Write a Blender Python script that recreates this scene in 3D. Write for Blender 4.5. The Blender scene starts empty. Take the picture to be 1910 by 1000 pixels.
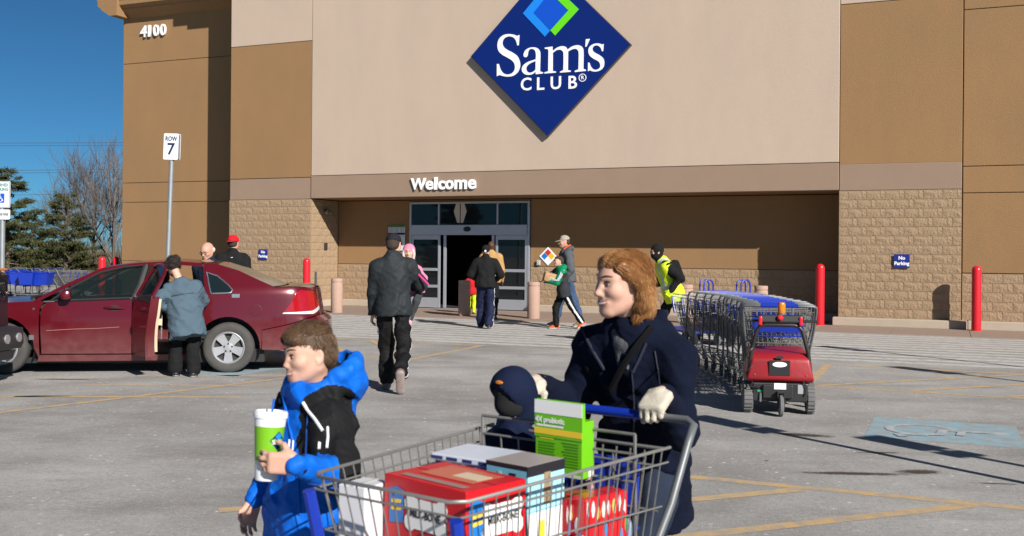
import bpy, bmesh, math, random
import numpy as np
from mathutils import Vector, Matrix, Euler, Quaternion
from mathutils.geometry import delaunay_2d_cdt
random.seed(7); RNG = np.random.default_rng(7)
S = bpy.context.scene
COL = S.collection
R = math.radians
# ---------------------------------------------------------------- camera, sky, sun, exposure
ROLL = .008; CAMH = 1.6; FPX = 1910.
cd = bpy.data.cameras.new('camera'); cam = bpy.data.objects.new('camera', cd); COL.objects.link(cam)
cam.location = (0, 0, CAMH)
cam.rotation_euler = (Matrix.Rotation(R(90), 3, 'X') @ Matrix.Rotation(ROLL, 3, 'Z')).to_euler()
cd.sensor_width = 36; cd.lens = 36; cd.shift_y = -30 / 1910; cd.clip_end = 2000; cd.clip_start = .05
cd.dof.use_dof = True; cd.dof.focus_distance = 15; cd.dof.aperture_fstop = 6.3
S.camera = cam
SUN_EL, SUN_AZ = 28.4, 32.5            # degrees; azimuth is measured from -Y towards +X
sunv = Vector((math.sin(R(SUN_AZ)) * math.cos(R(SUN_EL)), -math.cos(R(SUN_AZ)) * math.cos(R(SUN_EL)), math.sin(R(SUN_EL))))
W = bpy.data.worlds.new('World'); S.world = W; W.use_nodes = True
nt = W.node_tree; nt.nodes.clear()
sky = nt.nodes.new('ShaderNodeTexSky'); sky.sky_type = 'NISHITA'; sky.sun_disc = False
sky.sun_elevation = R(SUN_EL); sky.sun_rotation = math.atan2(sunv.x, sunv.y)
sky.altitude = 0; sky.air_density = .5; sky.dust_density = .35; sky.ozone_density = 6
bg = nt.nodes.new('ShaderNodeBackground'); bg.inputs['Strength'].default_value = .05
ow = nt.nodes.new('ShaderNodeOutputWorld')
tint = nt.nodes.new('ShaderNodeMix'); tint.data_type = 'RGBA'; tint.blend_type = 'MULTIPLY'; tint.inputs[0].default_value = 1
tint.inputs[7].default_value = (.50, .93, .94, 1)      # polarised, cyan winter sky, the same all round
nt.links.new(sky.outputs[0], tint.inputs[6]); nt.links.new(tint.outputs[2], bg.inputs[0]); nt.links.new(bg.outputs[0], ow.inputs[0])
sl = bpy.data.lights.new('sun', 'SUN'); sl.energy = 5; sl.angle = R(.55); sl.color = (1, .94, .87)
so = bpy.data.objects.new('sun', sl); COL.objects.link(so); so.rotation_euler = sunv.to_track_quat('Z', 'Y').to_euler()
S.view_settings.view_transform = 'Standard'; S.view_settings.look = 'None'
S.view_settings.gamma = 1; S.view_settings.use_curve_mapping = False
S.view_settings.exposure = .58
S.cycles.use_denoising = True
S.cycles.max_bounces = 8; S.cycles.transparent_max_bounces = 12
try: S.cycles.sample_clamp_indirect = 6
except Exception: pass

# ---------------------------------------------------------------- where things stand, measured from the photograph
_r = np.array([math.cos(ROLL), 0, math.sin(ROLL)]); _u = np.array([-math.sin(ROLL), 0, math.cos(ROLL)])
_C = np.array([0, 0, CAMH])
def ray(px, py): return np.array([0, 1., 0]) + _r * (px - 955) / FPX - _u * (py - 470) / FPX
def G(px, py, z=0):
    d = ray(px, py); return _C + d * ((z - CAMH) / d[2])
def P(px, py, Y): return _C + ray(px, py) * Y
FA = R(-23.03474)
FO = Vector((7.7996, 23.0579, 0))
FU = Vector((math.cos(FA), math.sin(FA), 0)); FN = Vector((-math.sin(FA), math.cos(FA), 0))
def UV(u, v, z=0): return FO + FU * u + FN * v + Vector((0, 0, z))
def Fc(px, py, v=0):
    d = ray(px, py); n = np.array(FN); o = np.array(FO) + n * v
    p = _C + d * ((o - _C).dot(n) / d.dot(n))
    return float((p - np.array(FO)).dot(np.array(FU))), float(p[2])

# ---------------------------------------------------------------- materials
def lin(c): return tuple(((x / 255) / 12.92 if x <= 10 else ((x / 255 + .055) / 1.055) ** 2.4) for x in c)
MATS = {}
def mat(name, col, rough=.6, var=.0, vscale=6., bump=0., bscale=60., metal=0., spec=.5, coat=0., stretch=(1, 1, 1), col2=None, sheen=0., detail=6):
    """principled material; col is the albedo; var mixes towards col2 (or a darker col) with noise; bump is fine relief"""
    if name in MATS: return MATS[name]
    m = bpy.data.materials.new(name); m.use_nodes = True; t = m.node_tree; N = t.nodes; L = t.links
    b = N['Principled BSDF']
    b.inputs['Roughness'].default_value = rough; b.inputs['Metallic'].default_value = metal
    b.inputs['Specular IOR Level'].default_value = spec; b.inputs['Coat Weight'].default_value = coat
    b.inputs['Coat Roughness'].default_value = .06
    if sheen: b.inputs['Sheen Weight'].default_value = sheen
    c4 = tuple(col) + (1,)
    b.inputs['Base Color'].default_value = c4
    if var or bump:
        tc = N.new('ShaderNodeTexCoord'); mp = N.new('ShaderNodeMapping'); mp.inputs['Scale'].default_value = stretch
        L.new(tc.outputs['Object'], mp.inputs[0])
    if var:
        n1 = N.new('ShaderNodeTexNoise'); n1.inputs['Scale'].default_value = vscale; n1.inputs['Detail'].default_value = detail
        n1.inputs['Roughness'].default_value = .65
        L.new(mp.outputs[0], n1.inputs['Vector'])
        mr = N.new('ShaderNodeMapRange'); mr.inputs[1].default_value = .3; mr.inputs[2].default_value = .7
        mr.inputs[3].default_value = 0; mr.inputs[4].default_value = var
        L.new(n1.outputs[0], mr.inputs[0])
        mx = N.new('ShaderNodeMix'); mx.data_type = 'RGBA'
        mx.inputs[6].default_value = c4
        mx.inputs[7].default_value = (tuple(col2) if col2 else tuple(x * .45 for x in col)) + (1,)
        L.new(mr.outputs[0], mx.inputs[0]); L.new(mx.outputs[2], b.inputs['Base Color'])
    if bump:
        n2 = N.new('ShaderNodeTexNoise'); n2.inputs['Scale'].default_value = bscale; n2.inputs['Detail'].default_value = 4
        L.new(mp.outputs[0], n2.inputs['Vector'])
        bp = N.new('ShaderNodeBump'); bp.inputs['Strength'].default_value = bump; bp.inputs['Distance'].default_value = .02
        L.new(n2.outputs[0], bp.inputs['Height']); L.new(bp.outputs[0], b.inputs['Normal'])
    MATS[name] = m
    return m
def glass(name, tint=(.02, .03, .04), alpha=.5, rough=.02):
    """a pane: part see-through, part tinted gloss"""
    if name in MATS: return MATS[name]
    m = bpy.data.materials.new(name); m.use_nodes = True; t = m.node_tree; N = t.nodes; L = t.links
    b = N['Principled BSDF']; b.inputs['Base Color'].default_value = tuple(tint) + (1,)
    b.inputs['Roughness'].default_value = rough; b.inputs['Specular IOR Level'].default_value = .5
    tr = N.new('ShaderNodeBsdfTransparent'); tr.inputs[0].default_value = (.75, .82, .8, 1)
    ms = N.new('ShaderNodeMixShader'); ms.inputs[0].default_value = alpha
    L.new(tr.outputs[0], ms.inputs[1]); L.new(b.outputs[0], ms.inputs[2]); L.new(ms.outputs[0], N['Material Output'].inputs[0])
    MATS[name] = m
    return m

# ---------------------------------------------------------------- scene tree helpers
def tag(o, label=None, cat=None, group=None, kind=None):
    if label: o['label'] = label
    if cat: o['category'] = cat
    if group: o['group'] = group
    if kind: o['kind'] = kind
    return o
def empty(name, loc=(0, 0, 0), rz=0, label=None, cat=None, group=None, kind=None):
    o = bpy.data.objects.new(name, None); COL.objects.link(o); o.location = loc; o.rotation_euler = (0, 0, rz)
    o.empty_display_size = .1
    return tag(o, label, cat, group, kind)
def link(name, me, parent=None, loc=None, rz=None):
    o = bpy.data.objects.new(name, me); COL.objects.link(o)
    if parent: o.parent = parent
    if loc is not None: o.location = loc
    if rz is not None: o.rotation_euler = (0, 0, rz)
    return o
KIDS = {}
def copy_tree(o, parent=None):
    c = o.copy(); COL.objects.link(c)
    if parent: c.parent = parent
    for ch in [x for x in list(o.children)]:
        copy_tree(ch, c)
    return c

class MB:
    """collects shapes into one mesh"""
    def __init__(s): s.v = []; s.f = []; s.m = []; s.sm = []
    def add(s, vs, fs, m=0, smooth=False):
        k = len(s.v); s.v += [tuple(map(float, p)) for p in vs]
        for f in fs: s.f.append(tuple(k + i for i in f)); s.m.append(m); s.sm.append(smooth)
        return s
    def box(s, c, d, m=0, rot=None, bev=0, taper=None):
        x, y, z = d[0] / 2, d[1] / 2, d[2] / 2
        if bev:
            bm = bmesh.new(); bmesh.ops.create_cube(bm, size=1)
            for v in bm.verts: v.co = Vector((v.co.x * d[0], v.co.y * d[1], v.co.z * d[2]))
            bmesh.ops.bevel(bm, geom=bm.edges[:], offset=bev, segments=2, affect='EDGES', profile=.5)
            bm.verts.index_update()
            vs = [v.co.copy() for v in bm.verts]; fs = [[v.index for v in f.verts] for f in bm.faces]; bm.free()
        else:
            vs = [Vector((a * x, b * y, e * z)) for a in (-1, 1) for b in (-1, 1) for e in (-1, 1)]
            fs = [(0, 1, 3, 2), (4, 6, 7, 5), (0, 4, 5, 1), (2, 3, 7, 6), (0, 2, 6, 4), (1, 5, 7, 3)]
        if rot is not None: vs = [rot @ v for v in vs]
        c = Vector(c)
        return s.add([v + c for v in vs], fs, m, bev >= .02)
    def bb(s, x0, x1, y0, y1, z0, z1, m=0, bev=0):
        return s.box(((x0 + x1) / 2, (y0 + y1) / 2, (z0 + z1) / 2), (abs(x1 - x0), abs(y1 - y0), abs(z1 - z0)), m, None, bev)
    def tube(s, pts, r, n=8, m=0, cap=True, closed=False, smooth=True):
        pts = [Vector(p) for p in pts]; K = len(pts)
        rr = r if isinstance(r, (list, tuple)) else [r] * K
        vs = []; up = None
        for i, p in enumerate(pts):
            a = pts[(i - 1) % K] if (i > 0 or closed) else p; b = pts[(i + 1) % K] if (i < K - 1 or closed) else p
            t = (b - a)
            if t.length < 1e-9: t = Vector((0, 0, 1))
            t.normalize()
            if up is None:
                up = Vector((0, 0, 1)) if abs(t.z) < .9 else Vector((1, 0, 0))
            x = up - t * up.dot(t)
            if x.length < 1e-6: x = t.orthogonal()
            x.normalize(); up = x; y = t.cross(x)
            for k in range(n):
                q = 2 * math.pi * (k + .5) / n
                vs.append(p + (x * math.cos(q) + y * math.sin(q)) * rr[i])
        fs = []
        for i in range(K if closed else K - 1):
            j = (i + 1) % K
            for k in range(n):
                k2 = (k + 1) % n
                fs.append((i * n + k, j * n + k, j * n + k2, i * n + k2))
        if cap and not closed:
            fs.append(tuple(range(n))); fs.append(tuple((K - 1) * n + k for k in range(n - 1, -1, -1)))
        return s.add(vs, fs, m, smooth)
    def lathe(s, prof, n=24, c=(0, 0, 0), rot=None, m=0, smooth=True, cap=True):
        """prof: (r, z) pairs turned about z"""
        vs = []; fs = []
        for r, z in prof:
            for k in range(n):
                a = 2 * math.pi * k / n; v = Vector((r * math.cos(a), r * math.sin(a), z))
                vs.append((rot @ v if rot is not None else v) + Vector(c))
        for i in range(len(prof) - 1):
            for k in range(n):
                k2 = (k + 1) % n
                fs.append((i * n + k, i * n + k2, (i + 1) * n + k2, (i + 1) * n + k))
        if cap and prof[0][0] > 1e-6: fs.append(tuple(range(n - 1, -1, -1)))
        if cap and prof[-1][0] > 1e-6: fs.append(tuple((len(prof) - 1) * n + k for k in range(n)))
        return s.add(vs, fs, m, smooth)
    def prism(s, poly, h, origin=(0, 0, 0), ax=(1, 0, 0), ay=(0, 1, 0), m=0):
        """poly in (ax, ay) plane, thickened by vector h"""
        o = Vector(origin); ax = Vector(ax); ay = Vector(ay); h = Vector(h)
        n = len(poly)
        a = [o + ax * p[0] + ay * p[1] for p in poly]; b = [p + h for p in a]
        fs = [tuple(range(n)), tuple(range(2 * n - 1, n - 1, -1))] + [(i, n + i, n + (i + 1) % n, (i + 1) % n) for i in range(n)]
        return s.add(a + b, fs, m)
    def build(s, name, mats, parent=None, loc=None, rz=None, fix=True):
        me = bpy.data.meshes.new(name); me.from_pydata(s.v, [], s.f)
        if not isinstance(mats, (list, tuple)): mats = [mats]
        for x in mats: me.materials.append(x)
        me.polygons.foreach_set('material_index', s.m); me.polygons.foreach_set('use_smooth', s.sm)
        if fix:
            bm = bmesh.new(); bm.from_mesh(me); bmesh.ops.recalc_face_normals(bm, faces=bm.faces[:]); bm.to_mesh(me); bm.free()
        me.update()
        if any(s.sm): me.set_sharp_from_angle(angle=R(42))
        return link(name, me, parent, loc, rz)

def text_mesh(body, size=1., extrude=.01, bold=0., align='CENTER', spacing=1.0):
    c = bpy.data.curves.new('t', 'FONT'); c.body = body; c.size = size; c.extrude = extrude; c.offset = bold
    c.align_x = align; c.align_y = 'CENTER'; c.resolution_u = 3; c.space_character = spacing
    o = bpy.data.objects.new('t', c); COL.objects.link(o)
    dg = bpy.context.evaluated_depsgraph_get()
    me = bpy.data.meshes.new_from_object(o.evaluated_get(dg)); bpy.data.objects.remove(o); bpy.data.curves.remove(c)
    return me
def outline_mesh(loops, depth):
    """filled flat shape from closed 2-D outlines (holes allowed), thickened"""
    c = bpy.data.curves.new('o', 'CURVE'); c.dimensions = '2D'; c.fill_mode = 'BOTH'; c.extrude = depth / 2
    for lp in loops:
        sp = c.splines.new('POLY'); sp.points.add(len(lp) - 1)
        for p, q in zip(sp.points, lp): p.co = (q[0], q[1], 0, 1)
        sp.use_cyclic_u = True
    o = bpy.data.objects.new('o', c); COL.objects.link(o)
    dg = bpy.context.evaluated_depsgraph_get()
    me = bpy.data.meshes.new_from_object(o.evaluated_get(dg)); bpy.data.objects.remove(o); bpy.data.curves.remove(c)
    return me
def stand(me, o, at, ax, ay):
    """mesh drawn in x,y laid into the plane ax, ay at a point"""
    ax = Vector(ax); ay = Vector(ay); n = ax.cross(ay)
    M = Matrix((ax, ay, n)).transposed().to_4x4(); M.translation = Vector(at)
    me.transform(M); return me
def spline(pts, per=6):
    """closed Catmull-Rom through points; a third value True marks a corner"""
    pts = [(p[0], p[1], len(p) > 2) for p in pts]; n = len(pts); out = []
    for i in range(n):
        p1, p2 = pts[i], pts[(i + 1) % n]; p0, p3 = pts[i - 1], pts[(i + 2) % n]
        if p1[2] and p2[2]: out.append((p1[0], p1[1])); continue
        a = p1 if p1[2] else p0; b = p2 if p2[2] else p3
        for k in range(per):
            t = k / per; q = []
            for d in (0, 1):
                m1 = (p2[d] - a[d]) / 2 if not p1[2] else (p2[d] - p1[d]); m2 = (b[d] - p1[d]) / 2 if not p2[2] else (p2[d] - p1[d])
                q.append((2 * t**3 - 3 * t**2 + 1) * p1[d] + (t**3 - 2 * t**2 + t) * m1 + (-2 * t**3 + 3 * t**2) * p2[d] + (t**3 - t**2) * m2)
            out.append(tuple(q))
    return out
# ================================================================= the ground
def asphalt_mat():
    m = bpy.data.materials.new('asphalt'); m.use_nodes = True; t = m.node_tree; N = t.nodes; L = t.links; b = N['Principled BSDF']
    b.inputs['Roughness'].default_value = .92; b.inputs['Specular IOR Level'].default_value = .25
    tc = N.new('ShaderNodeTexCoord')
    def noise(sc, det=5, ro=.6, vec=None):
        n = N.new('ShaderNodeTexNoise'); n.inputs['Scale'].default_value = sc; n.inputs['Detail'].default_value = det; n.inputs['Roughness'].default_value = ro
        L.new(vec or tc.outputs['Object'], n.inputs['Vector']); return n.outputs[0]
    def rng(s, a, b_, c, d):
        n = N.new('ShaderNodeMapRange'); n.inputs[1].default_value = a; n.inputs[2].default_value = b_; n.inputs[3].default_value = c; n.inputs[4].default_value = d
        L.new(s, n.inputs[0]); return n.outputs[0]
    def mix(f, a, c):
        n = N.new('ShaderNodeMix'); n.data_type = 'RGBA'
        L.new(f, n.inputs[0])
        for s, i in ((a, 6), (c, 7)):
            if isinstance(s, tuple): n.inputs[i].default_value = s + (1,)
            else: L.new(s, n.inputs[i])
        return n.outputs[2]
    mp = N.new('ShaderNodeMapping'); mp.inputs['Rotation'].default_value = (0, 0, -FA); mp.inputs['Scale'].default_value = (.35, 1.3, 1); L.new(tc.outputs['Object'], mp.inputs[0])
    c = mix(rng(noise(.5, 6, .65), .35, .68, 0, 1), (.31, .297, .28), (.54, .53, .512))      # salt-bleached patches
    c = mix(rng(noise(1.1, 7, .7, mp.outputs[0]), .5, .72, 0, .75), c, (.20, .186, .17))
    c = mix(rng(noise(.22, 8, .75), .56, .66, 0, .5), c, (.17, .155, .14))
    c = mix(rng(noise(5, 6, .75), .58, .70, 0, .7), c, (.58, .57, .55))           # worn wheel tracks
    c = mix(rng(noise(26, 3, .7), .42, .72, 0, .45), c, (.19, .18, .17))
    c = mix(rng(noise(150, 2, .6), .35, .65, 0, .5), c, (.13, .125, .12))
    v = N.new('ShaderNodeTexVoronoi'); v.inputs['Scale'].default_value = 9; L.new(tc.outputs['Object'], v.inputs['Vector'])
    sp = rng(v.outputs['Distance'], .07, .17, 1, 0)
    gate = rng(noise(2.2, 5, .65), .47, .56, 0, 1)
    mm = N.new('ShaderNodeMath'); mm.operation = 'MULTIPLY'; L.new(sp, mm.inputs[0]); L.new(gate, mm.inputs[1])
    c = mix(mm.outputs[0], c, (.62, .61, .59))                                                      # grains of road salt
    v2 = N.new('ShaderNodeTexVoronoi'); v2.inputs['Scale'].default_value = 38; L.new(tc.outputs['Object'], v2.inputs['Vector'])
    c = mix(rng(v2.outputs['Distance'], .14, .24, .6, 0), c, (.55, .54, .53))
    L.new(c, b.inputs['Base Color'])
    bp = N.new('ShaderNodeBump'); bp.inputs['Strength'].default_value = .55; bp.inputs['Distance'].default_value = .012
    L.new(noise(110, 3, .7), bp.inputs['Height']); L.new(bp.outputs[0], b.inputs['Normal'])
    return m
ASPH = asphalt_mat()
def paint_mat(name, col, wear=.5, under=(.3, .285, .27)):
    """road paint rubbed through to the asphalt"""
    m = mat(name, col, .85, var=1, vscale=7, col2=under, bump=.35, bscale=110, spec=.2, detail=9)
    for n in m.node_tree.nodes:
        if n.type == 'MAP_RANGE': n.inputs[1].default_value = .62 - wear * .3; n.inputs[2].default_value = .8 - wear * .2
    return m
WHITE_PAINT = paint_mat('worn white paint', (.5, .49, .47), .55)
YELLOW_PAINT = paint_mat('worn yellow paint', (.52, .36, .18), .66)
BLUE_PAINT = paint_mat('worn blue paint', (.24, .39, .46), .75)
PALE_PAINT = paint_mat('worn pale symbol paint', (.42, .42, .42), .6, (.16, .3, .4))
g = MB(); n = 24
g.add([(-400, -150, 0), (400, -150, 0), (400, 500, 0), (-400, 500, 0)], [(0, 1, 2, 3)])
ground = tag(g.build('parking_lot', ASPH), kind='structure')
def strip(mb, u0, v0, u1, v1, w, z=.0015):
    a = Vector((u0, v0, z)); b = Vector((u1, v1, z)); d = (b - a).normalized(); n = Vector((-d.y, d.x, 0)) * w / 2
    mb.add([a - n, b - n, b + n, a + n], [(0, 1, 2, 3)])
cw = empty('crosswalk', FO, FA, kind='structure')
for i in range(12):
    m = MB(); v = -2.72 - i * .478
    strip(m, -24, v, 10, v, .27); m.build('stripe', WHITE_PAINT, cw)
def hatch(parts, name='hatched_aisle_marking'):
    r = empty(name, FO, FA, kind='structure')
    for i, (a, b, c, d, w, z) in enumerate(parts):
        m = MB(); strip(m, a, b, c, d, w, z); m.build('stripe', YELLOW_PAINT, r)
    return r
# near aisle at the bottom right
pr = [(-1.2, -17.02, 6, -17.02, .11, .0015)]
for k in range(-1, 6): pr.append((.95 + k * 1.05, -17.08, -1.2 + k * 1.05, -19.2, .11, .003))
hatch(pr)
# far aisle below the crosswalk on the right
pr = [(.27, -8.75, .27, -11.45, .11, .0015), (.33, -11.4, 6, -11.4, .11, .0015), (.33, -8.8, 6, -8.8, .11, .0015)]
for k in range(6): pr.append((.4 + k * 1.05, -11.34, 2.8 + k * 1.05, -8.86, .10, .003))
hatch(pr)
pr = [(-5.45, -8.35, -5.45, -10.9, .11, .0015), (-5.5, -10.85, -9, -10.85, .11, .0015), (-5.5, -8.4, -9, -8.4, .11, .0015)]
for k in range(4): pr.append((-5.6 - k * 1.0, -10.8 , -7.6 - k * 1.0, -8.46, .10, .003))
hatch(pr)
# stall lines at the left, below the car
hatch([(-7.5, -14.2, -5.75, -13.3, .1, .0015), (-7.45, -15.2, -5.4, -14.2, .1, .0015), (-7.4, -16.2, -5.2, -15.2, .1, .0015), (-5.5, -12.6, -6.7, -17.5, .1, .003), (-9.4, -17.6, -6.9, -15.9, .1, .0015)], 'stall_line_marking')
def wheelchair(loops_at, mb):
    pass
def blue_patch(u0, u1, v0, v1):
    r = empty('accessible_stall_marking', FO, FA, kind='structure')
    m = MB(); m.add([(u0, v0, .0015), (u1, v0, .0015), (u1, v1, .0015), (u0, v1, .0015)], [(0, 1, 2, 3)]); m.build('blue_square', BLUE_PAINT, r)
    s = MB(); cu, cv = (u0 + u1) / 2, (v0 + v1) / 2; k = (u1 - u0) / 1.25
    zz = [.003]
    T = lambda x, y: (cu + y * k, cv - x * k * .98)      # figure lies on its side
    def seg(pts, w):
        for a, b in zip(pts, pts[1:]):
            a = Vector(T(*a)).to_3d(); b = Vector(T(*b)).to_3d(); d = (b - a).normalized(); n = Vector((-d.y, d.x, 0)) * w / 2; a = a - d * w * .2; b = b + d * w * .2
            zz[0] += .0003; a.z = b.z = zz[0]
            s.add([a - n, b - n, b + n, a + n], [(0, 1, 2, 3)])
    arc = [(.02 + .3 * math.cos(q), -.16 + .3 * math.sin(q)) for q in np.linspace(R(115), R(365), 12)]
    seg(arc, .075); seg([(-.06, .36), (-.02, 0), (.22, -.02), (.36, -.36), (.46, -.32)], .085); seg([(-.04, .16), (.2, .14)], .07)
    c = [(T(-.07 + .08 * math.cos(q), .47 + .08 * math.sin(q))) + (.0025,) for q in np.linspace(0, 6.283, 11)[:-1]]
    s.add(c, [tuple(range(10))])
    s.build('wheelchair_symbol', PALE_PAINT, r)
blue_patch(1.19, 2.45, -14.78, -13.56)
blue_patch(-7.7, -6.42, -13.75, -12.55)
# oil stain and drips
def oil_mat():
    m = bpy.data.materials.new('oil stain'); m.use_nodes = True; t = m.node_tree; N = t.nodes; L = t.links; b = N['Principled BSDF']
    b.inputs['Base Color'].default_value = (.07, .052, .04, 1); b.inputs['Roughness'].default_value = .75; b.inputs['Specular IOR Level'].default_value = .2
    tc = N.new('ShaderNodeTexCoord'); mp = N.new('ShaderNodeMapping'); mp.inputs['Location'].default_value = (-1, -1, 0); mp.inputs['Scale'].default_value = (2, 2, 0); L.new(tc.outputs['Generated'], mp.inputs[0])
    ln = N.new('ShaderNodeVectorMath'); ln.operation = 'LENGTH'; L.new(mp.outputs[0], ln.inputs[0])
    no = N.new('ShaderNodeTexNoise'); no.inputs['Scale'].default_value = 14; no.inputs['Detail'].default_value = 8; no.inputs['Roughness'].default_value = .75; L.new(tc.outputs['Object'], no.inputs['Vector'])
    ad = N.new('ShaderNodeMath'); ad.operation = 'MULTIPLY_ADD'; ad.inputs[1].default_value = 1.5; L.new(no.outputs[0], ad.inputs[0])
    sb = N.new('ShaderNodeMath'); sb.operation = 'SUBTRACT'; sb.inputs[0].default_value = .05; L.new(ln.outputs['Value'], sb.inputs[1]); L.new(sb.outputs[0], ad.inputs[2])
    mr = N.new('ShaderNodeMapRange'); mr.inputs[1].default_value = -.05; mr.inputs[2].default_value = .5; mr.inputs[3].default_value = 0; mr.inputs[4].default_value = .85; L.new(ad.outputs[0], mr.inputs[0])
    tr = N.new('ShaderNodeBsdfTransparent'); ms = N.new('ShaderNodeMixShader'); L.new(mr.outputs[0], ms.inputs[0]); L.new(tr.outputs[0], ms.inputs[1]); L.new(b.outputs[0], ms.inputs[2]); L.new(ms.outputs[0], N['Material Output'].inputs[0])
    return m
OIL = oil_mat()
def blotch(px, py, a, b, rz, seed):
    p = G(px, py); m = MB(); m.add([(a * math.cos(q), b * math.sin(q), 0) for q in np.linspace(0, 6.2832, 25)[:-1]], [tuple(range(24))])
    o = m.build('oil_stain', OIL, None, (p[0], p[1], .0045), rz); tag(o, kind='structure')
blotch(1590, 884, .55, .07, -.05, 1); blotch(1715, 881, .22, .11, .1, 2); blotch(1500, 812, .35, .1, -.3, 11); blotch(1860, 903, .22, .02, -.12, 3); blotch(1430, 860, .03, .02, 0, 4)
blotch(1640, 845, .25, .03, 0, 6); blotch(120, 708, .55, .05, 0, 5)

# ================================================================= the store
BROWN = mat('brown stucco', (.285, .167, .078), .9, var=.8, vscale=1.0, col2=(.24, .148, .077), bump=.4, bscale=120, spec=.15, stretch=(1, 1, .4))
CREAM = mat('cream stucco', (.475, .375, .295), .9, var=.7, vscale=1.1, col2=(.42, .335, .27), bump=.4, bscale=120, spec=.15, stretch=(1, 1, .35))
TAUPE = mat('taupe stucco', (.29, .205, .147), .9, var=.6, vscale=1.6, col2=(.245, .18, .135), bump=.4, bscale=120, spec=.15)
BLOCK = mat('tan split-face block', (.325, .232, .148), .95, var=.6, vscale=2.2, col2=(.25, .175, .11), bump=1.0, bscale=19, spec=.15)
MORTAR = mat('tan mortar', (.27, .19, .12), .95, bump=.3, bscale=120, spec=.1)
CONC = mat('pale concrete kerb', (.43, .36, .28), .9, var=.5, vscale=3, col2=(.34, .28, .22), bump=.35, bscale=90, spec=.2)
CORE = mat('dark roof and core', (.06, .05, .04), .9)
PINKC = mat('reddish concrete pavement', (.29, .215, .17), .92, var=.6, vscale=2.2, col2=(.24, .19, .16), bump=.35, bscale=120, spec=.2)
ALU = mat('silver aluminium frame', (.46, .48, .52), .38, metal=.55, spec=.5, var=.15, vscale=3)
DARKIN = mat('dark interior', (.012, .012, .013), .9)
B = empty('store_building', FO, FA, 'big-box store with cream and brown stucco walls, split-face block piers and a recessed glass entrance', 'building')
def panel(name, u0, u1, v0, z0, z1, m, th=.25, bev=.012):
    mb = MB(); mb.bb(u0 + .006, u1 - .006, v0, v0 + th, z0 + .007, z1 - .007, 0, bev); return mb.build(name, m, B)
L0, L1, R0, R1 = -17.45, -14.63, -.43, 2.13
TOP = 9.0
# main wall and its bands
panel('wall_panel', L1, R0, 0, 3.69, 10.5, CREAM)
panel('lintel_band', L1, R0, -.012, 3.055, 3.69, TAUPE)
for (a, b) in ((L0, L1), (R0, R1)):
    panel('pier_band', a, b, .015, 3.04, 3.65, TAUPE)
panel('wall_panel', L0, L1, .015, 3.65, 7.5, BROWN); panel('wall_panel', L0, L1, .015, 7.5, 10.5, CREAM)
panel('wall_panel', R0, R1, .015, 3.63, 7.27, BROWN); panel('wall_panel', R0, R1, .015, 7.27, 10.5, CREAM)
# left setback wall (0.5 m behind) and the right one
LS = 1.35; LC = Fc(228.5, 260, LS)[0]
ZJ = [Fc(226, 378, LS)[1], Fc(226, 342, LS)[1], Fc(235, 120, LS)[1]]
for z0, z1 in ((0, 1.21), (1.21, ZJ[0]), (ZJ[0], ZJ[1]), (ZJ[1], ZJ[2]), (ZJ[2], 10.2)):
    panel('wall_panel', LC, L0 - .01, LS, z0, z1, BROWN)
    mb = MB(); mb.bb(LC, LC + .25, LS + .27, 26, z0 + .007, z1 - .007, 0, .012); mb.build('side_wall_panel', BROWN, B)
for z0, z1 in ((1.215, 2.96), (2.96, 3.54), (3.54, 6.95), (6.95, 10.5)):
    panel('wall_panel', R1 + .008, 14, .09, z0, z1, BROWN)
# hidden mass behind the panels
mb = MB()
mb.bb(L0 + .02, R1 - .02, .27, 1.62, 3.07, 10.48); mb.bb(LC + .03, L0 + .01, LS + .27, 26, .01, 10.1)
mb.bb(R1 - .02, 13.98, .35, 26, .01, 10.4); mb.bb(L0 + .02, R1 - .02, 1.64, 26, 3.3, 10.2)
mb.bb(L0 + .02, L1 - .03, .12, 1.38, .01, 3.05); mb.bb(R0 + .03, R1 - .02, .12, 1.38, .01, 3.05)
mb.bb(L0 + .01, -16.2, 1.64, 26, .01, 3.28); mb.bb(-4.6, R1 - .04, 1.64, 26, .01, 3.28); mb.bb(-16.18, -4.62, 15, 26, .01, 3.28)
mb.build('core', CORE, B)
mb = MB(); mb.bb(L1, R0, .26, 1.4, 3.06, 3.1); mb.build('soffit', BROWN, B)
# recess: back wall
RV = 1.4
DU0, DU1, DZ = -12.22, -8.54, 2.99
panel('back_wall_panel', L1, DU0 - .01, RV, 1.21, 3.05, BROWN, .2); panel('back_wall_panel', DU1 + .01, R0, RV, 1.21, 3.05, BROWN, .2)
panel('back_wall_panel', DU0, DU1, RV, DZ + .01, 3.05, BROWN, .2, .004)
mb = MB(); mb.bb(R0, R0 + .1, .27, 1.38, .2, 3.05); mb.build('return_wall', BLOCK, B)
# cornices, out of frame at the top right but casting their shade
def cornice(u0, u1, v, z, name):
    for (o, a, b) in ((.33, z, z + .35), (.56, z + .355, z + .8)):
        mb = MB(); mb.bb(u0 - o, u1 + o, v - o, v + .5, a, b, 0, .015); mb.build(name, BROWN, B)
cornice(L0, R1, 0, 10.1, 'cornice')
LZ = Fc(240, 36, LS)[1]
mb = MB()
mb.prism([(0, 0), (-.36, .22), (-.36, .26), (-.50, .34), (-.50, .52), (-.62, .6), (-.62, .95), (.3, .95), (.3, 0)], (L0 - LC + .0, 0, 0), (LC, LS - .003, LZ), (0, 1, 0), (0, 0, 1))
mb.build('cornice', BROWN, B)
mb = MB(); mb.prism([(0, 0), (-.36, .22), (-.36, .26), (-.50, .34), (-.50, .52), (-.62, .6), (-.62, .95), (.3, .95), (.3, 0)], (0, 26, 0), (LC - .003, LS - .6, LZ), (1, 0, 0), (0, 0, 1)); mb.build('cornice', BROWN, B)

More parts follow.
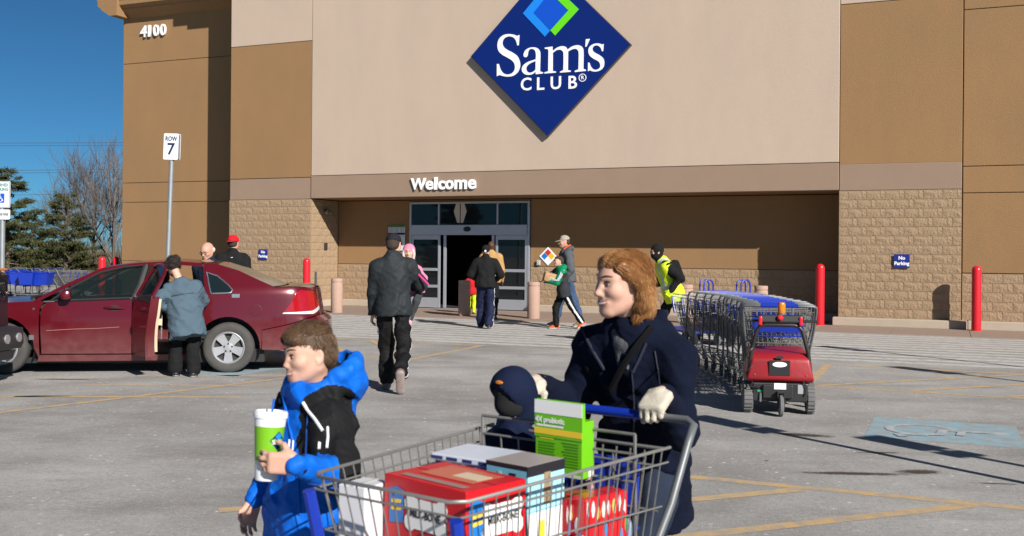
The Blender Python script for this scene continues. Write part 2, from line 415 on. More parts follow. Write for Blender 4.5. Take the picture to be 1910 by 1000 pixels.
# split-face blocks: four face shapes, shared
def block_mesh(w, h, seed, rough=.011):
    rg = np.random.default_rng(seed); nx, nz = max(2, round(5 * w / .4)), 3
    vs = []; fs = []
    for j in range(nz + 1):
        for i in range(nx + 1):
            edge = i in (0, nx) or j in (0, nz)
            d = -.008 if edge else -.010 - rough * rg.random() ** 1.3
            x = (i / nx) * w + (0 if edge else rg.uniform(-.2, .2) * w / nx); z = (j / nz) * h + (0 if edge else rg.uniform(-.2, .2) * h / nz)
            vs.append((x, d + (rg.uniform(-.003, .003) if edge else 0), z))
    I = lambda i, j: j * (nx + 1) + i
    for j in range(nz):
        for i in range(nx):
            a, b, c, d = I(i, j), I(i + 1, j), I(i + 1, j + 1), I(i, j + 1)
            if (i + j) % 2: fs += [(a, b, c), (a, c, d)]
            else: fs += [(a, b, d), (b, c, d)]
    ring = [I(i, 0) for i in range(nx + 1)] + [I(nx, j) for j in range(1, nz + 1)] + [I(i, nz) for i in range(nx - 1, -1, -1)] + [I(0, j) for j in range(nz - 1, 0, -1)]
    k = len(vs); vs += [(vs[q][0], .03, vs[q][2]) for q in ring]; n = len(ring)
    fs += [(ring[i], k + i, k + (i + 1) % n, ring[(i + 1) % n]) for i in range(n)]
    me = bpy.data.meshes.new('block'); me.from_pydata(vs, [], fs); me.materials.append(BLOCK); me.update(); return me
BH = .2036; JT = .0065
BLK = {}
def blocks(name, length, rows, z0, loc, rz, unit=.4, stuff=None, off=0):
    """a wall of running-bond blocks along local x; the stuff test sends hidden or far pieces into one joined part"""
    w = MB(); w.bb(0, length, 0, .1, z0, z0 + rows * BH); o = w.build(name, MORTAR, B, loc, rz)
    jm = MB()
    for r in range(rows):
        x = 0; first = True
        while x < length - .03:
            wd = unit / 2 if (first and (r + off) % 2) else unit
            first = False
            wd = min(wd, length - x)
            if length - x - wd < .08: wd = length - x
            key = (round(wd, 3), random.randrange(4))
            if key not in BLK: BLK[key] = block_mesh(wd - JT, BH - JT, hash(key) % 9999 + key[1])
            if stuff and stuff(x, r):
                me = BLK[key]
                jm.add([(v.co.x + x + JT / 2, v.co.y, v.co.z + z0 + r * BH + JT / 2) for v in me.vertices], [tuple(p.vertices) for p in me.polygons])
            else:
                link('block', BLK[key], o, (x + JT / 2, 0, z0 + r * BH + JT / 2))
            x += wd
    if jm.v: tag(jm.build('joined_blocks', BLOCK, o), kind='stuff')
    return o
blocks('block_wall', R1 - R0 - .01, 14, .19, (R0 + .005, 0, 0), 0, .394)
blocks('block_wall', L1 - L0 - .01, 14, .19, (L0 + .005, 0, 0), 0, .403, lambda x, r: r < 3)
blocks('block_wall', 1.37, 14, .19, (L1, .02, 0), R(90), .4)
blocks('block_wall', DU0 - .02 - L1, 5, .19, (L1 + .012, RV, 0), 0, .4)
blocks('block_wall', R0 - DU1 - .03, 5, .19, (DU1 + .02, RV, 0), 0, .4, lambda x, r: x > 5.2)
blocks('block_wall', 5.9, 5, .19, (R1 + .012, .09, 0), 0, .4, lambda x, r: x > 1.5)
# kerbs at the wall foot
def kerb(u0, u1, v0, v1, z=.19):
    mb = MB(); mb.bb(u0, u1, v0, v1, 0, z, 0, .018); return mb.build('kerb', CONC, B)
kerb(R0 - .1, R1 + .12, -.24, .2); kerb(R1 + .13, 14, -.14, .3); kerb(L0 - .05, L1 + .1, -.24, .2); kerb(R0 - .1, R0 + .03, .21, RV - .2)
kerb(L1 - .03, L1 + .1, .21, RV - .2); kerb(L1 - .03, DU0 - .02, RV - .19, RV + .05); kerb(DU1 + .02, R0 + .03, RV - .19, RV + .05)
# pavement slabs in front of the wall
pv = empty('pavement', FO, FA, kind='structure')
uu = -19.0
while uu < 13.5:
    w = 1.52
    mb = MB(); mb.bb(uu + .004, uu + w - .004, -2.35, -.245 if (uu + w > R0 or uu < L1 - .3) else RV - .2, -.05, .012, 0, .006); mb.build('slab', PINKC, pv); uu += w
# ---------------------------------------------------------------- entrance doors
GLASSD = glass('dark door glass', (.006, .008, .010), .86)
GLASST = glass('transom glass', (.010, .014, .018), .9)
BLK_RUB = mat('black rubber', (.012, .012, .012), .7)
D = empty('entrance_door', (0, RV, 0)); D.parent = B
def fr(x0, x1, z0, z1, y0=-.06, y1=.06, name='frame_bar', m=ALU):
    mb = MB(); mb.bb(x0, x1, y0, y1, z0, z1, 0, .006); return mb.build(name, m, D)
a, b = DU0, DU1; zt = 2.28                       # header underside
fr(a, a + .06, 0, DZ); fr(b - .06, b, 0, DZ); fr(a + .062, b - .062, DZ - .06, DZ)
fr(a + .062, b - .062, 2.06, 2.34, -.10, .1, 'header'); 
mu1, mu2 = a + .93, b - .95
fr(mu1 - .025, mu1 + .025, 2.342, DZ - .062); fr(mu2 - .025, mu2 + .025, 2.342, DZ - .062)
for x0, x1 in ((a + .062, mu1 - .027), (mu1 + .027, mu2 - .027), (mu2 + .027, b - .062)):
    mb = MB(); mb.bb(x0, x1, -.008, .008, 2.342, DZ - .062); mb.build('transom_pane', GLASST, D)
for x0, x1 in ((a + .062, a + .98), (b - 1.0, b - .062)):
    fr(x0, x0 + .07, .02, 2.055, -.05, -.005, 'door_stile'); fr(x1 - .07, x1, .02, 2.055, -.05, -.005, 'door_stile')
    for z0, z1 in ((.02, .3), (.58, .66), (1.05, 1.13), (1.93, 2.055)):
        fr(x0 + .072, x1 - .072, z0, z1, -.05, -.005, 'door_rail')
    for z0, z1 in ((.3, .58), (.66, 1.05), (1.13, 1.93)):
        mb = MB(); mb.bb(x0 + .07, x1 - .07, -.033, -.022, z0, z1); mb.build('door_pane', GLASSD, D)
fr(a + 1.06, a + 1.14, .02, 2.055, .0, .05, 'door_stile'); fr(b - 1.14, b - 1.06, .02, 2.055, .0, .05, 'door_stile')
mb = MB(); mb.lathe([(.0, .0), (.09, 0), (.1, .02), (.08, .05), (0, .06)], 16, rot=Matrix.Rotation(R(90), 3, 'X'))
for i in range(len(mb.v)): x, y, z = mb.v[i]; mb.v[i] = (x * 1.1 + (a + b) / 2, y - .1, z * .7 + 2.22)
mb.build('sensor', BLK_RUB, D)
# hexagonal notice in the middle transom, split by a dark gap
m_hex = mat('cream notice', (.55, .5, .42), .7)
hx, hz = Fc(859, 397, RV)
for s in (-1, 1):
    mb = MB(); mb.prism([(s * .015, -.3), (s * .09, -.3), (s * .2, .02), (s * .11, .28), (s * .015, .29)], (0, .006, 0), (hx, -.022, hz + .02), (1, 0, 0), (0, 0, 1)); mb.build('notice_half', m_hex, D)
# poster behind the right-hand door pane
mb = MB(); mb.bb(b - .86, b - .22, -.02, -.015, 1.24, 1.75); mb.build('poster', mat('blue poster', (.02, .06, .16), .5, var=.8, vscale=7, col2=(.2, .22, .3)), D)
mb = MB(); mb.bb(b - .86, b - .22, -.02, -.015, 1.16, 1.235); mb.build('poster_strip', mat('grey poster', (.3, .32, .33), .5), D)
# interior floor mat and back room
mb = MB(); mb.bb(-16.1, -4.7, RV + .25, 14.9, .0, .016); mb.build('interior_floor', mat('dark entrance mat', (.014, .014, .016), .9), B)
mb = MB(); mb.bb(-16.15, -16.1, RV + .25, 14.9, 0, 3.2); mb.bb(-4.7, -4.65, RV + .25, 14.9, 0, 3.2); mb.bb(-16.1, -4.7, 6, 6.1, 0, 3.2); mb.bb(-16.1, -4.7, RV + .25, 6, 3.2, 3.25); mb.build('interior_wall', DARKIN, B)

# ---------------------------------------------------------------- signs on the building
NAVY = mat('navy sign face', (.003, .017, .135), .5, spec=.15)
SIGNW = mat('white sign lettering', (.8, .8, .82), .45)
SIGNEDGE = mat('dark bronze sign edge', (.06, .045, .04), .5)
LBLUE = mat('light blue emblem', (.01, .21, .72), .4); MBLUE = mat('mid blue emblem', (.004, .07, .5), .4); GREEN = mat('green emblem', (.12, .60, .008), .4)
sgn = empty('store_sign', FO, FA, 'large blue diamond store sign with white lettering mounted on the cream wall above the entrance', 'sign')
SV = -.15
cu, cz, hd = -7.465, 6.69, 2.165
dia = lambda s: [(-s, 0), (0, -s), (s, 0), (0, s)]
mb = MB(); mb.prism(dia(hd), (0, .1, 0), (cu, SV + .012, cz), (1, 0, 0), (0, 0, 1)); mb.build('sign_case', SIGNEDGE, sgn)
mb = MB(); mb.prism(dia(hd - .02), (0, .012, 0), (cu, SV, cz), (1, 0, 0), (0, 0, 1)); mb.build('sign_face', NAVY, sgn)
mb = MB()
for q in ((-1.2, 0), (1.2, 0), (0, 1.2), (0, -1.2)): mb.bb(cu + q[0] - .05, cu + q[0] + .05, SV + .113, 0, cz + q[1] - .05, cz + q[1] + .05)
mb.build('mount', SIGNEDGE, sgn)
def emb(pts, sc, ox, oy):
    return [Fc(ox + x / sc, oy + y / sc, SV) for x, y in pts]
def flat(name, loops, m, depth=.012, parent=sgn, v=SV):
    me = outline_mesh(loops, depth); stand(me, None, (0, v - depth / 2 - .001, 0), (1, 0, 0), (0, 0, 1)); me.materials.clear(); me.materials.append(m)
    return link(name, me, parent)
Lc = emb([(195, 315), (708, 860), (825, 715), (435, 300)], 12.5, 960, 0)
uL, zL = Lc[0]; mir = lambda p: (p[0], 2 * zL - p[1])
flat('emblem_chevron', [[Lc[0], Lc[1], Lc[2], Lc[3], mir(Lc[2]), mir(Lc[1])]], LBLUE)
Rc = emb([(1497, 215), (945, 832), (835, 710), (1255, 245)], 12.5, 960, 0); zR = Rc[0][1]; mirR = lambda p: (p[0], 2 * zR - p[1])
flat('emblem_chevron', [[Rc[0], mirR(Rc[1]), mirR(Rc[2]), Rc[3], Rc[2], Rc[1]]], GREEN)
flat('emblem_square', [[(Lc[3][0] + .005, Lc[3][1]), (Lc[2][0] + .003, Lc[2][1] + .01), (Rc[3][0] - .008, Rc[3][1]), (Lc[2][0] + .003, 2 * zL - Lc[2][1])]], MBLUE, .006)
T = True
SER = {
 'S': [[(415,118,T),(385,133,T),(330,113),(262,106),(185,122),(122,180),(100,265),(116,345),(170,402),(250,447),(312,488),(346,540),(348,612),(310,666),(245,686),(185,665),(145,610),(120,535,T),(93,535,T),(92,712,T),(130,693,T),(180,708),(250,717),(330,703),(395,650),(426,565),(418,490),(383,420),(320,372),(240,330),(190,288),(173,235),(190,180),(235,147),(285,140),(335,160),(368,205),(385,268,T),(408,268,T)]],
 'a': [[(537,395),(524,430),(497,438),(476,418),(480,380),(505,335),(555,305),(615,295),(675,310),(708,350),(716,410),(711,640,T),(755,655,T),(752,672,T),(650,682,T),(648,648,T),(605,680),(550,692),(490,680),(455,640),(452,595),(480,545),(545,503),(650,468,T),(652,400),(640,345),(605,320),(565,325),(543,358)], [(648,492,T),(580,522),(530,560),(513,602),(530,645),(572,660),(622,640),(647,612,T)]],
 'm': [[(780,300,T),(890,285,T),(893,350,T),(950,305),(1020,280),(1080,290),(1105,330,T),(1160,290),(1220,268),(1280,270),(1320,300),(1335,360),(1333,605,T),(1368,615,T),(1368,635,T),(1210,652,T),(1210,632,T),(1262,612,T),(1266,400),(1255,340),(1220,318),(1170,327),(1115,357,T),(1110,622,T),(1152,630,T),(1150,648,T),(998,660,T),(998,645,T),(1045,622,T),(1048,410),(1035,352),(1000,331),(950,338),(895,377,T),(893,635,T),(940,642,T),(938,660,T),(775,672,T),(775,655,T),(828,640,T),(832,340,T),(825,322,T),(780,318,T)]],
 'apostrophe': [[(1368,180,T),(1425,175,T),(1380,285,T),(1360,290,T)]],
 's': [[(1623,248,T),(1618,352,T),(1598,352,T),(1585,310),(1550,275),(1505,270),(1470,295),(1465,335),(1495,370),(1560,405),(1610,445),(1632,500),(1625,570),(1585,620),(1520,643),(1460,640),(1430,625,T),(1398,640,T),(1400,515,T),(1420,515,T),(1440,570),(1480,612),(1530,615),(1570,585),(1572,535),(1545,495),(1480,460),(1425,415),(1405,360),(1415,300),(1460,258),(1520,240),(1575,245),(1600,258,T)]]}
for k, loops in SER.items():
    flat('letter', [emb(spline(lp), 7.691, 915, 50) for lp in loops], SIGNW)
def letters(txt, spots, h, parent, m, v, ext=.006, bold=.02, name='letter', wide=1.0, zc=None):
    """spots: centre u of each letter; h: height of capitals"""
    for ch, (u, z) in zip(txt, spots):
        me = text_mesh(ch, h / .70, ext, bold * h)
        xs = [q.co.x for q in me.vertices]; ys = [q.co.y for q in me.vertices]; mx = (max(xs) + min(xs)) / 2; my = min(ys)
        for q in me.vertices: q.co.x = (q.co.x - mx) * wide; q.co.y -= my
        stand(me, None, (u, v - ext - .001, z), (1, 0, 0), (0, 0, 1)); me.materials.clear(); me.materials.append(m); link(name, me, parent)
z1 = lambda x, y: Fc(915 + x / 7.691, 50 + y / 7.691, SV)
hC = z1(510, 740)[1] - z1(510, 918)[1]
letters('CLUB', [z1(510, 916), z1(720, 907), z1(937, 898), z1(1180, 888)], hC, sgn, SIGNW, SV, .006, .022)
me = text_mesh('R', .13, .006, .002); stand(me, None, (z1(1320, 731)[0], SV - .007, z1(1320, 731)[1]), (1, 0, 0), (0, 0, 1)); me.materials.clear(); me.materials.append(SIGNW); link('registered_mark', me, sgn)
c0 = z1(1320, 731)
ring = lambda r: [(c0[0] + r * math.cos(q), c0[1] + r * math.sin(q)) for q in np.linspace(0, 2 * math.pi, 24)[:-1]]
flat('registered_ring', [ring(.1), ring(.083)], SIGNW)
wl = empty('welcome_sign', FO, FA, 'white raised Welcome lettering on the taupe band above the doors', 'sign')
CH = mat('white channel letter', (.82, .83, .84), .4)
zw = 3.235
wz = lambda x: Fc(750 + x / 12.733, 320 + 448 / 12.733, -.07)[0]
for ch, x0, x1, top in (('W', 200, 558, 170), ('e', 555, 740, 232), ('l', 757, 832, 152), ('c', 852, 1015, 235), ('o', 1018, 1222, 228), ('m', 1240, 1535, 222), ('e', 1560, 1752, 215)):
    me = text_mesh(ch, 1, .022, .028)
    xs = [q.co.x for q in me.vertices]; ys = [q.co.y for q in me.vertices]
    u0, u1 = wz(x0), wz(x1); hz = Fc(750 + x0 / 12.733, 320 + top / 12.733, -.07)[1] - Fc(750 + x0 / 12.733, 320 + 452 / 12.733, -.07)[1]
    for q in me.vertices: q.co.x = u0 + (q.co.x - min(xs)) / (max(xs) - min(xs)) * (u1 - u0); q.co.y = (q.co.y - min(ys)) / (max(ys) - min(ys)) * hz
    stand(me, None, (0, -.052, zw), (1, 0, 0), (0, 0, 1)); me.materials.clear(); me.materials.append(CH); link('letter', me, wl)
ad = empty('address_number', FO, FA, 'white raised number 4100 high on the brown corner wall', 'sign')
q0 = Fc(262, 70, LS); q1 = Fc(309, 67, LS); dz = .37
for i, (ch, x0, x1) in enumerate((('4', 261, 272.5), ('1', 275.5, 280), ('0', 285, 295.5), ('0', 298, 308.5))):
    me = text_mesh(ch, 1, .025, .012); xs = [q.co.x for q in me.vertices]; ys = [q.co.y for q in me.vertices]
    u0, u1 = Fc(x0, 68, LS - .08)[0], Fc(x1, 68, LS - .08)[0]
    for q in me.vertices: q.co.x = u0 + (q.co.x - min(xs)) / (max(xs) - min(xs)) * (u1 - u0); q.co.y = (q.co.y - min(ys)) / (max(ys) - min(ys)) * dz
    stand(me, None, (0, LS - .055, q0[1] - .02), (1, 0, 0), (0, 0, 1)); me.materials.clear(); me.materials.append(CH); link('digit', me, ad)
PLATE = mat('blue plate', (.010, .022, .2), .4)
def plate(px, py, w, h, v, label):
    u, z = Fc(px, py, v)
    r = empty('no_parking_sign', UV(u, v, z), FA, label, 'sign', 'blue no parking plates on the block piers')
    mb = MB(); mb.bb(-w / 2, w / 2, -.012, 0, -h / 2, h / 2, 0, .003); mb.build('plate', PLATE, r)
    for t, dz in (('No', .065), ('Parking', -.055)):
        me = text_mesh(t, .105, .001, .004); stand(me, None, (0, -.0145, dz), (1, 0, 0), (0, 0, 1)); me.materials.clear(); me.materials.append(SIGNW); link('lettering', me, r)
plate(1682, 487, .33, .30, -.045, 'blue No Parking plate on the right block pier above the pavement')
plate(491, 474.5, .30, .29, -.045, 'blue No Parking plate on the left block pier behind the red car')
# hazard diamond
hzd = (Fc(1022, 478, RV - .02)); r = empty('hazard_placard', UV(hzd[0], RV - .02, hzd[1]), FA, 'white diamond hazard placard with coloured quarters on the recessed wall', 'sign')
r.rotation_euler = (0, 0, FA)
s = .25; mb = MB(); mb.prism(dia(s), (0, .01, 0), (0, 0, 0), (1, 0, 0), (0, 0, 1)); mb.build('plate', SIGNW, r)
for (dx, dz, c, nm) in ((0, .1, (.5, .03, .01), 'red_quarter'), (-.1, 0, (.01, .16, .55), 'blue_quarter'), (.1, 0, (.7, .45, .01), 'yellow_quarter')):
    mb = MB(); mb.prism(dia(.095), (0, .002, 0), (dx, -.0025, dz), (1, 0, 0), (0, 0, 1)); mb.build(nm, mat(nm, c, .45), r)
# notice board, switch boxes, lamp
u, z = Fc(740, 440, RV - .03)
r = empty('notice_board', UV(u, RV - .03, z), FA, 'white store notice board with green header beside the left door frame', 'sign')
mb = MB(); mb.bb(-.27, .27, -.01, .01, -.42, .3, 0, .003); mb.build('board', mat('board white', (.6, .62, .64), .5), r)
for z0, z1, m, nm in ((.245, .3, mat('board green', (.03, .2, .05), .5), 'header_strip'), (.03, .09, NAVY, 'blue_strip')):
    mb = MB(); mb.bb(-.268, .268, -.0135, -.0105, z0, z1 - .002); mb.build(nm, m, r)
GREYT = mat('grey print', (.25, .27, .3), .6)
for k in range(7):
    for c in (-.17, 0, .17):
        mb = MB(); zz = .215 - k * .022 if k < 6 else -.02; mb.bb(c - .07, c + .07, -.0125, -.0105, zz, zz + .01); mb.build('text_line', GREYT, r)
u, z = Fc(1005, 490, RV - .03); o = MB().bb(-.05, .05, -.06, 0, -.07, .07, 0, .01).bb(-.03, .03, -.068, -.06, -.04, .02, 0, .004).build('outlet_box', mat('grey box', (.4, .4, .4), .5), None, UV(u, RV - .02, z), FA); tag(o, 'small grey outlet box on the recessed wall right of the doors', 'outlet box')
d = ray(604, 460); uo = Vector(_C) + Vector(d) * 29.3
o = MB().bb(-.008, .02, -.07, .07, -.1, .1, 0, .006).bb(.02, .028, -.035, .035, -.05, .02, 0, .003).build('switch_box', mat('dark bronze box', (.035, .03, .028), .5), None, UV(L1 + .03, .72, 1.72), FA); tag(o, 'small dark switch box on the left return wall of the entrance', 'switch box')
r = empty('wall_lamp', UV(L1 + .02, .72, 2.72), FA, 'small dark twin security lamp under the soffit at the left corner', 'lamp')
MB().bb(0, .05, -.06, .06, -.06, .06, 0, .01).build('base', BLK_RUB, r)
for s in (-1, 1):
    mb = MB(); mb.lathe([(0, -.06), (.05, -.06), (.07, .03), (.06, .035), (0, .03)], 12, (0.12, s * .1, -.02), Matrix.Rotation(R(70), 3, 'Y')); mb.tube([(.03, 0, 0), (.1, s * .09, 0)], .015); mb.build('lamp_head', mat('lamp grey', (.2, .2, .19), .4), r)
# ================================================================= bollards, posts, sign posts
PINK = mat('pinkish cast concrete', (.40, .27, .215), .9, var=.5, vscale=9, col2=(.33, .22, .17), bump=.4, bscale=150, spec=.2)
RED = mat('red bollard sleeve', (.62, .012, .022), .32, spec=.5, var=.1, vscale=5)
def cbollard(p, label, h=.89):
    r = empty('concrete_bollard', (p[0], p[1], 0), random.random() * 6, label, 'bollard', 'round concrete bollards before the entrance')
    mb = MB(); mb.lathe([(.148, 0), (.15, .01), (.15, h - .115), (.146, h - .108)], 28); mb.build('shaft', PINK, r)
    mb = MB(); mb.lathe([(.138, h - .11), (.138, h - .095), (.15, h - .088), (.15, h - .02), (.14, h - .004), (.1, h), (0, h)], 28); mb.build('cap', PINK, r)
cbollard(G(628, 584), 'round concrete bollard standing behind the rear of the red car')
cbollard(G(866, 590), 'round concrete bollard standing before the open doorway')
cbollard(G(995, 595), 'round concrete bollard standing at the right end of the glass doors')
b4 = UV(-3.9, -1.5); b4 = P(1281, 500, 23.4); cbollard(b4, 'round concrete bollard half hidden behind the worker in the yellow vest')
b5 = P(1420, 500, 22.9); cbollard(b5, 'round concrete bollard whose cap shows above the row of carts')
def rbollard(p, label, h=1.39):
    r = empty('red_bollard', (p[0], p[1], 0), 0, label, 'bollard', 'red domed bollards along the store front')
    a = .098
    mb = MB(); mb.lathe([(a, .0), (a, h - a)] + [(a * math.cos(t), h - a + a * math.sin(t)) for t in np.linspace(.1, 1.5708, 8)], 24); mb.build('sleeve', RED, r)
    mb = MB(); mb.lathe([(a + .012, 0), (a + .012, .02), (a, .03)], 24); mb.build('foot_ring', RED, r)
rbollard(G(1821, 618), 'red domed bollard in front of the right-hand block wall, casting a shadow on the pier')
rbollard(G(1529, 607), 'red domed bollard at the end of the cart row beside the dark recess')
rbollard(P(572, 500, 27.9), 'red domed bollard standing behind the trunk of the red car')
rbollard(P(190, 500, 31), 'red domed bollard in front of the trees, left of the brown corner wall', 1.36)
rbollard(P(216, 500, 34.2), 'dark shaded red bollard half behind the brown corner of the store', 1.34)
p = P(589, 520, 27.3); o = MB().tube([(0, 0, 0), (0, 0, 1.03)], [.045, .03], 10).build('thin_post', mat('dark grey post', (.05, .06, .065), .5), None, (p[0], p[1], 0)); tag(o, 'thin dark grey post between the red bollard and the concrete bollard', 'post')
GALV = mat('galvanised steel', (.30, .33, .35), .5, metal=.45, var=.3, vscale=8)
SIGNPL = mat('white sign plate', (.74, .76, .8), .4, var=.12, vscale=4)
INKN = mat('navy sign ink', (.012, .02, .07), .5); INKG = mat('green sign ink', (.02, .19, .13), .5); INKB = mat('blue sign ink', (.01, .09, .55), .5); INKK = mat('black sign ink', (.02, .02, .025), .5)
def rrect(w, h, r, n=5):
    return [(sx * (w / 2 - r) + r * math.cos(a), sy * (h / 2 - r) + r * math.sin(a)) for sx, sy, a0 in ((1, 1, 0), (-1, 1, 90), (-1, -1, 180), (1, -1, 270)) for a in np.radians(np.linspace(a0, a0 + 90, n))]
def sign_plate(parent, w, h, z, y, m, name='plate', rad=.025):
    mb = MB(); mb.prism(rrect(w, h, rad), (0, .006, 0), (0, y, z), (1, 0, 0), (0, 0, 1)); return mb.build(name, m, parent)
def put_text(parent, t, size, x, y, z, m, bold=.003, wide=1.0, name='lettering'):
    me = text_mesh(t, size, .0008, bold)
    for q in me.vertices: q.co.x *= wide
    stand(me, None, (x, y, z), (1, 0, 0), (0, 0, 1)); me.materials.clear(); me.materials.append(m); return link(name, me, parent)
# ROW 7
p = P(309.5, 470, 20.8)
r = empty('row_sign', (p[0], p[1], 0), R(-6), 'white ROW 7 sign on a grey steel pole behind the red car', 'sign'); r.rotation_euler = (0, R(1.75), R(-6))
MB().tube([(0, 0, 0), (0, 0, 3.5)], .045, 14).build('pole', GALV, r)
zc = 3.68
for y in (-.055, .05):
    sign_plate(r, .31, .53, zc, y, SIGNPL); 
mb = MB(); mb.bb(-.03, .03, -.048, .049, 3.40, 3.9); mb.bb(.13, .15, -.048, .049, zc - .25, zc + .25); mb.build('bracket', GALV, r)
put_text(r, 'ROW', .125, 0, -.0565, zc + .155, INKN, .004, .8); put_text(r, '7', .33, 0, -.0565, zc - .06, INKN, .006)
# reserved parking signs: one in view, four more stand right of the frame and throw the long shadows
def acc_sign(p, rz, label, H=2.6, text=True, grp='reserved parking signs'):
    r = empty('accessible_parking_sign', (p[0], p[1], 0), rz, label, 'sign', grp)
    MB().tube([(0, 0, 0), (0, 0, H - .35)], .04, 12).build('pole', GALV, r)
    MB().lathe([(.036, .9), (.04, .92), (.04, .95), (.036, .97)], 12).build('collar', mat('orange cap', (.5, .2, .03), .5), r)
    sign_plate(r, .305, .40, H - .2, -.045, SIGNPL, rad=.02)
    mb = MB(); me = outline_mesh([rrect(.29, .385, .018), rrect(.276, .371, .014)], .001); stand(me, None, (0, -.0457, H - .2), (1, 0, 0), (0, 0, 1)); me.materials.clear(); me.materials.append(INKG); link('border', me, r)
    put_text(r, 'RESERVED', .062, 0, -.0463, H - .06, INKG, .0015, .85); put_text(r, 'PARKING', .062, 0, -.0463, H - .125, INKG, .0015, .95)
    mb = MB(); mb.prism(rrect(.12, .14, .01), (0, .001, 0), (0, -.0463, H - .255), (1, 0, 0), (0, 0, 1)); mb.build('blue_panel', INKB, r)
    mb = MB(); ca = [(-.008 + .032 * math.cos(q), 0, -.278 + .032 * math.sin(q)) for q in np.linspace(R(100), R(370), 12)]
    for pts in (ca, [(-.012, 0, -.215), (-.008, 0, -.262), (.022, 0, -.264), (.038, 0, -.3)], [(-.01, 0, -.24), (.015, 0, -.242)]):
        mb.tube([(a, -.0475, H + c) for a, b, c in pts], .0055, 5)
    mb.lathe([(0, 0), (.011, 0), (.011, .001), (0, .001)], 10, (-.013, -.0485, H - .202), Matrix.Rotation(R(90), 3, 'X')); mb.build('wheelchair_symbol', SIGNW, r)
    sign_plate(r, .305, .15, H - .50, -.045, SIGNPL, 'fine_plate', .02)
    if text: put_text(r, '$50-$300 FINE', .05, 0, -.0463, H - .50, INKK, .001, .8)
    return r
p = P(4, 470, 15.4); acc_sign(p, R(-8), 'white and green reserved parking sign on a steel pole at the left edge')
sdir = Vector((sunv.x, sunv.y, 0)) / math.tan(R(SUN_EL)) / sunv.xy.length
sdir = Vector((sunv.x, sunv.y, 0)).normalized() / math.tan(R(SUN_EL))
for k, (px, py, H) in enumerate(((1290, 775, 2.35), (1605, 812, 2.3), (1525, 645, 2.5), (1660, 683, 2.4))):
    t = G(px, py); b = Vector((t[0], t[1], 0)) + sdir * H
    acc_sign(b, R(30 - 7 * k), 'reserved parking sign right of the view, its shadow falling ' + ('beside the cart pusher', 'across the blue square', 'along the crosswalk', 'over the far hatched aisle')[k], H, False)

# ================================================================= trees and wires at the left
NEEDLE = mat('conifer needles', (.048, .062, .022), .7, var=.9, vscale=1.3, col2=(.085, .075, .028), spec=.25)
BARK = mat('grey brown bark', (.13, .10, .08), .95, var=.6, vscale=5, bump=.5, bscale=40)
TWIG = mat('bare twigs', (.135, .118, .108), .95, var=.5, vscale=2)
def conifer_meshes(H, Rr, seed, n=1):
    rg = np.random.default_rng(seed); tr = MB(); tr.tube([(0, 0, 0), (.05, 0, H * .5), (0, .03, H)], [.16, .10, .015], 8)
    vs = []; fs = []
    def needles(p, d, L, k):
        for _ in range(k):
            q = p + rg.normal(0, .045, 3); t = d * .6 + rg.normal(0, .6, 3); t /= np.linalg.norm(t); s = np.cross(t, rg.normal(0, 1, 3)); s /= np.linalg.norm(s)
            a = L * rg.uniform(.6, 1.3); w = .020 * rg.uniform(.7, 1.3); i = len(vs)
            vs.extend([q - s * w, q + s * w, q + t * a + s * w * .4, q + t * a - s * w * .4]); fs.append((i, i + 1, i + 2, i + 3))
    nl = int(H * 4.2)
    for l in range(nl):
        z = H * (.03 + .95 * l / nl) + rg.uniform(-.1, .1); f = 1 - z / H
        for b in range(rg.integers(4, 7)):
            a = rg.uniform(0, 6.283); L = Rr * (f ** .75) * rg.uniform(.55, 1.15) + .15
            pt = np.array([0, 0, z]); d = np.array([math.cos(a), math.sin(a), rg.uniform(-.05, .25)]); pts = [pt.copy()]
            ns = max(3, int(L / .16))
            for s in range(ns):
                d[2] += rg.uniform(-.05, .06); pt = pt + d * L / ns; pts.append(pt.copy())
                if s >= ns * .25:
                    for sd in range(2):
                        e = d * .6 + np.array([-d[1], d[0], 0]) * (1 if sd else -1) * rg.uniform(.4, 1); tl = .2 + .25 * L * (1 - s / ns) * rg.random()
                        for u in np.arange(.1, 1.01, .25): needles(pt + e * tl * u, e, .14, 5)
                    needles(pt, d, .14, 5)
            tr.tube(pts, list(np.linspace(.03 * f + .012, .006, len(pts))), 4)
    me = bpy.data.meshes.new('crown'); me.from_pydata(vs, [], fs); me.materials.append(NEEDLE); me.update()
    to = tr.build('trunk', BARK); tm = to.data; bpy.data.objects.remove(to)
    return tm, me
def plant(name, ms, p, rz, label, group, sc=1):
    r = empty(name, p, rz, label, 'tree', group); r.scale = (sc, sc, sc)
    link('trunk', ms[0], r); link('crown', ms[1], r); return r
c1 = conifer_meshes(6.0, 2.5, 3); c2 = conifer_meshes(4.9, 2.1, 8)
def at(px, D): q = P(px, 470, D); return (q[0], q[1], 0)
GC = 'dark conifers beyond the car park'
plant('conifer', c1, at(12, 50), 0, 'tallest open-branched dark conifer behind the reserved parking sign', GC, .93)
plant('conifer', c2, at(122, 52), 1, 'dense conical conifer left of the bare trees', GC, .92)
plant('conifer', c2, at(60, 58), 2.2, 'low conifer filling the gap between the two nearer conifers', GC, .72)
plant('conifer', c1, at(-60, 50), 2, 'conifer standing left of the reserved parking sign, partly out of the picture', GC, .95)
for (x, y, a, sc) in ((-31, 3, 1, 1.1), (-36, 9, 2, .9), (-26, -8, 3, 1.0)):
    plant('conifer', c1 if sc > 1 else c2, (x, y, 0), a, ('tall conifer left of the view, mirrored in the door glass', 'smaller conifer left of the view behind the mirrored tall one', 'conifer left of the view, nearest the camera side')[a - 1], GC, sc)
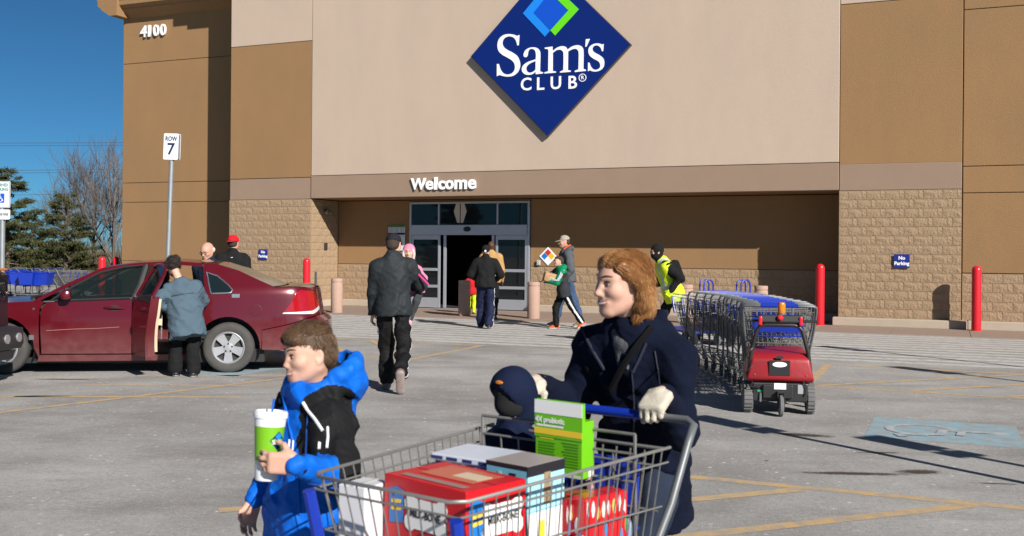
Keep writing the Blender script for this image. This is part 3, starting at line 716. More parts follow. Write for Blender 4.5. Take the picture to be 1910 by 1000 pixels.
def bare_tree(H, seed, spread=.5):
    rg = np.random.default_rng(seed); tk = MB(); tw = MB()
    def grow(p, d, L, r, lev):
        n = 4; pts = [p]; q = p.copy(); e = d.copy()
        for i in range(n):
            e = e + rg.normal(0, .09, 3) + np.array([0, 0, .05]); e /= np.linalg.norm(e); q = q + e * L / n; pts.append(q.copy())
        (tk if lev < 2 else tw).tube(pts, list(np.linspace(r, r * .6, n + 1)), 6 if lev < 2 else 3, cap=False)
        if lev >= 5 or r < .003: return
        k = 2 if lev else 5
        for i in range(k + (rg.random() < .75)):
            t = rg.uniform(.35, 1); j = min(n, int(t * n + .5)); a = rg.normal(0, 1, 3); a -= e * a.dot(e); a /= np.linalg.norm(a)
            nd = e + a * rg.uniform(.35, .9) * spread * 1.6; nd[2] += .12; nd /= np.linalg.norm(nd)
            grow(pts[j], nd, L * rg.uniform(.6, .85), r * rg.uniform(.5, .66), lev + 1)
        grow(q, e, L * .75, r * .6, lev + 1)
    grow(np.array([0., 0, 0]), np.array([.02, 0, 1.]), H * .34, .1, 0)
    a = tk.build('t', BARK); b = tw.build('w', TWIG); m = (a.data, b.data); bpy.data.objects.remove(a); bpy.data.objects.remove(b); return m
GB = 'bare trees beside the store corner'
b1 = bare_tree(7.2, 5, .62); b2 = bare_tree(6.4, 12, .7)
plant('bare_tree', b1, at(178, 55), 0, 'tall bare deciduous tree with a straight trunk left of the store corner', GB)
plant('bare_tree', b2, at(214, 52), 1, 'bare deciduous tree spreading its twigs against the brown corner wall', GB)
plant('bare_tree', b2, at(150, 70), 2.5, 'bare deciduous tree farther back between the conifer and the tall bare tree', GB)
# far brush along the horizon
rg = np.random.default_rng(4); mb = MB()
for _ in range(5200):
    x = rg.uniform(-75, 10); y = 88 + rg.uniform(-6, 6); h = rg.uniform(.6, 2.6) * (1 + .3 * math.sin(x * .3)); a = rg.uniform(-.35, .35) * h; w = rg.uniform(.02, .07)
    mb.add([(x - w, y, 0), (x + w, y, 0), (x + a, y + rg.uniform(-.4, .4), h)], [(0, 1, 2)])
tag(mb.build('far_brush', mat('far brown brush', (.10, .075, .055), .95, var=.6, vscale=.4, col2=(.05, .055, .03)), fix=False), kind='stuff')
gr = MB(); gr.add([(-300, 62, .01), (300, 62, .01), (300, 490, .01), (-300, 490, .01)], [(0, 1, 2, 3)]); tag(gr.build('dry_verge', mat('dry winter grass', (.15, .12, .06), .95, var=.6, vscale=.5, col2=(.09, .09, .04))), kind='structure')
WIRE = mat('overhead wire', (.05, .055, .06), .6)
for i, (py, py2) in enumerate(((267, 266), (272, 271), (318, 316), (323, 321), (364, 361))):
    z0 = P(0, py, 80)[2]; z1_ = P(228, py2, 80)[2]; x0 = P(0, py, 80)[0]; x1 = P(228, py, 80)[0]; k = (z1_ - z0) / (x1 - x0)
    o = MB().tube([(x, 80, z0 + k * (x - x0)) for x in np.linspace(x0 - 25, x1 + 30, 12)], .016, 5).build('power_line', WIRE)
    tag(o, ['upper wire of the topmost pair crossing the sky', 'lower wire of the topmost pair crossing the sky', 'upper wire of the middle pair passing behind the bare tree', 'lower wire of the middle pair passing behind the bare tree', 'lowest single wire crossing behind the conifers'][i], 'power line', 'overhead wires in the sky')
# ================================================================= the red car
def paint(name, col, dust):
    m = mat(name, col, .22, var=.5, vscale=2.2, col2=dust, spec=.6, coat=.8, metal=.25)
    return m
CARRED = paint('dusty dark red car paint', (.115, .004, .011), (.10, .010, .016))
CARRED.node_tree.nodes['Principled BSDF'].inputs['Coat Weight'].default_value = .6
def dirty_lower(m):
    """road grime that thickens towards the sill"""
    t = m.node_tree; N = t.nodes; L = t.links; b = N['Principled BSDF']
    old = b.inputs['Base Color'].links[0].from_socket
    tc = N.new('ShaderNodeTexCoord'); sp = N.new('ShaderNodeSeparateXYZ'); L.new(tc.outputs['Object'], sp.inputs[0])
    mr = N.new('ShaderNodeMapRange'); mr.inputs[1].default_value = .62; mr.inputs[2].default_value = .25; mr.inputs[3].default_value = 0; mr.inputs[4].default_value = .55; L.new(sp.outputs[2], mr.inputs[0])
    no = N.new('ShaderNodeTexNoise'); no.inputs['Scale'].default_value = 9; no.inputs['Detail'].default_value = 8; L.new(tc.outputs['Object'], no.inputs['Vector'])
    mu = N.new('ShaderNodeMath'); mu.operation = 'MULTIPLY'; L.new(mr.outputs[0], mu.inputs[0]); L.new(no.outputs[0], mu.inputs[1])
    mx = N.new('ShaderNodeMix'); mx.data_type = 'RGBA'; L.new(mu.outputs[0], mx.inputs[0]); L.new(old, mx.inputs[6]); mx.inputs[7].default_value = (.21, .12, .11, 1)
    L.new(mx.outputs[2], b.inputs['Base Color'])
    ma = N.new('ShaderNodeMath'); ma.operation = 'ADD'; ma.use_clamp = True; ma.inputs[1].default_value = .22; L.new(mu.outputs[0], ma.inputs[0]); L.new(ma.outputs[0], b.inputs['Roughness'])
dirty_lower(CARRED)
CARGLASS = glass('dark car glass', (.012, .02, .02), .5)
CHROME = mat('chrome trim', (.62, .63, .65), .2, metal=.9, var=.2, vscale=6)
BLKPL = mat('black car plastic', (.016, .016, .018), .5)
TYRE = mat('dusty tyre rubber', (.045, .043, .042), .85, var=.5, vscale=7, col2=(.09, .085, .08), bump=.3, bscale=60)
RIM = mat('silver alloy rim', (.52, .53, .55), .35, metal=.6, var=.25, vscale=5)
BEIGE = mat('beige door trim', (.55, .44, .3), .7, var=.2, vscale=5)
SEATD = mat('dark car upholstery', (.03, .028, .027), .9)
def interp(xs, ys, x): return float(np.interp(x, xs, ys))
# plan outline by arc length; equals x along the flank
PL = [(3.87, 0), (3.85, .3), (3.78, .55), (3.62, .74), (3.3, .86), (2.8, .91), (1.4, .925), (.3, .925), (-.3, .905), (-.7, .87), (-.98, .81), (-1.13, .72), (-1.21, .58), (-1.255, .3), (-1.27, 0)]
def cr(P_, n=8):
    out = []
    for i in range(len(P_) - 1):
        p0 = P_[max(i - 1, 0)]; p1 = P_[i]; p2 = P_[i + 1]; p3 = P_[min(i + 2, len(P_) - 1)]
        for k in range(n):
            t = k / n; out.append(tuple(.5 * (2 * p1[d] + (p2[d] - p0[d]) * t + (2 * p0[d] - 5 * p1[d] + 4 * p2[d] - p3[d]) * t * t + (3 * p1[d] - p0[d] - 3 * p2[d] + p3[d]) * t**3) for d in range(2)))
    out.append(P_[-1]); return out
PLS = np.array(cr(PL)); _d = np.r_[0, np.cumsum(np.hypot(*np.diff(PLS, axis=0).T))]
_i0 = int(np.argmin(abs(PLS[:, 0] - 1.4))); PS = 1.4 - (_d - _d[_i0])            # s falls towards the rear
PS_r = PS[::-1]; PX_r = PLS[::-1, 0]; PY_r = PLS[::-1, 1]
BELT = ([-1.3, -.5, 0, 1.2, 2.25, 2.5, 3.9], [1.06, 1.06, 1.05, .975, .925, .915, .7])
def cmap(s, z, off=0.):
    x = interp(PS_r, PX_r, s); y = interp(PS_r, PY_r, s)
    zb = interp(*BELT, x)
    sec = interp([.12, .2, .36, .6, .72, zb], [.955, .972, .992, 1.0, .998, .962], min(z, zb))
    f = max(0, min(1, (-s - .7) / .5)); lean = f * f * (3 - 2 * f) * interp([.3, .6, .66, .74, 1.1], [-.03, 0, 0, .09, .15], z)
    y2 = y * sec
    if z > zb: y2 -= (z - zb) * .56
    g = 1e-3; dx = interp(PS_r, PX_r, s - .03) - interp(PS_r, PX_r, s + .03); dy = interp(PS_r, PY_r, s - .03) - interp(PS_r, PY_r, s + .03)
    l = math.hypot(dx, dy) or 1; nx, ny = dy / l, -dx / l
    if ny < 0 and abs(nx) < .5: nx, ny = -nx, -ny
    if x < 0 and nx > .2: nx, ny = -nx, -ny
    return Vector((x + lean + nx * off, max(y2 + ny * off, -1), z))
def dense(poly, st=.05):
    out = []
    for a, b in zip(poly, poly[1:] + poly[:1]):
        n = max(1, int(math.hypot(b[0] - a[0], b[1] - a[1]) / st)); out += [(a[0] + (b[0] - a[0]) * k / n, a[1] + (b[1] - a[1]) * k / n) for k in range(n)]
    return out
def tri2d(poly, st=.06, holes=()):
    loops = [dense(poly, st)] + [dense(h, st) for h in holes]; pts = []; fc = []; ed = []
    for lp in loops:
        k = len(pts); pts += lp; ed += [(k + i, k + (i + 1) % len(lp)) for i in range(len(lp))]
    xs = [p[0] for p in loops[0]]; ys = [p[1] for p in loops[0]]
    for x in np.arange(min(xs) + st * .5, max(xs), st):
        for y in np.arange(min(ys) + st * .5, max(ys), st):
            if min((x - p[0]) ** 2 + (y - p[1]) ** 2 for p in pts[:len(pts)]) > (st * .45) ** 2: pts.append((x, y))
    V, E, F, _, _, _ = delaunay_2d_cdt([Vector(p) for p in pts], ed, [], 1 if not holes else 2, 1e-5)
    return [(v[0], v[1]) for v in V], [tuple(f) for f in F]
def skin_panel(name, poly, m, parent, side=1, off=0., th=.018, st=.06, extra_m=None, fn=cmap, origin=None):
    V, F = tri2d(poly, st)
    out = [fn(a, b, off) for a, b in V]; inn = [fn(a, b, off - th) for a, b in V]
    if side < 0:
        for q in out + inn: q.y = -q.y
    k = len(out); cnt = {}
    for f in F:
        for a, b in zip(f, f[1:] + f[:1]): cnt[(a, b)] = 1
    rim = [(a, b) for (a, b) in cnt if (b, a) not in cnt]
    mb = MB(); mb.add(out + inn, [f for f in F] + [tuple(k + i for i in reversed(f)) for f in F] + [(a, b, k + b, k + a) for a, b in rim], 0, True)
    if origin is not None: mb.v = [(x - origin[0], y - origin[1], z - origin[2]) for x, y, z in mb.v]
    return mb.build(name, m, parent, origin)
def arc(cx, cz, r, a0, a1, n=14): return [(cx + r * math.cos(a), cz + r * math.sin(a)) for a in np.radians(np.linspace(a0, a1, n))]
_a = G(427, 694); _b = G(20, 697); _f = Vector((_b[0] - _a[0], _b[1] - _a[1], 0)).normalized(); _l = Vector((-_f.y, _f.x, 0))
CO = Vector((_a[0], _a[1], 0)) - _l * .80
CARZ = math.atan2(_f.y, _f.x)
car = empty('sedan_car', CO, CARZ, 'dark red dusty four-door sedan with its rear door open', 'car')
RAIL = ([-.58, -.35, -.1, .18, .72, 1.2, 1.64, 2.1, 2.42], [1.115, 1.215, 1.33, 1.41, 1.445, 1.42, 1.35, 1.115, .93])
rail = lambda s: interp(*RAIL, s)
railpts = lambda a, b, n: [(s, rail(s)) for s in np.linspace(a, b, n)]
qpoly = [(.44, .2), (.405, .325)] + arc(0, .325, .405, 0, 180, 18) + [(-.42, .30), (-.43, .56), (-.72, .62), (-1.02, .70), (-1.25, .735), (-1.9, .735), (-1.9, 1.09), (-1.22, 1.10), (-1.0, 1.115), (-.58, 1.115)] + railpts(-.5, .36, 12) + [(.31, 1.1), (.29, 1.0), (.33, .75), (.43, .5), (.47, .3)]
skin_panel('quarter_panel', qpoly, CARRED, car); skin_panel('quarter_panel', qpoly, CARRED, car, -1)
bpoly = [(-.43, .30), (-.43, .55), (-.72, .61), (-1.02, .69), (-1.25, .727), (-1.98, .727), (-1.98, .28), (-1.2, .27)]
skin_panel('rear_bumper', bpoly, CARRED, car, 1, .012); skin_panel('rear_bumper', bpoly, CARRED, car, -1, .012)
dpoly = [(2.30, .26), (2.315, .6), (2.31, .83), (2.24, .918), (1.205, .967), (1.205, .26)]
fd = skin_panel('front_door', dpoly, CARRED, car)
fpoly = [(2.33, .2), (2.335, .6), (2.33, .84), (2.27, .925), (2.42, .925), (2.9, .90), (3.4, .83), (3.7, .74), (3.75, .55), (3.25, .5)] + arc(2.8, .325, .41, 25, 180, 14) + [(2.38, .31)]
skin_panel('front_fender', fpoly, CARRED, car); skin_panel('front_fender', fpoly, CARRED, car, -1)
npoly = [(3.3, .2), (3.27, .49), (3.77, .54), (3.72, .73), (4.2, .68), (4.66, .68), (4.66, .22)]
skin_panel('front_bumper', npoly, CARRED, car); skin_panel('front_bumper', npoly, CARRED, car, -1)
sill = [(2.36, .16), (2.32, .245), (.48, .245), (.46, .17)]
skin_panel('sill', sill, CARRED, car); skin_panel('sill', sill, CARRED, car, -1)
# far side: closed doors
skin_panel('front_door', dpoly, CARRED, car, -1)
rdpoly = [(1.185, .26), (1.185, .968), (.29, 1.03), (.285, 1.0), (.32, .75), (.42, .5), (.46, .26)]
skin_panel('rear_door', rdpoly, CARRED, car, -1)
# roof rail from the windscreen pillar over the doors
top = railpts(.37, 2.42, 24); low = [(s, z - (.05 if s < 1.6 else .045)) for s, z in top]; low[-1] = (2.33, .93); low[-2] = (2.26, .962)
rp = top + [(2.33, .928)] + [(s, z - .048) for s, z in reversed(top[:-2])]
for sd in (1, -1): skin_panel('roof_rail', rp, CARRED, car, sd, .0, .05, .045)
# glass of the sides
fw = [(2.20, .928), (2.07, 1.03), (1.93, 1.125), (1.64, 1.29), (1.35, 1.363), (1.10, 1.385), (1.14, 1.15), (1.20, .972)]
for sd in (1, -1): w = skin_panel('front_window', fw, CARGLASS, car, sd, -.012, .006)
def side_tube(name, poly, r, m, parent, off=.004, closed=True, side=1, n=6):
    pts = [cmap(a, b, off) for a, b in dense(poly, .06)] if closed else [cmap(a, b, off) for a, b in poly]
    mb = MB(); mb.tube(pts, r, n, closed=closed); return mb.build(name, m, parent)
side_tube('window_frame', fw, .016, BLKPL, car)
side_tube('belt_trim', [(2.28, .922), (2.0, .935), (1.6, .952), (1.2, .97)], .009, CHROME, car, .008, False)
qw = [(.30, 1.30), (.16, 1.255), (.02, 1.145), (-.045, 1.075), (-.03, 1.04), (.22, 1.03), (.245, 1.1)]
for sd in (1, -1): skin_panel('quarter_window', qw, mat('black car glass', (.008, .014, .016), .04, spec=.6), car, sd, .004, .006)
side_tube('window_trim', qw, .011, CHROME, car, .006)
side_tube('pillar', [(1.19, .97), (1.13, 1.15), (1.085, 1.39)], .04, BLKPL, car, -.03, False)
# top skins
def loft(name, st, m, crown, shift=None, n=9):
    """st: stations along the car; each gives the side edge (s, z); the middle is raised by crown and shifted in x"""
    vs = []; fs = []
    for i, (s, z) in enumerate(st):
        e = cmap(s, z); c = crown[i] if isinstance(crown, list) else crown; h = shift[i] if shift else 0
        for k in range(n):
            t = -1 + 2 * k / (n - 1); vs.append((e.x + h * (1 - t * t), e.y * t, e.z + c * (1 - t * t)))
    for i in range(len(st) - 1):
        for k in range(n - 1): fs.append((i * n + k, i * n + k + 1, (i + 1) * n + k + 1, (i + 1) * n + k))
    mb = MB(); mb.add(vs, fs, 0, True); o = mb.build(name, m, car)
    return o
loft('roof', railpts(.16, 1.62, 14), CARRED, .028)
loft('rear_window', railpts(-.56, .16, 8), mat('dusty rear glass', (.16, .14, .1), .18, spec=.6, var=.4, vscale=3, col2=(.1, .09, .07)), [.0] + [.012] * 5 + [.02, .028], [-.10, -.08, -.05, -.03, -.01, 0, 0, 0])
loft('windscreen', railpts(1.62, 2.40, 8), CARGLASS, [.028, .03, .03, .028, .02, .01, .0, 0], [0, .01, .03, .05, .08, .11, .13, .14])
loft('trunk_lid', [(-.57, 1.117), (-.75, 1.122), (-.95, 1.12), (-1.12, 1.112), (-1.22, 1.10)], CARRED, [.0, .012, .018, .012, .0], [-.12, -.13, -.12, -.1, -.06])
loft('hood', [(2.41, .926), (2.7, .91), (3.0, .88), (3.35, .835), (3.65, .76), (3.74, .72)], CARRED, [.03, .05, .055, .05, .04, .02], [.15, .12, .1, .1, .1, .1])
mb = MB(); mb.tube([cmap(2.43, .93) + Vector((0, -.08, .01)), Vector((2.58, .4, .955)), Vector((2.60, 0, .96)), Vector((2.58, -.4, .955)), Vector((2.43, -.75, .94))], .02, 6); mb.tube([(2.55, .5, .97), (2.35, .2, .99), (2.2, -.1, 1.06)], .008, 5); mb.build('wiper', BLKPL, car)
# tail lamp, emblem, filler flap, handle, mirror, side marker
tl = [(-.70, .785), (-.80, .90), (-.92, 1.045), (-1.02, 1.075), (-1.30, 1.05), (-1.42, .86), (-1.2, .80)]
TAIL = mat('red tail lamp', (.34, .006, .01), .12, spec=.7, coat=.5, var=.3, vscale=14); CLEAR = mat('clear lamp lens', (.62, .62, .64), .12, spec=.6, var=.4, vscale=18)
for sd in (1, -1):
    skin_panel('tail_lamp', tl, TAIL, car, sd, .014, .02, .05); skin_panel('reverse_lamp', [(-.685, .765), (-.70, .783), (-1.2, .797), (-1.42, .855), (-1.45, .815), (-1.2, .755)], CLEAR, car, sd, .012, .02, .05)
mb = MB(); c = cmap(-.09, 1.0, .006); mb.box((0, 0, 0), (.1, .006, .05), bev=.003); o = mb.build('emblem', CHROME, car, c + Vector((0, .0, .0)))
c = cmap(-.35, .81, .001); mb = MB(); mb.tube([cmap(-.35 + .075 * math.cos(a), .81 + .075 * math.sin(a), .0005) for a in np.linspace(0, 6.283, 25)[:-1]], .0028, 5, closed=True); mb.build('fuel_flap', BLKPL, car)
mb = MB(); mb.tube([cmap(s, .845 + .004 * math.sin((s - 1.3) * 10), .012 + .025 * math.sin((s - 1.29) / .25 * math.pi)) for s in np.linspace(1.29, 1.54, 9)], .014, 8); mb.build('door_handle', CARRED, fd)
mb = MB(); mb.add([cmap(1.415 + .07 * math.cos(a), .84 + .035 * math.sin(a), .002) for a in np.linspace(0, 6.283, 13)[:-1]], [tuple(range(12))]); mb.build('handle_cup', BLKPL, fd)
mb = MB(); q = cmap(1.98, 1.0); mb.box((1.99, q.y + .12, 1.01), (.13, .2, .13), bev=.045, rot=Euler((0, 0, .15)).to_matrix()); mb.tube([(2.03, q.y - .01, .95), (2.0, q.y + .08, .98)], .03, 8); mb.build('mirror', CARRED, car)
for s_, z_, w_ in ((2.40, .83, .012), (2.42, .47, .03)):
    mb = MB(); mb.add([cmap(s_ + dx * w_, z_ + dz * w_, .003) for dx, dz in ((-1, -1), (1, -1), (1, 1), (-1, 1))], [(0, 1, 2, 3)]); mb.build('side_badge', CHROME, car)
side_tube('scratch', [(2.24, .555), (1.9, .575), (1.62, .583), (1.35, .60)], .0035, mat('pale scratch', (.3, .16, .15), .6), car, -.001, False)
# body underneath, cabin, seats
mb = MB(); mb.bb(-.45, 2.4, -.78, .78, .2, .3); mb.bb(-.95, -.42, -.62, .62, .32, .95); mb.bb(2.5, 3.6, -.6, .6, .3, .7); mb.bb(-.5, .42, -.60, .60, .3, .9); mb.bb(2.38, 2.5, -.78, .78, .3, .9); mb.build('underbody', BLKPL, car)
mb = MB(); mb.bb(-.45, 3.3, -.7, .78, .13, .2); mb.build('chassis', BLKPL, car)
for y in (.38, -.38):
    mb = MB(); mb.box((1.42, y, .52), (.5, .5, .16), bev=.05); mb.box((1.14, y, .86), (.14, .48, .62), bev=.05, rot=Euler((0, -.25, 0)).to_matrix()); mb.box((1.05, y, 1.22), (.1, .26, .16), bev=.04); mb.build('front_seat', SEATD, car)
mb = MB(); mb.box((.5, 0, .5), (.5, 1.3, .18), bev=.05); mb.box((.2, 0, .82), (.16, 1.3, .6), bev=.05, rot=Euler((0, -.3, 0)).to_matrix()); mb.build('rear_seat', SEATD, car)
mb = MB(); mb.bb(2.2, 2.4, -.7, .7, .68, .9, 0, .03); mb.tube([(1.95 + .02 * math.sin(a), .38 + .18 * math.cos(a), .84 + .18 * math.sin(a)) for a in np.linspace(0, 6.283, 17)[:-1]], .016, 6, closed=True); mb.build('dashboard', SEATD, car)
mb = MB(); mb.prism([(1.12, .2), (1.12, .96), (1.06, .96), (1.05, .2)], (0, -.06, 0), (0, .86, 0), (1, 0, 0), (0, 0, 1)); mb.build('door_pillar', CARRED, car)
# wheel arches are dark tubs; wheels
def wheel(cx, cy, sd, name='wheel'):
    w = empty(name, (cx, cy, .325)); w.parent = car
    rx = Matrix.Rotation(R(-90) * sd, 3, 'X')
    mb = MB(); mb.lathe([(.205, -.10), (.26, -.107), (.305, -.10), (.325, -.075), (.328, 0), (.325, .075), (.305, .10), (.262, .108), (.225, .098), (.205, .09)], 44, rot=rx, cap=False); mb.build('tyre', TYRE, w)
    mb = MB(); mb.lathe([(.0, .0), (.19, .0), (.205, .03)], 30, rot=rx); mb.build('brake_disc', mat('dark brake', (.02, .02, .021), .7), w)
    mb = MB(); mb.lathe([(.207, .02), (.212, .09), (.20, .098), (.185, .085), (.182, .03)], 40, rot=rx, cap=False)
    for k in range(5):
        a = R(90 + 72 * k); ca, sa = math.cos(a), math.sin(a)
        V = []
        for r0, hw, z in ((.03, .040, .082), (.1, .046, .080), (.188, .062, .086)):
            for q, zz in ((-hw, z), (hw, z), (hw, z - .04), (-hw, z - .04)): V.append(rx @ Vector((r0 * ca - q * sa, r0 * sa + q * ca, zz)))
        mb.add(V, [(0, 1, 5, 4), (4, 5, 9, 8), (1, 2, 6, 5), (5, 6, 10, 9), (3, 0, 4, 7), (7, 4, 8, 11), (0, 3, 2, 1)])
    mb.lathe([(0, .088), (.03, .088), (.065, .083), (.07, .05)], 20, rot=rx); mb.build('rim', RIM, w)
    mb = MB()
    for k in range(5):
        a = R(54 + 72 * k); mb.lathe([(0, .094), (.011, .094), (.013, .08)], 8, rx @ Vector((.052 * math.cos(a), .052 * math.sin(a), 0)), rx)
    mb.build('wheel_nut', BLKPL, w)
for cx in (0, 2.8):
    for sd in (1, -1): wheel(cx, .80 * sd, sd)
for cx, r in ((0, .41), (2.8, .415)):
    for sd in (1, -1):
        mb = MB(); pts = arc(cx, .325, r - .005, -20, 200, 16)
        v = [(a, sd * y, b) for a, b in pts for y in (.90, .55)]; mb.add(v, [(2 * i, 2 * i + 2, 2 * i + 3, 2 * i + 1) for i in range(15)] + [tuple(2 * i + 1 for i in range(16))], 0, True)
        mb.build('wheel_arch', BLKPL, car, fix=False)
# open rear door, hinged at its front edge
hin = cmap(1.165, .6); HG = Vector((1.165, .86, 0))
od = skin_panel('rear_door', rdpoly, CARRED, car, 1, 0, .02, .06, origin=HG)
core = [(1.15, .28), (1.15, .96), (.32, 1.02), (.33, .8), (.42, .5), (.44, .28)]
V, F = tri2d(core, .08)
def slab(poly, o0, o1, m, name, parent, st=.08):
    V, F = tri2d(poly, st); a = [cmap(p, q, o0) - HG for p, q in V]; b = [cmap(p, q, o1) - HG for p, q in V]; k = len(a); cnt = {}
    for f in F:
        for x, y in zip(f, f[1:] + f[:1]): cnt[(x, y)] = 1
    mb = MB(); mb.add(a + b, F + [tuple(k + i for i in reversed(f)) for f in F] + [(x, y, k + y, k + x) for x, y in cnt if (y, x) not in cnt], 0, True); return mb.build(name, m, parent)
slab(core, -.02, -.11, CARRED, 'door_shell', od)
slab([(1.1, .33), (1.1, .93), (.38, .985), (.38, .8), (.46, .5), (.48, .33)], -.112, -.155, BEIGE, 'inner_trim', od)
slab([(1.0, .62), (1.0, .7), (.45, .74), (.45, .66)], -.156, -.21, BEIGE, 'armrest', od)
wpoly = [(1.165, .97), (1.10, 1.385), (.8, 1.40), (.5, 1.37), (.36, 1.28), (.31, 1.03)]
slab([(1.14, .985), (1.08, 1.365), (.8, 1.38), (.51, 1.35), (.38, 1.27), (.33, 1.04)], -.035, -.041, CARGLASS, 'door_window', od)
pts = [cmap(a, b, -.03) - HG for a, b in dense(wpoly + [], .07)]; mb = MB(); mb.tube(pts, .024, 6, closed=True); mb.build('window_frame', CARRED, od)
mb = MB(); mb.tube([cmap(s, .875, .012 + .025 * math.sin((s - .42) / .22 * math.pi)) - HG for s in np.linspace(.42, .64, 8)], .014, 8); mb.build('door_handle', CARRED, od)
od.rotation_euler = (0, 0, R(-64))

# ================================================================= the dark pickup at the left edge
PKP = mat('black pickup paint', (.008, .008, .010), .2, coat=.7, spec=.5)
tx = P(20, 600, 12.2); t = empty('pickup_truck', (tx[0] - .02, 11.2, 0), 0, 'black pickup truck poking into the left edge with its heavy front bumper', 'pickup truck')
mb = MB(); mb.prism([(-.1, .55), (0, .62), (-.01, 1.28), (-.12, 1.34), (-1.2, 1.40), (-1.3, 1.42), (-1.3, .5), (-1.0, .5)] , (0, 1.96, 0), (0, -.98, 0), (1, 0, 0), (0, 0, 1)); mb.build('front_body', PKP, t)
mb = MB(); mb.prism([(-1.3, .5), (-1.3, 1.40), (-1.9, 1.9), (-3.4, 1.93), (-3.6, 1.3), (-5.6, 1.3), (-5.6, .55)], (0, 1.94, 0), (0, -.97, 0), (1, 0, 0), (0, 0, 1)); mb.build('cab_body', PKP, t)
mb = MB(); mb.prism([(-1.42, 1.38), (-1.95, 1.83), (-3.3, 1.86), (-3.45, 1.38)], (0, 1.96, 0), (0, -.98, 0), (1, 0, 0), (0, 0, 1)); mb.build('cab_window', mat('black car glass', (), .04), t)
bm_ = mat('textured black bumper', (.02, .02, .024), .55, bump=.3, bscale=120, var=.3, vscale=6)
mb = MB(); mb.prism([(.0, .40), (.17, .42), (.20, .48), (.19, .66), (.02, .68)], (0, 1.9, 0), (0, -.95, 0), (1, 0, 0), (0, 0, 1)); mb.build('bumper', bm_, t)
mb = MB(); mb.prism([(.0, .28), (.12, .30), (.16, .41), (.0, .395)], (0, 1.7, 0), (0, -.85, 0), (1, 0, 0), (0, 0, 1)); mb.build('bumper_valance', bm_, t)
for y in (.55, .83):
    mb = MB(); mb.lathe([(.03, .0), (.055, .0), (.055, .02), (.03, .02)], 16, (.192, y, .55), Matrix.Rotation(R(90), 3, 'Y')); mb.lathe([(0, .0), (.03, .0), (.028, .012), (0, .014)], 12, (.192, y, .55), Matrix.Rotation(R(90), 3, 'Y')); mb.build('bumper_lamp', RIM, t)
for y in (-.75, .75):
    mb = MB(); mb.box((-.05, y, 1.08), (.1, .36, .24), bev=.03); mb.build('headlight', mat('black car glass', ()), t)
mb = MB(); mb.bb(-.06, .005, -.55, .55, .75, 1.2, 0, .01); mb.build('grille', BLKPL, t)
mb = MB(); mb.box((-.06, .86, 1.345), (.12, .2, .03), bev=.01); mb.build('marker_lamp', mat('amber lamp', (.5, .17, .02), .3), t)
for x in (-.95, -4.4):
    for y in (-.85, .85):
        mb = MB(); mb.lathe([(0, -.12), (.36, -.12), (.39, -.09), (.39, .09), (.36, .12), (.22, .12), (.2, .06), (0, .06)], 28, (x, y, .39), Matrix.Rotation(R(90), 3, 'X')); mb.build('wheel', TYRE, t)
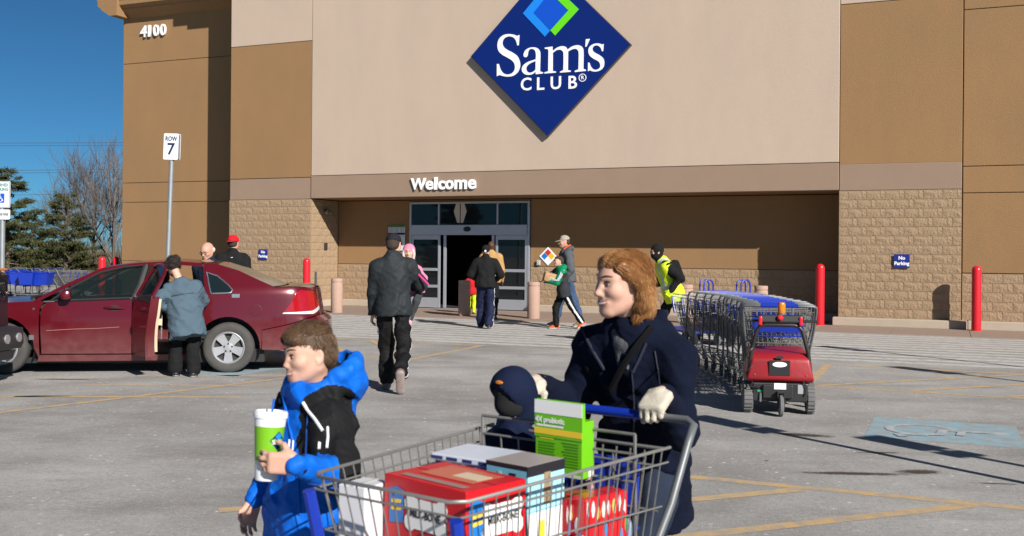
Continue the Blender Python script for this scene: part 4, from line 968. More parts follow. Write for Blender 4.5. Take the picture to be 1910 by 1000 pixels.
# ================================================================= shopping carts
WIRE_M = mat('zinc cart wire', (.22, .215, .205), .45, metal=.35, var=.3, vscale=20)
TUBE_M = mat('grey cart tube', (.15, .16, .17), .45, metal=.3, var=.25, vscale=9)
CBLUE = mat('blue cart plastic', (.006, .03, .33), .35, var=.2, vscale=6)
CASTER = mat('grey caster rubber', (.10, .10, .10), .8)
CL, CWF, CWR, CZF, CZR, CHX, CHZ, CHW = .94, .525, .694, .985, .993, 1.075, 1.06, .735
def cart_parts():
    """local frame: x from the front to the handle, y across, z up"""
    out = []
    top = lambda x: (CWF + (CWR - CWF) * x / CL) / 2
    bx0, bx1, bz0, bz1, bw0, bw1 = .10, .90, .56, .48, .20, .29
    def side(y, t, x):       # t 0 at rim, 1 at the floor
        f = x / CL; xt = f * CL; xb = bx0 + f * (bx1 - bx0)
        return Vector((xt + (xb - xt) * t, y * (top(xt) + ((bw0 + (bw1 - bw0) * f) - top(xt)) * t), (CZF + (CZR - CZF) * f) + ((bz0 + (bz1 - bz0) * f) - (CZF + (CZR - CZF) * f)) * t))
    for y in (-1, 1):
        m = MB()
        for k in range(1, 21):
            x = CL * k / 21; m.tube([side(y, 0, x), side(y, 1, x)], .0022, 4, cap=False)
        for t, r in ((.09, .0036), (.36, .0032), (.62, .0032), (.82, .003)):
            m.tube([side(y, t, 0), side(y, t, CL)], r, 5, cap=False)
        out.append(('side_panel', m, WIRE_M))
    m = MB()
    for k in range(1, 12):
        f = -1 + 2 * k / 12; a = side(1, 0, 0); b = side(1, 1, 0); m.tube([(a.x, f * a.y, a.z), (b.x, f * b.y, b.z)], .0022, 4, cap=False)
    for t in (.09, .36, .62, .82): m.tube([side(-1, t, 0), side(1, t, 0)], .0034, 5, cap=False)
    out.append(('front_panel', m, WIRE_M))
    m = MB()
    for k in range(1, 13):
        f = -1 + 2 * k / 13; m.tube([(.90, f * .33, CZR - .01), (.88, f * .28, .50)], .0027, 4, cap=False)
    for z in (.94, .8, .66): m.tube([(.895, -.33, z), (.895, .33, z)], .004, 5, cap=False)
    m.tube([(.905, -.34, CZR), (.905, .34, CZR)], .006, 6)
    out.append(('rear_gate', m, WIRE_M))
    m = MB()
    for k in range(0, 13):
        f = -1 + 2 * k / 12; m.tube([(bx0, f * bw0, bz0), (bx1, f * bw1, bz1)], .0027, 4, cap=False)
    for k in range(0, 9):
        f = k / 8; w = bw0 + (bw1 - bw0) * f; x = bx0 + f * (bx1 - bx0); z = bz0 + (bz1 - bz0) * f; m.tube([(x, -w, z), (x, w, z)], .003, 4, cap=False)
    out.append(('basket_floor', m, WIRE_M))
    m = MB(); m.tube([side(-1, 0, CL), side(-1, 0, .03), side(-1, 0, 0) + Vector((0, .03, 0)), side(1, 0, 0) - Vector((0, .03, 0)), side(1, 0, .03), side(1, 0, CL)], .0052, 7)
    out.append(('rim', m, WIRE_M))
    # child seat: folding wire frame with blue flap
    m = MB()
    for z in (.985, .9): m.tube([(.81, -.29, z), (.81, .29, z)], .0045, 5)
    for k in range(9):
        f = -1 + .25 * k; m.tube([(.81, f * .29, .985), (.83, f * .28, .74)], .003, 4)
    for y in (-.31, .31): m.tube([(.81, y * .95, 1.045), (.81, y * .95, .99), (.83, y * .93, .72), (.9, y * .95, .70)], .0055, 6)
    m.tube([(.81, -.295, 1.045), (.81, .295, 1.045)], .0055, 6)
    out.append(('child_seat_frame', m, WIRE_M))
    m = MB(); m.box((.865, 0, .735), (.09, .52, .012), bev=.004); out.append(('child_seat', m, CBLUE))
    m = MB(); m.box((.915, 0, .86), (.012, .50, .17), bev=.004, rot=Euler((0, .12, 0)).to_matrix()); out.append(('seat_flap', m, CBLUE))
    # frame: handle ends sweep down to the chassis
    for y in (-1, 1):
        m = MB(); h = CHW / 2
        m.tube([(CHX, y * .191, CHZ), (CHX, y * (h - .03), CHZ), (CHX - .012, y * h, CHZ - .012), (CHX - .06, y * (h + .004), CHZ - .06), (.93, y * (h - .01), .82), (.78, y * (h - .05), .56), (.70, y * .30, .40), (.68, y * .295, .3)], .0135, 9)
        out.append(('frame_tube', m, TUBE_M))
    m = MB()
    m.tube([(.68, -.295, .3), (.9, -.31, .18), (.95, -.31, .16)], .012, 7); m.tube([(.68, .295, .3), (.9, .31, .18), (.95, .31, .16)], .012, 7)
    m.tube([(.95, -.31, .16), (.12, -.2, .20), (.10, -.17, .20), (.10, .17, .20), (.12, .2, .20), (.95, .31, .16)], .012, 7)
    m.tube([(.70, -.30, .42), (.2, -.2, .535), (.12, -.19, .56)], .009, 6); m.tube([(.70, .30, .42), (.2, .2, .535), (.12, .19, .56)], .009, 6)
    out.append(('chassis', m, TUBE_M))
    m = MB()
    for k in range(8):
        f = -1 + 2 * k / 7; m.tube([(.16, f * .18, .215), (.85, f * .28, .19)], .003, 4, cap=False)
    out.append(('lower_rack', m, WIRE_M))
    m = MB(); m.tube([(CHX, -.19, CHZ), (CHX, .19, CHZ)], .0165, 10); out.append(('handle', m, CBLUE))
    for y in (-1, 1):
        m = MB(); p = side(y, .05, 0); m.tube([(p.x - .012, p.y, .945), (p.x + .02, p.y * .97, .80), (p.x + .045, p.y * .93, .70)], .018, 8); out.append(('corner_bumper', m, CBLUE))
    for x, y in ((.16, -.19), (.16, .19), (.92, -.31), (.92, .31)):
        m = MB(); m.lathe([(0, -.014), (.055, -.014), (.062, -.008), (.062, .008), (.055, .014), (0, .014)], 16, (x, y, .062), Matrix.Rotation(R(90), 3, 'X'))
        m.tube([(x, y - .02, .06), (x, y - .02, .13), (x - .01, y, .15), (x, y + .02, .13), (x, y + .02, .06)], .007, 5); out.append(('caster', m, CASTER))
    return out
def make_cart():
    r = empty('shopping_cart')
    for n, m, mt in cart_parts(): m.build(n, mt, r)
    return r
proto = make_cart()
CT = R(53.785); CARTO = Vector((-.336, 2.648, 0))
proto.location = CARTO; proto.rotation_euler = (0, 0, CT)
tag(proto, 'grey wire shopping cart loaded with boxes in the foreground, pushed by the red-haired woman', 'shopping cart', 'grey wire shopping carts')
MB().tube([(.80, -.115, .985), (.80, -.125, .92), (.81, -.15, .82), (.83, -.165, .74)], .011, 6).build('safety_strap', mat('pink strap', (.42, .2, .24), .8), proto)
def cart_at(x, y, rz, label, group):
    c = empty('shopping_cart', (x, y, 0), rz, label, 'shopping cart', group)
    for ch in proto.children:
        if ch.name.startswith('safety_strap'): continue
        k = ch.copy(); COL.objects.link(k); k.parent = c
    return c
NC = 13; hx, hy = 2.77, 10.62
names = ['nearest cart of the row, its blue handle right behind the cart pusher', 'second cart of the row counting from the cart pusher', 'third cart of the row counting from the cart pusher', 'fourth cart of the row counting from the cart pusher', 'fifth cart of the row counting from the cart pusher', 'sixth cart of the row counting from the cart pusher', 'seventh cart of the row, halfway between cart pusher and wall', 'eighth cart of the row, just past its middle', 'fifth cart of the row counting from its far end', 'fourth cart of the row counting from its far end', 'third cart of the row counting from its far end', 'second cart of the row counting from its far end', 'farthest cart of the row, its basket nose free beside the yellow vest']
for i in range(NC):
    ph = R(13 - 24 * i / (NC - 1))
    d = Vector((math.sin(ph), math.cos(ph)))
    o = Vector((hx, hy)) + d * CHX
    cart_at(o.x, o.y, math.atan2(-d.y, -d.x) + R(random.uniform(-1.2, 1.2)), names[i], 'nested shopping carts in the row before the cart pusher')
    hx += d.x * .33; hy += d.y * .33
# far carts at the left, beyond the car
for i in range(4):
    q = P(122 + i * 15, 500, 33); far = cart_at(q[0], q[1], R(180 + 4), ('first', 'second', 'third', 'fourth', 'fifth', 'sixth', 'seventh')[i] + ' grey wire cart from the left in the far row behind the car bonnet', 'grey carts parked beyond the red car'); far.scale = (.9, .9, .9)
def blue_cart(x, y, rz, label):
    r = empty('blue_cart', (x, y, 0), rz, label, 'shopping cart', 'blue plastic carts parked beyond the red car')
    r.scale = (.9, .9, .9); m = MB()
    m.add([(0, -.2, .5), (0, .2, .5), (-.06, -.25, .9), (-.06, .25, .9), (.9, -.3, .96), (.9, .3, .96), (.82, -.26, .42), (.82, .26, .42)], [(0, 1, 3, 2), (0, 2, 4, 6), (1, 7, 5, 3), (0, 6, 7, 1), (6, 4, 5, 7)]); m.build('basket', CBLUE, r)
    m = MB(); m.tube([(-.06, -.25, .9), (.9, -.3, .96), (.9, .3, .96), (-.06, .25, .9)], .02, 6, closed=True); m.build('rim', CBLUE, r)
    m = MB(); m.tube([(.85, -.28, .9), (1.05, -.3, 1.04), (1.05, .3, 1.04), (.85, .28, .9)], .016, 6); m.build('handle', TUBE_M, r)
    m = MB()
    for y_ in (-.22, .22): m.tube([(.8, y_, .45), (.85, y_, .15), (.1, y_ * .8, .15), (.1, y_ * .8, .5)], .015, 6)
    m.build('chassis', TUBE_M, r)
    for a, b in ((.12, -.17), (.12, .17), (.85, -.22), (.85, .22)):
        m = MB(); m.lathe([(0, -.015), (.06, -.015), (.06, .015), (0, .015)], 10, (a, b, .06), Matrix.Rotation(R(90), 3, 'X')); m.build('caster', CASTER, r)
for i, (px, D, rz) in enumerate(((22, 32.5, 20), (48, 32, 100), (72, 33, 160), (92, 32.4, 175), (2, 33.5, 80))):
    q = P(px, 500, D); blue_cart(q[0], q[1], R(rz), ('blue plastic cart half hidden by the pickup', 'blue plastic cart showing its wide end left of the car bonnet', 'blue plastic cart in the middle of the blue cluster', 'blue plastic cart at the right end of the blue cluster', 'blue plastic cart behind the sign pole at the left edge')[i])
# blue hoops behind the row
for px, nm in ((1322, 'blue double-hooped flatbed cart handle behind the far end of the cart row'), (1391, 'blue double-hooped flatbed cart handle behind the middle of the cart row')):
    q = P(px, 500, 17.6); r = empty('flatbed_cart', (q[0], q[1], 0), R(20), nm, 'flatbed cart', 'blue flatbed carts behind the cart row')
    for y in (0, .14):
        MB().tube([(-.09, y, .25), (-.09, y, 1.06)] + [(-.09 * math.cos(a), y, 1.06 + .09 * math.sin(a)) for a in np.linspace(.3, 2.9, 7)] + [(.09, y, 1.06), (.09, y, .25)], .014, 7).build('hoop', CBLUE, r)
    MB().box((0, .65, .24), (.6, 1.3, .04), bev=.01).build('platform', CBLUE, r)
    for a in (-.24, .24):
        for b in (.1, 1.2): MB().lathe([(0, -.02), (.1, -.02), (.1, .02), (0, .02)], 12, (a, b, .1), Matrix.Rotation(R(90), 3, 'Y')).build('wheel', CASTER, r)

# ================================================================= the cart pusher
PRED = mat('red pusher hood', (.30, .006, .013), .42, spec=.45, var=.8, vscale=7, col2=(.20, .02, .022), bump=.1, bscale=20); PBLK = mat('black powder coat', (.014, .014, .015), .45, var=.4, vscale=6, col2=(.04, .038, .036))
PT = empty('cart_pusher', (2.72, 10.45, 0), R(-9), 'red and black electric cart pusher with amber beacon behind the row of carts', 'cart pusher')
m = MB(); m.prism([(-.26, .325), (-.30, .36), (-.285, .56), (-.24, .60), (.30, .64), (.34, .6), (.34, .325)], (0, 0, 0), (0, 0, 0), (0, 1, 0), (0, 0, 1))
vs = [(-.26, .325), (-.295, .36), (-.285, .55), (-.22, .61), (.30, .64), (.34, .6), (.34, .325)]
def hood(mb, hw0, hw1):
    a = []; n = len(vs)
    for s in (-1, 1):
        for y, z in vs:
            w = hw0 if z < .5 else hw1; a.append((s * w, y, z))
    mb.add(a, [tuple(range(n)), tuple(range(2 * n - 1, n - 1, -1))] + [(i, n + i, n + (i + 1) % n, (i + 1) % n) for i in range(n)])
m = MB(); hood(m, .33, .28); h = m.build('hood', PRED, PT)
bv = h.modifiers.new('bevel', 'BEVEL'); bv.width = .025; bv.segments = 3; bv.limit_method = 'ANGLE'
for p in h.data.polygons: p.use_smooth = True
m = MB(); m.bb(-.27, .27, -.27, .34, .13, .318, 0, .015); m.build('chassis', PBLK, PT)
m = MB(); m.bb(-.17, .12, -.31, -.268, .17, .30, 0, .008); m.build('front_plate', PBLK, PT)
m = MB(); m.tube([(.30, -.24, .36), (.27, -.25, .62), (.21, -.27, .84), (.17, -.275, .885), (.12, -.28, .895), (-.14, -.28, .895), (-.19, -.275, .885), (-.23, -.27, .84), (-.28, -.25, .62), (-.31, -.24, .36)], .021, 9); m.build('guard_bar', PBLK, PT)
m = MB(); m.box((-.005, -.24, .935), (.42, .13, .085), bev=.015, rot=Euler((R(-25), 0, 0)).to_matrix()); m.build('console', PBLK, PT)
m = MB(); m.tube([(-.34, -.2, .93), (.36, -.2, .93)], .014, 8); m.build('handlebar', PBLK, PT)
for x in (-.2, .19): MB().box((x, -.29, .935), (.035, .06, .09), bev=.012).build('red_grip', RED, PT)
m = MB(); m.lathe([(.0, .03), (.02, .028), (.03, .016), (.03, .006), (.015, 0), (.015, -.02)], 16, (-.01, -.31, .965), Matrix.Rotation(R(65), 3, 'X')); m.build('stop_knob', RED, PT)
m = MB(); m.lathe([(.045, 1.0), (.045, 1.02), (.036, 1.024)], 16, (.015, -.2, -.01)); m.build('beacon_base', TUBE_M, PT)
m = MB(); m.lathe([(.036, 1.01), (.038, 1.02), (.037, 1.10), (.03, 1.115), (0, 1.118)], 16, (.015, -.2, 0)); m.build('beacon', mat('amber beacon lens', (.75, .22, .01), .15, var=.5, vscale=60, col2=(.35, .08, .0)), PT)
m = MB(); m.tube([(.12, -.2, .97), (.12, -.2, 1.06)], .012, 6); m.build('key_switch', TUBE_M, PT)
m = MB(); m.box((-.01, -.302, .47), (.20, .006, .15), rot=Euler((R(3), 0, 0)).to_matrix()); m.build('maker_plate', BLKPL, PT)
m = MB(); m.add([(-.01 + .07 * math.cos(a), -.3115, .505 + .026 * math.sin(a)) for a in np.linspace(0, 6.283, 21)[:-1]], [tuple(range(20))]); m.build('oval_label', SIGNW, PT)
m = MB(); m.box((-.01, -.303, .575), (.07, .006, .025)); m.build('vent_slot', BLKPL, PT)
m = MB(); m.tube([(.22, -.285, .34), (.25, -.295, .28), (.24, -.29, .2)], .007, 5); m.build('side_cable', PBLK, PT)
for x_ in (-.25, .25): MB().lathe([(0, 0), (.009, 0), (.008, .004), (0, .005)], 8, (x_, -.296, .40), Matrix.Rotation(R(90), 3, 'X')).build('bolt', TUBE_M, PT)
m = MB(); m.box((-.005, -.3125, .29), (.115, .003, .06)); m.build('white_label', SIGNW, PT)
m = MB(); m.box((.2, -.273, .26), (.06, .004, .09)); m.build('grey_label', mat('grey label', (.3, .3, .31), .5), PT)
m = MB(); m.box((-.19, -.275, .235), (.07, .012, .02), bev=.004); m.build('green_plug', mat('green plug', (.02, .3, .1), .4), PT)
m = MB(); m.tube([(-.19, -.28, .22), (-.195, -.29, .13)], .012, 6); m.build('plug', TUBE_M, PT)
pts = [(-.30 + .03 * math.sin(q * 22), -.27 + .03 * math.cos(q * 22), .9 - .62 * q) for q in np.linspace(0, 1, 130)]
m = MB(); m.tube(pts + [(-.2, -.29, .27)], .008, 4); m.build('coiled_cable', PBLK, PT)
def tread_wheel(x, y, r, w, name):
    m = MB(); rot = Matrix.Rotation(R(90), 3, 'Y')
    m.lathe([(0, -w), (r * .8, -w), (r, -w * .8), (r, w * .8), (r * .8, w), (r * .5, w * .9), (0, w * .7)], 24, (x, y, r), rot)
    for k in range(24):
        a = 2 * math.pi * k / 24; m.box((x, y + (r + .002) * math.cos(a), r + (r + .002) * math.sin(a)), (w * 1.7, .014, .012), rot=Matrix.Rotation(a, 3, 'X') @ Matrix.Rotation(R(90), 3, 'X'))
    m.build(name, mat('grey solid tyre', (.10, .10, .10), .85, var=.5, vscale=8, col2=(.2, .2, .2)), PT)
tread_wheel(.305, -.12, .155, .04, 'drive_wheel'); tread_wheel(-.305, -.12, .155, .05, 'drive_wheel')
m = MB(); m.lathe([(0, -.022), (.085, -.022), (.105, -.012), (.105, .012), (.085, .022), (0, .022)], 20, (0, -.36, .105), Matrix.Rotation(R(90), 3, 'Y')); m.build('caster', mat('grey solid tyre', ()), PT)
m = MB(); m.box((.03, -.35, .16), (.01, .05, .16)); m.box((-.03, -.35, .16), (.01, .05, .16)); m.box((0, -.33, .235), (.07, .08, .015)); m.build('caster_fork', PBLK, PT)
m = MB(); m.bb(-.22, -.16, .3, .75, .3, .36, 0, .01); m.bb(.16, .22, .3, .75, .3, .36, 0, .01); m.build('push_arm', PBLK, PT)
# ================================================================= people: smooth bodies grown from joints
def v3(*a): return np.array(a, float)
def unit(a): a = np.asarray(a, float); return a / (np.linalg.norm(a) + 1e-12)
class Sdf:
    """smooth union of tapered limbs and ellipsoids, turned into one continuous skin"""
    def __init__(s): s.ops = []; s.cuts = []
    def cap(s, a, b, ra, rb=None, k=.02, sub=False, sq=None):
        """tapered limb a-b; sq = (axis, factor) flattens it along an axis"""
        a = np.asarray(a, float); b = np.asarray(b, float); rb = ra if rb is None else rb; R_ = max(ra, rb)
        ba = b - a; L2 = max(ba.dot(ba), 1e-12)
        def f(X, Y, Z):
            px, py, pz = X - a[0], Y - a[1], Z - a[2]
            t = np.clip((px * ba[0] + py * ba[1] + pz * ba[2]) / L2, 0, 1)
            qx, qy, qz = px - t * ba[0], py - t * ba[1], pz - t * ba[2]
            if sq is not None:
                ax, fac = sq; d = qx * ax[0] + qy * ax[1] + qz * ax[2]; e = d * (1 / fac - 1)
                return (np.sqrt((qx + ax[0] * e) ** 2 + (qy + ax[1] * e) ** 2 + (qz + ax[2] * e) ** 2) - (ra + (rb - ra) * t)) * min(1, fac)
            return np.sqrt(qx * qx + qy * qy + qz * qz) - (ra + (rb - ra) * t)
        m = max(R_, R_ * (sq[1] if sq else 1))
        s.ops.append((f, np.minimum(a, b) - m, np.maximum(a, b) + m, k, sub)); return s
    def ell(s, c, r, rot=None, k=.02, sub=False):
        c = np.asarray(c, float); r = np.asarray(r, float); M_ = np.eye(3) if rot is None else np.asarray(rot, float)
        def f(X, Y, Z):
            p = [X - c[0], Y - c[1], Z - c[2]]
            q = [p[0] * M_[0, i] + p[1] * M_[1, i] + p[2] * M_[2, i] for i in range(3)]
            k0 = np.sqrt((q[0] / r[0]) ** 2 + (q[1] / r[1]) ** 2 + (q[2] / r[2]) ** 2)
            k1 = np.sqrt((q[0] / r[0] ** 2) ** 2 + (q[1] / r[1] ** 2) ** 2 + (q[2] / r[2] ** 2) ** 2) + 1e-9
            return k0 * (k0 - 1) / k1
        e = np.abs(M_) @ r
        s.ops.append((f, c - e, c + e, k, sub)); return s
    def rbox(s, c, half, rot=None, rnd=.01, k=.01, sub=False):
        c = np.asarray(c, float); h = np.asarray(half, float) - rnd; M_ = np.eye(3) if rot is None else np.asarray(rot, float)
        def f(X, Y, Z):
            p = [X - c[0], Y - c[1], Z - c[2]]
            q = [np.abs(p[0] * M_[0, i] + p[1] * M_[1, i] + p[2] * M_[2, i]) - h[i] for i in range(3)]
            return np.sqrt(sum(np.maximum(x, 0) ** 2 for x in q)) + np.minimum(np.maximum(q[0], np.maximum(q[1], q[2])), 0) - rnd
        e = np.abs(M_) @ np.asarray(half, float)
        s.ops.append((f, c - e, c + e, k, sub)); return s
    def cut(s, p, n, k=.004):
        """keep the side that n points away from"""
        s.cuts.append((np.asarray(p, float), unit(n), k)); return s
    def skin(s, h, name, mats, parent, fold=None, matfn=None, smooth=1):
        lo = np.min([o[1] for o in s.ops if not o[4]], axis=0) - 3 * h - .02; hi = np.max([o[2] for o in s.ops if not o[4]], axis=0) + 3 * h + .02
        n = np.ceil((hi - lo) / h).astype(int) + 1
        ax = [lo[i] + h * np.arange(n[i]) for i in range(3)]
        D = np.full(n, .2, np.float32)
        for f, a, b, k, sub in s.ops:
            pad = max(k, .01) + 2.5 * h
            i0 = np.clip(((a - pad - lo) / h).astype(int), 0, n); i1 = np.clip(((b + pad - lo) / h).astype(int) + 2, 0, n)
            if np.any(i1 <= i0): continue
            sl = tuple(slice(i0[i], i1[i]) for i in range(3))
            d = f(ax[0][sl[0]][:, None, None], ax[1][sl[1]][None, :, None], ax[2][sl[2]][None, None, :]).astype(np.float32)
            E = D[sl]
            if sub: hh = np.maximum(k - np.abs(E + d), 0) / k; D[sl] = np.maximum(E, -d) + hh * hh * k * .25
            else: hh = np.maximum(k - np.abs(E - d), 0) / k; D[sl] = np.minimum(E, d) - hh * hh * k * .25
        for p, nn, k in s.cuts:
            d = ((ax[0] - p[0]) * nn[0])[:, None, None] + ((ax[1] - p[1]) * nn[1])[None, :, None] + ((ax[2] - p[2]) * nn[2])[None, None, :]
            d = d.astype(np.float32); hh = np.maximum(k - np.abs(D - d), 0) / k; D = np.maximum(D, d) + hh * hh * k * .25
        if fold is not None:
            I = np.argwhere(np.abs(D) < .035); Pt = lo + I * h
            D[I[:, 0], I[:, 1], I[:, 2]] += fold(Pt).astype(np.float32)
        V, F = nets(D, lo, h)
        if len(V) == 0: return None
        for _ in range(smooth):
            acc = np.zeros_like(V); cnt = np.zeros(len(V))
            for a_ in range(4):
                b_ = (a_ + 1) % 4
                np.add.at(acc, F[:, a_], V[F[:, b_]]); np.add.at(acc, F[:, b_], V[F[:, a_]]); np.add.at(cnt, F[:, a_], 1); np.add.at(cnt, F[:, b_], 1)
            V = .55 * V + .45 * acc / np.maximum(cnt, 1)[:, None]
        me = bpy.data.meshes.new(name); me.vertices.add(len(V)); me.vertices.foreach_set('co', V.astype(np.float32).ravel())
        me.loops.add(len(F) * 4); me.loops.foreach_set('vertex_index', F.astype(np.int32).ravel()); me.polygons.add(len(F))
        me.polygons.foreach_set('loop_start', np.arange(0, len(F) * 4, 4, dtype=np.int32))
        if not isinstance(mats, (list, tuple)): mats = [mats]
        for m in mats: me.materials.append(m)
        if matfn is not None: me.polygons.foreach_set('material_index', matfn(V[F].mean(1)).astype(np.int32))
        me.polygons.foreach_set('use_smooth', np.ones(len(F), bool)); me.update(calc_edges=True); me.validate()
        return link(name, me, parent)
def nets(D, lo, h):
    Sg = D < 0
    c = np.zeros(tuple(np.array(D.shape) - 1), np.int8)
    for i in (0, 1):
        for j in (0, 1):
            for k in (0, 1): c += Sg[i:D.shape[0] - 1 + i, j:D.shape[1] - 1 + j, k:D.shape[2] - 1 + k]
    M_ = (c > 0) & (c < 8); I = np.argwhere(M_); vid = np.full(M_.shape, -1, np.int32); vid[M_] = np.arange(len(I))
    acc = np.zeros((len(I), 3)); cnt = np.zeros(len(I))
    cs = [np.array(q) for q in np.ndindex(2, 2, 2)]
    for a in cs:
        for ax in range(3):
            if a[ax]: continue
            b = a.copy(); b[ax] = 1
            da = D[I[:, 0] + a[0], I[:, 1] + a[1], I[:, 2] + a[2]]; db = D[I[:, 0] + b[0], I[:, 1] + b[1], I[:, 2] + b[2]]
            m = (da < 0) != (db < 0); t = np.where(m, da / np.where(m, da - db, 1), 0)
            p = a + t[:, None] * (b - a); acc[m] += p[m]; cnt[m] += 1
    V = lo + h * (I + acc / np.maximum(cnt, 1)[:, None]); F = []
    for ax in range(3):
        o = [x for x in range(3) if x != ax]
        A = np.take(Sg, range(0, D.shape[ax] - 1), ax); B_ = np.take(Sg, range(1, D.shape[ax]), ax); E = np.argwhere(A != B_)
        E = E[(E[:, o[0]] > 0) & (E[:, o[1]] > 0) & (E[:, o[0]] < D.shape[o[0]] - 1) & (E[:, o[1]] < D.shape[o[1]] - 1)]
        q = []
        for d0, d1 in ((-1, -1), (0, -1), (0, 0), (-1, 0)):
            g_ = E.copy(); g_[:, o[0]] += d0; g_[:, o[1]] += d1; q.append(vid[g_[:, 0], g_[:, 1], g_[:, 2]])
        q = np.stack(q, 1); inside = Sg[E[:, 0], E[:, 1], E[:, 2]]; flip = inside if ax != 1 else ~inside
        q[~flip] = q[~flip][:, ::-1]; F.append(q)
    F = np.concatenate(F); F = F[(F >= 0).all(1)]
    return V, F
def folds(amp, f=18., seed=0, vert=.5):
    """creases: warped ridges with sharp valleys over a soft swell"""
    rg = np.random.default_rng(seed); L_ = []
    for i in range(5):
        a = unit(rg.normal(0, 1, 3) * (1, 1, vert + .35 * i)); L_.append((a, unit(rg.normal(0, 1, 3)), rg.uniform(0, 6, 3), f * (.9, 1.5, 2.2, 3.1, 4.4)[i], (1, .9, .6, .42, .25)[i]))
    def fn(Pt):
        o = np.zeros(len(Pt))
        for i, (a, b, ph, w, g_) in enumerate(L_):
            u = w * (Pt @ a) + 1.6 * np.sin(w * .45 * (Pt @ b) + ph[0]) + .8 * np.sin(w * .9 * (Pt @ np.roll(b, 1)) + ph[1]) + ph[2]
            o += g_ * (np.sin(u) if i == 0 else (.65 - 1.6 * np.abs(np.sin(u * .5)) ** .6 * .8))
        return -amp * o * .6
    return fn
def rotm(yaw, pitch=0, roll=0):
    """yaw about z, then pitch (nod: positive looks down) and roll"""
    return np.array(Euler((pitch, roll, 0)).to_matrix()) if yaw == 0 else np.array(Matrix.Rotation(yaw, 3, 'Z') @ Euler((pitch, roll, 0)).to_matrix())
def hand(S_, w, d, pn, thumb, sz=1., curl=.35, spread=.1, k=.008, fat=1., tcurl=.3):
    """w wrist, d towards the fingers, pn the way the palm faces, thumb: the way the thumb side points"""
    d = unit(d); s_ = unit(np.asarray(thumb) - d * np.dot(thumb, d)); pn = unit(np.cross(s_, d)) * (1 if np.dot(np.cross(s_, d), pn) > 0 else -1)
    Rm = np.stack([s_, d, pn], 1)
    S_.rbox(w + d * .05 * sz, (.039 * sz * fat, .05 * sz, .0155 * sz * fat), Rm, .014 * sz, k)
    S_.ell(w + d * .03 * sz + s_ * .024 * sz + pn * .012 * sz, (.018 * sz * fat, .032 * sz, .016 * sz), Rm, .014 * sz)
    for i, (off, L) in enumerate(((.030, .072), (.0105, .080), (-.0105, .075), (-.030, .058))):
        p = w + d * (.092 - .006 * abs(i - 1.3)) * sz + s_ * off * sz * (.4 + .6 * fat); a = 0; r = .0088 * sz * fat; dd = unit(d + s_ * off * spread * 12)
        for j, (fr_, bend) in enumerate(((.45, 62), (.31, 78), (.24, 50))):
            a += R(bend) * (curl if not isinstance(curl, (list, tuple)) else curl[i]); q = p + (dd * math.cos(a) + pn * math.sin(a)) * L * fr_ * sz
            S_.cap(p, q, r, r * .92, .005 * sz); p = q; r *= .93
    p = w + d * .022 * sz + s_ * .03 * sz + pn * .008 * sz; q = p + unit(s_ * .75 + d * .65 + pn * .35) * .04 * sz; S_.cap(p, q, .0125 * sz * fat, .0105 * sz * fat, .01)
    e = q + unit(s_ * (.45 - tcurl) + d * .75 + pn * (.2 + tcurl * 1.6)) * .032 * sz; S_.cap(q, e, .0105 * sz * fat, .0095 * sz * fat, .006)
    e2 = e + unit(s_ * (.2 - tcurl * 1.4) + d * .8 + pn * (.3 + tcurl * 1.6)) * .026 * sz; S_.cap(e, e2, .0095 * sz * fat, .008 * sz * fat, .005)
def head_sdf(S_, c, Rm, sc=1., child=False, smile=.3, fem=False, ears=True, jaw=1.):
    X = lambda x, y, z: c + Rm @ (v3(x, y, z) * sc)
    E = lambda x, y, z, a, b, e, k=.02, sub=False: S_.ell(X(x, y, z), v3(a, b, e) * sc, Rm, k * sc, sub)
    Cp = lambda p, q, ra, rb, k=.012, sub=False: S_.cap(X(*p), X(*q), ra * sc, rb * sc, k * sc, sub)
    ch = 1 if child else 0
    E(0, .018, .034, .0765, .095, .088); E(0, -.02, .02, .068, .08, .075, .03)
    E(0, -.036, -.035, .056 + .003 * ch, .056, .076 - .008 * ch, .035)
    for s_ in (1, -1):
        Cp((s_ * .052, .005, -.045), (s_ * .018, -.068, -.092 + .006 * ch), .024 * jaw, .017, .03)
        E(s_ * .040, -.062, -.022 + .004 * smile, .026 + .004 * ch, .024 + .004 * smile, .024, .022)
        Cp((s_ * .012, -.088, .030), (s_ * .047, -.070, .030), .0085, .009, .014)
        E(s_ * .032, -.096, .007, .020, .016, .0115, .010, True)
        E(s_ * .031, -.0745, .0065, .0165, .0155, .0125, .004)
        E(s_ * .0125, -.1005, -.031, .0085, .0095, .008, .007)
    E(0, -.074, -.094 + .008 * ch, .022, .020, .018, .022)
    Cp((0, -.086, .018), (0, -.109 + .006 * ch, -.022), .0085, .0105, .012); E(0, -.112 + .006 * ch, -.0265, .0115, .012, .0105, .008)
    E(0, -.086, -.058, .030 + .004 * smile, .0155, .018, .016)
    w = .026 + .012 * smile; lift = .013 * smile
    for s_ in (1, -1):
        Cp((0, -.1005, -.0575), (s_ * w, -.082, -.058 + lift), .0048, .0030, .004); Cp((0, -.0985, -.0690), (s_ * w * .95, -.081, -.061 + lift), .0056, .003, .004)
        Cp((0, -.1065, -.0632), (s_ * w * 1.05, -.087, -.0605 + lift), .0026 if not fem else .0018, .0020, .003, True)
        if ears:
            E(s_ * .078, .012, -.002, .009, .020, .031, .006); E(s_ * .084, .006, .002, .006, .011, .018, .006, True); E(s_ * .078, .004, -.026, .006, .009, .011, .006)
    return X
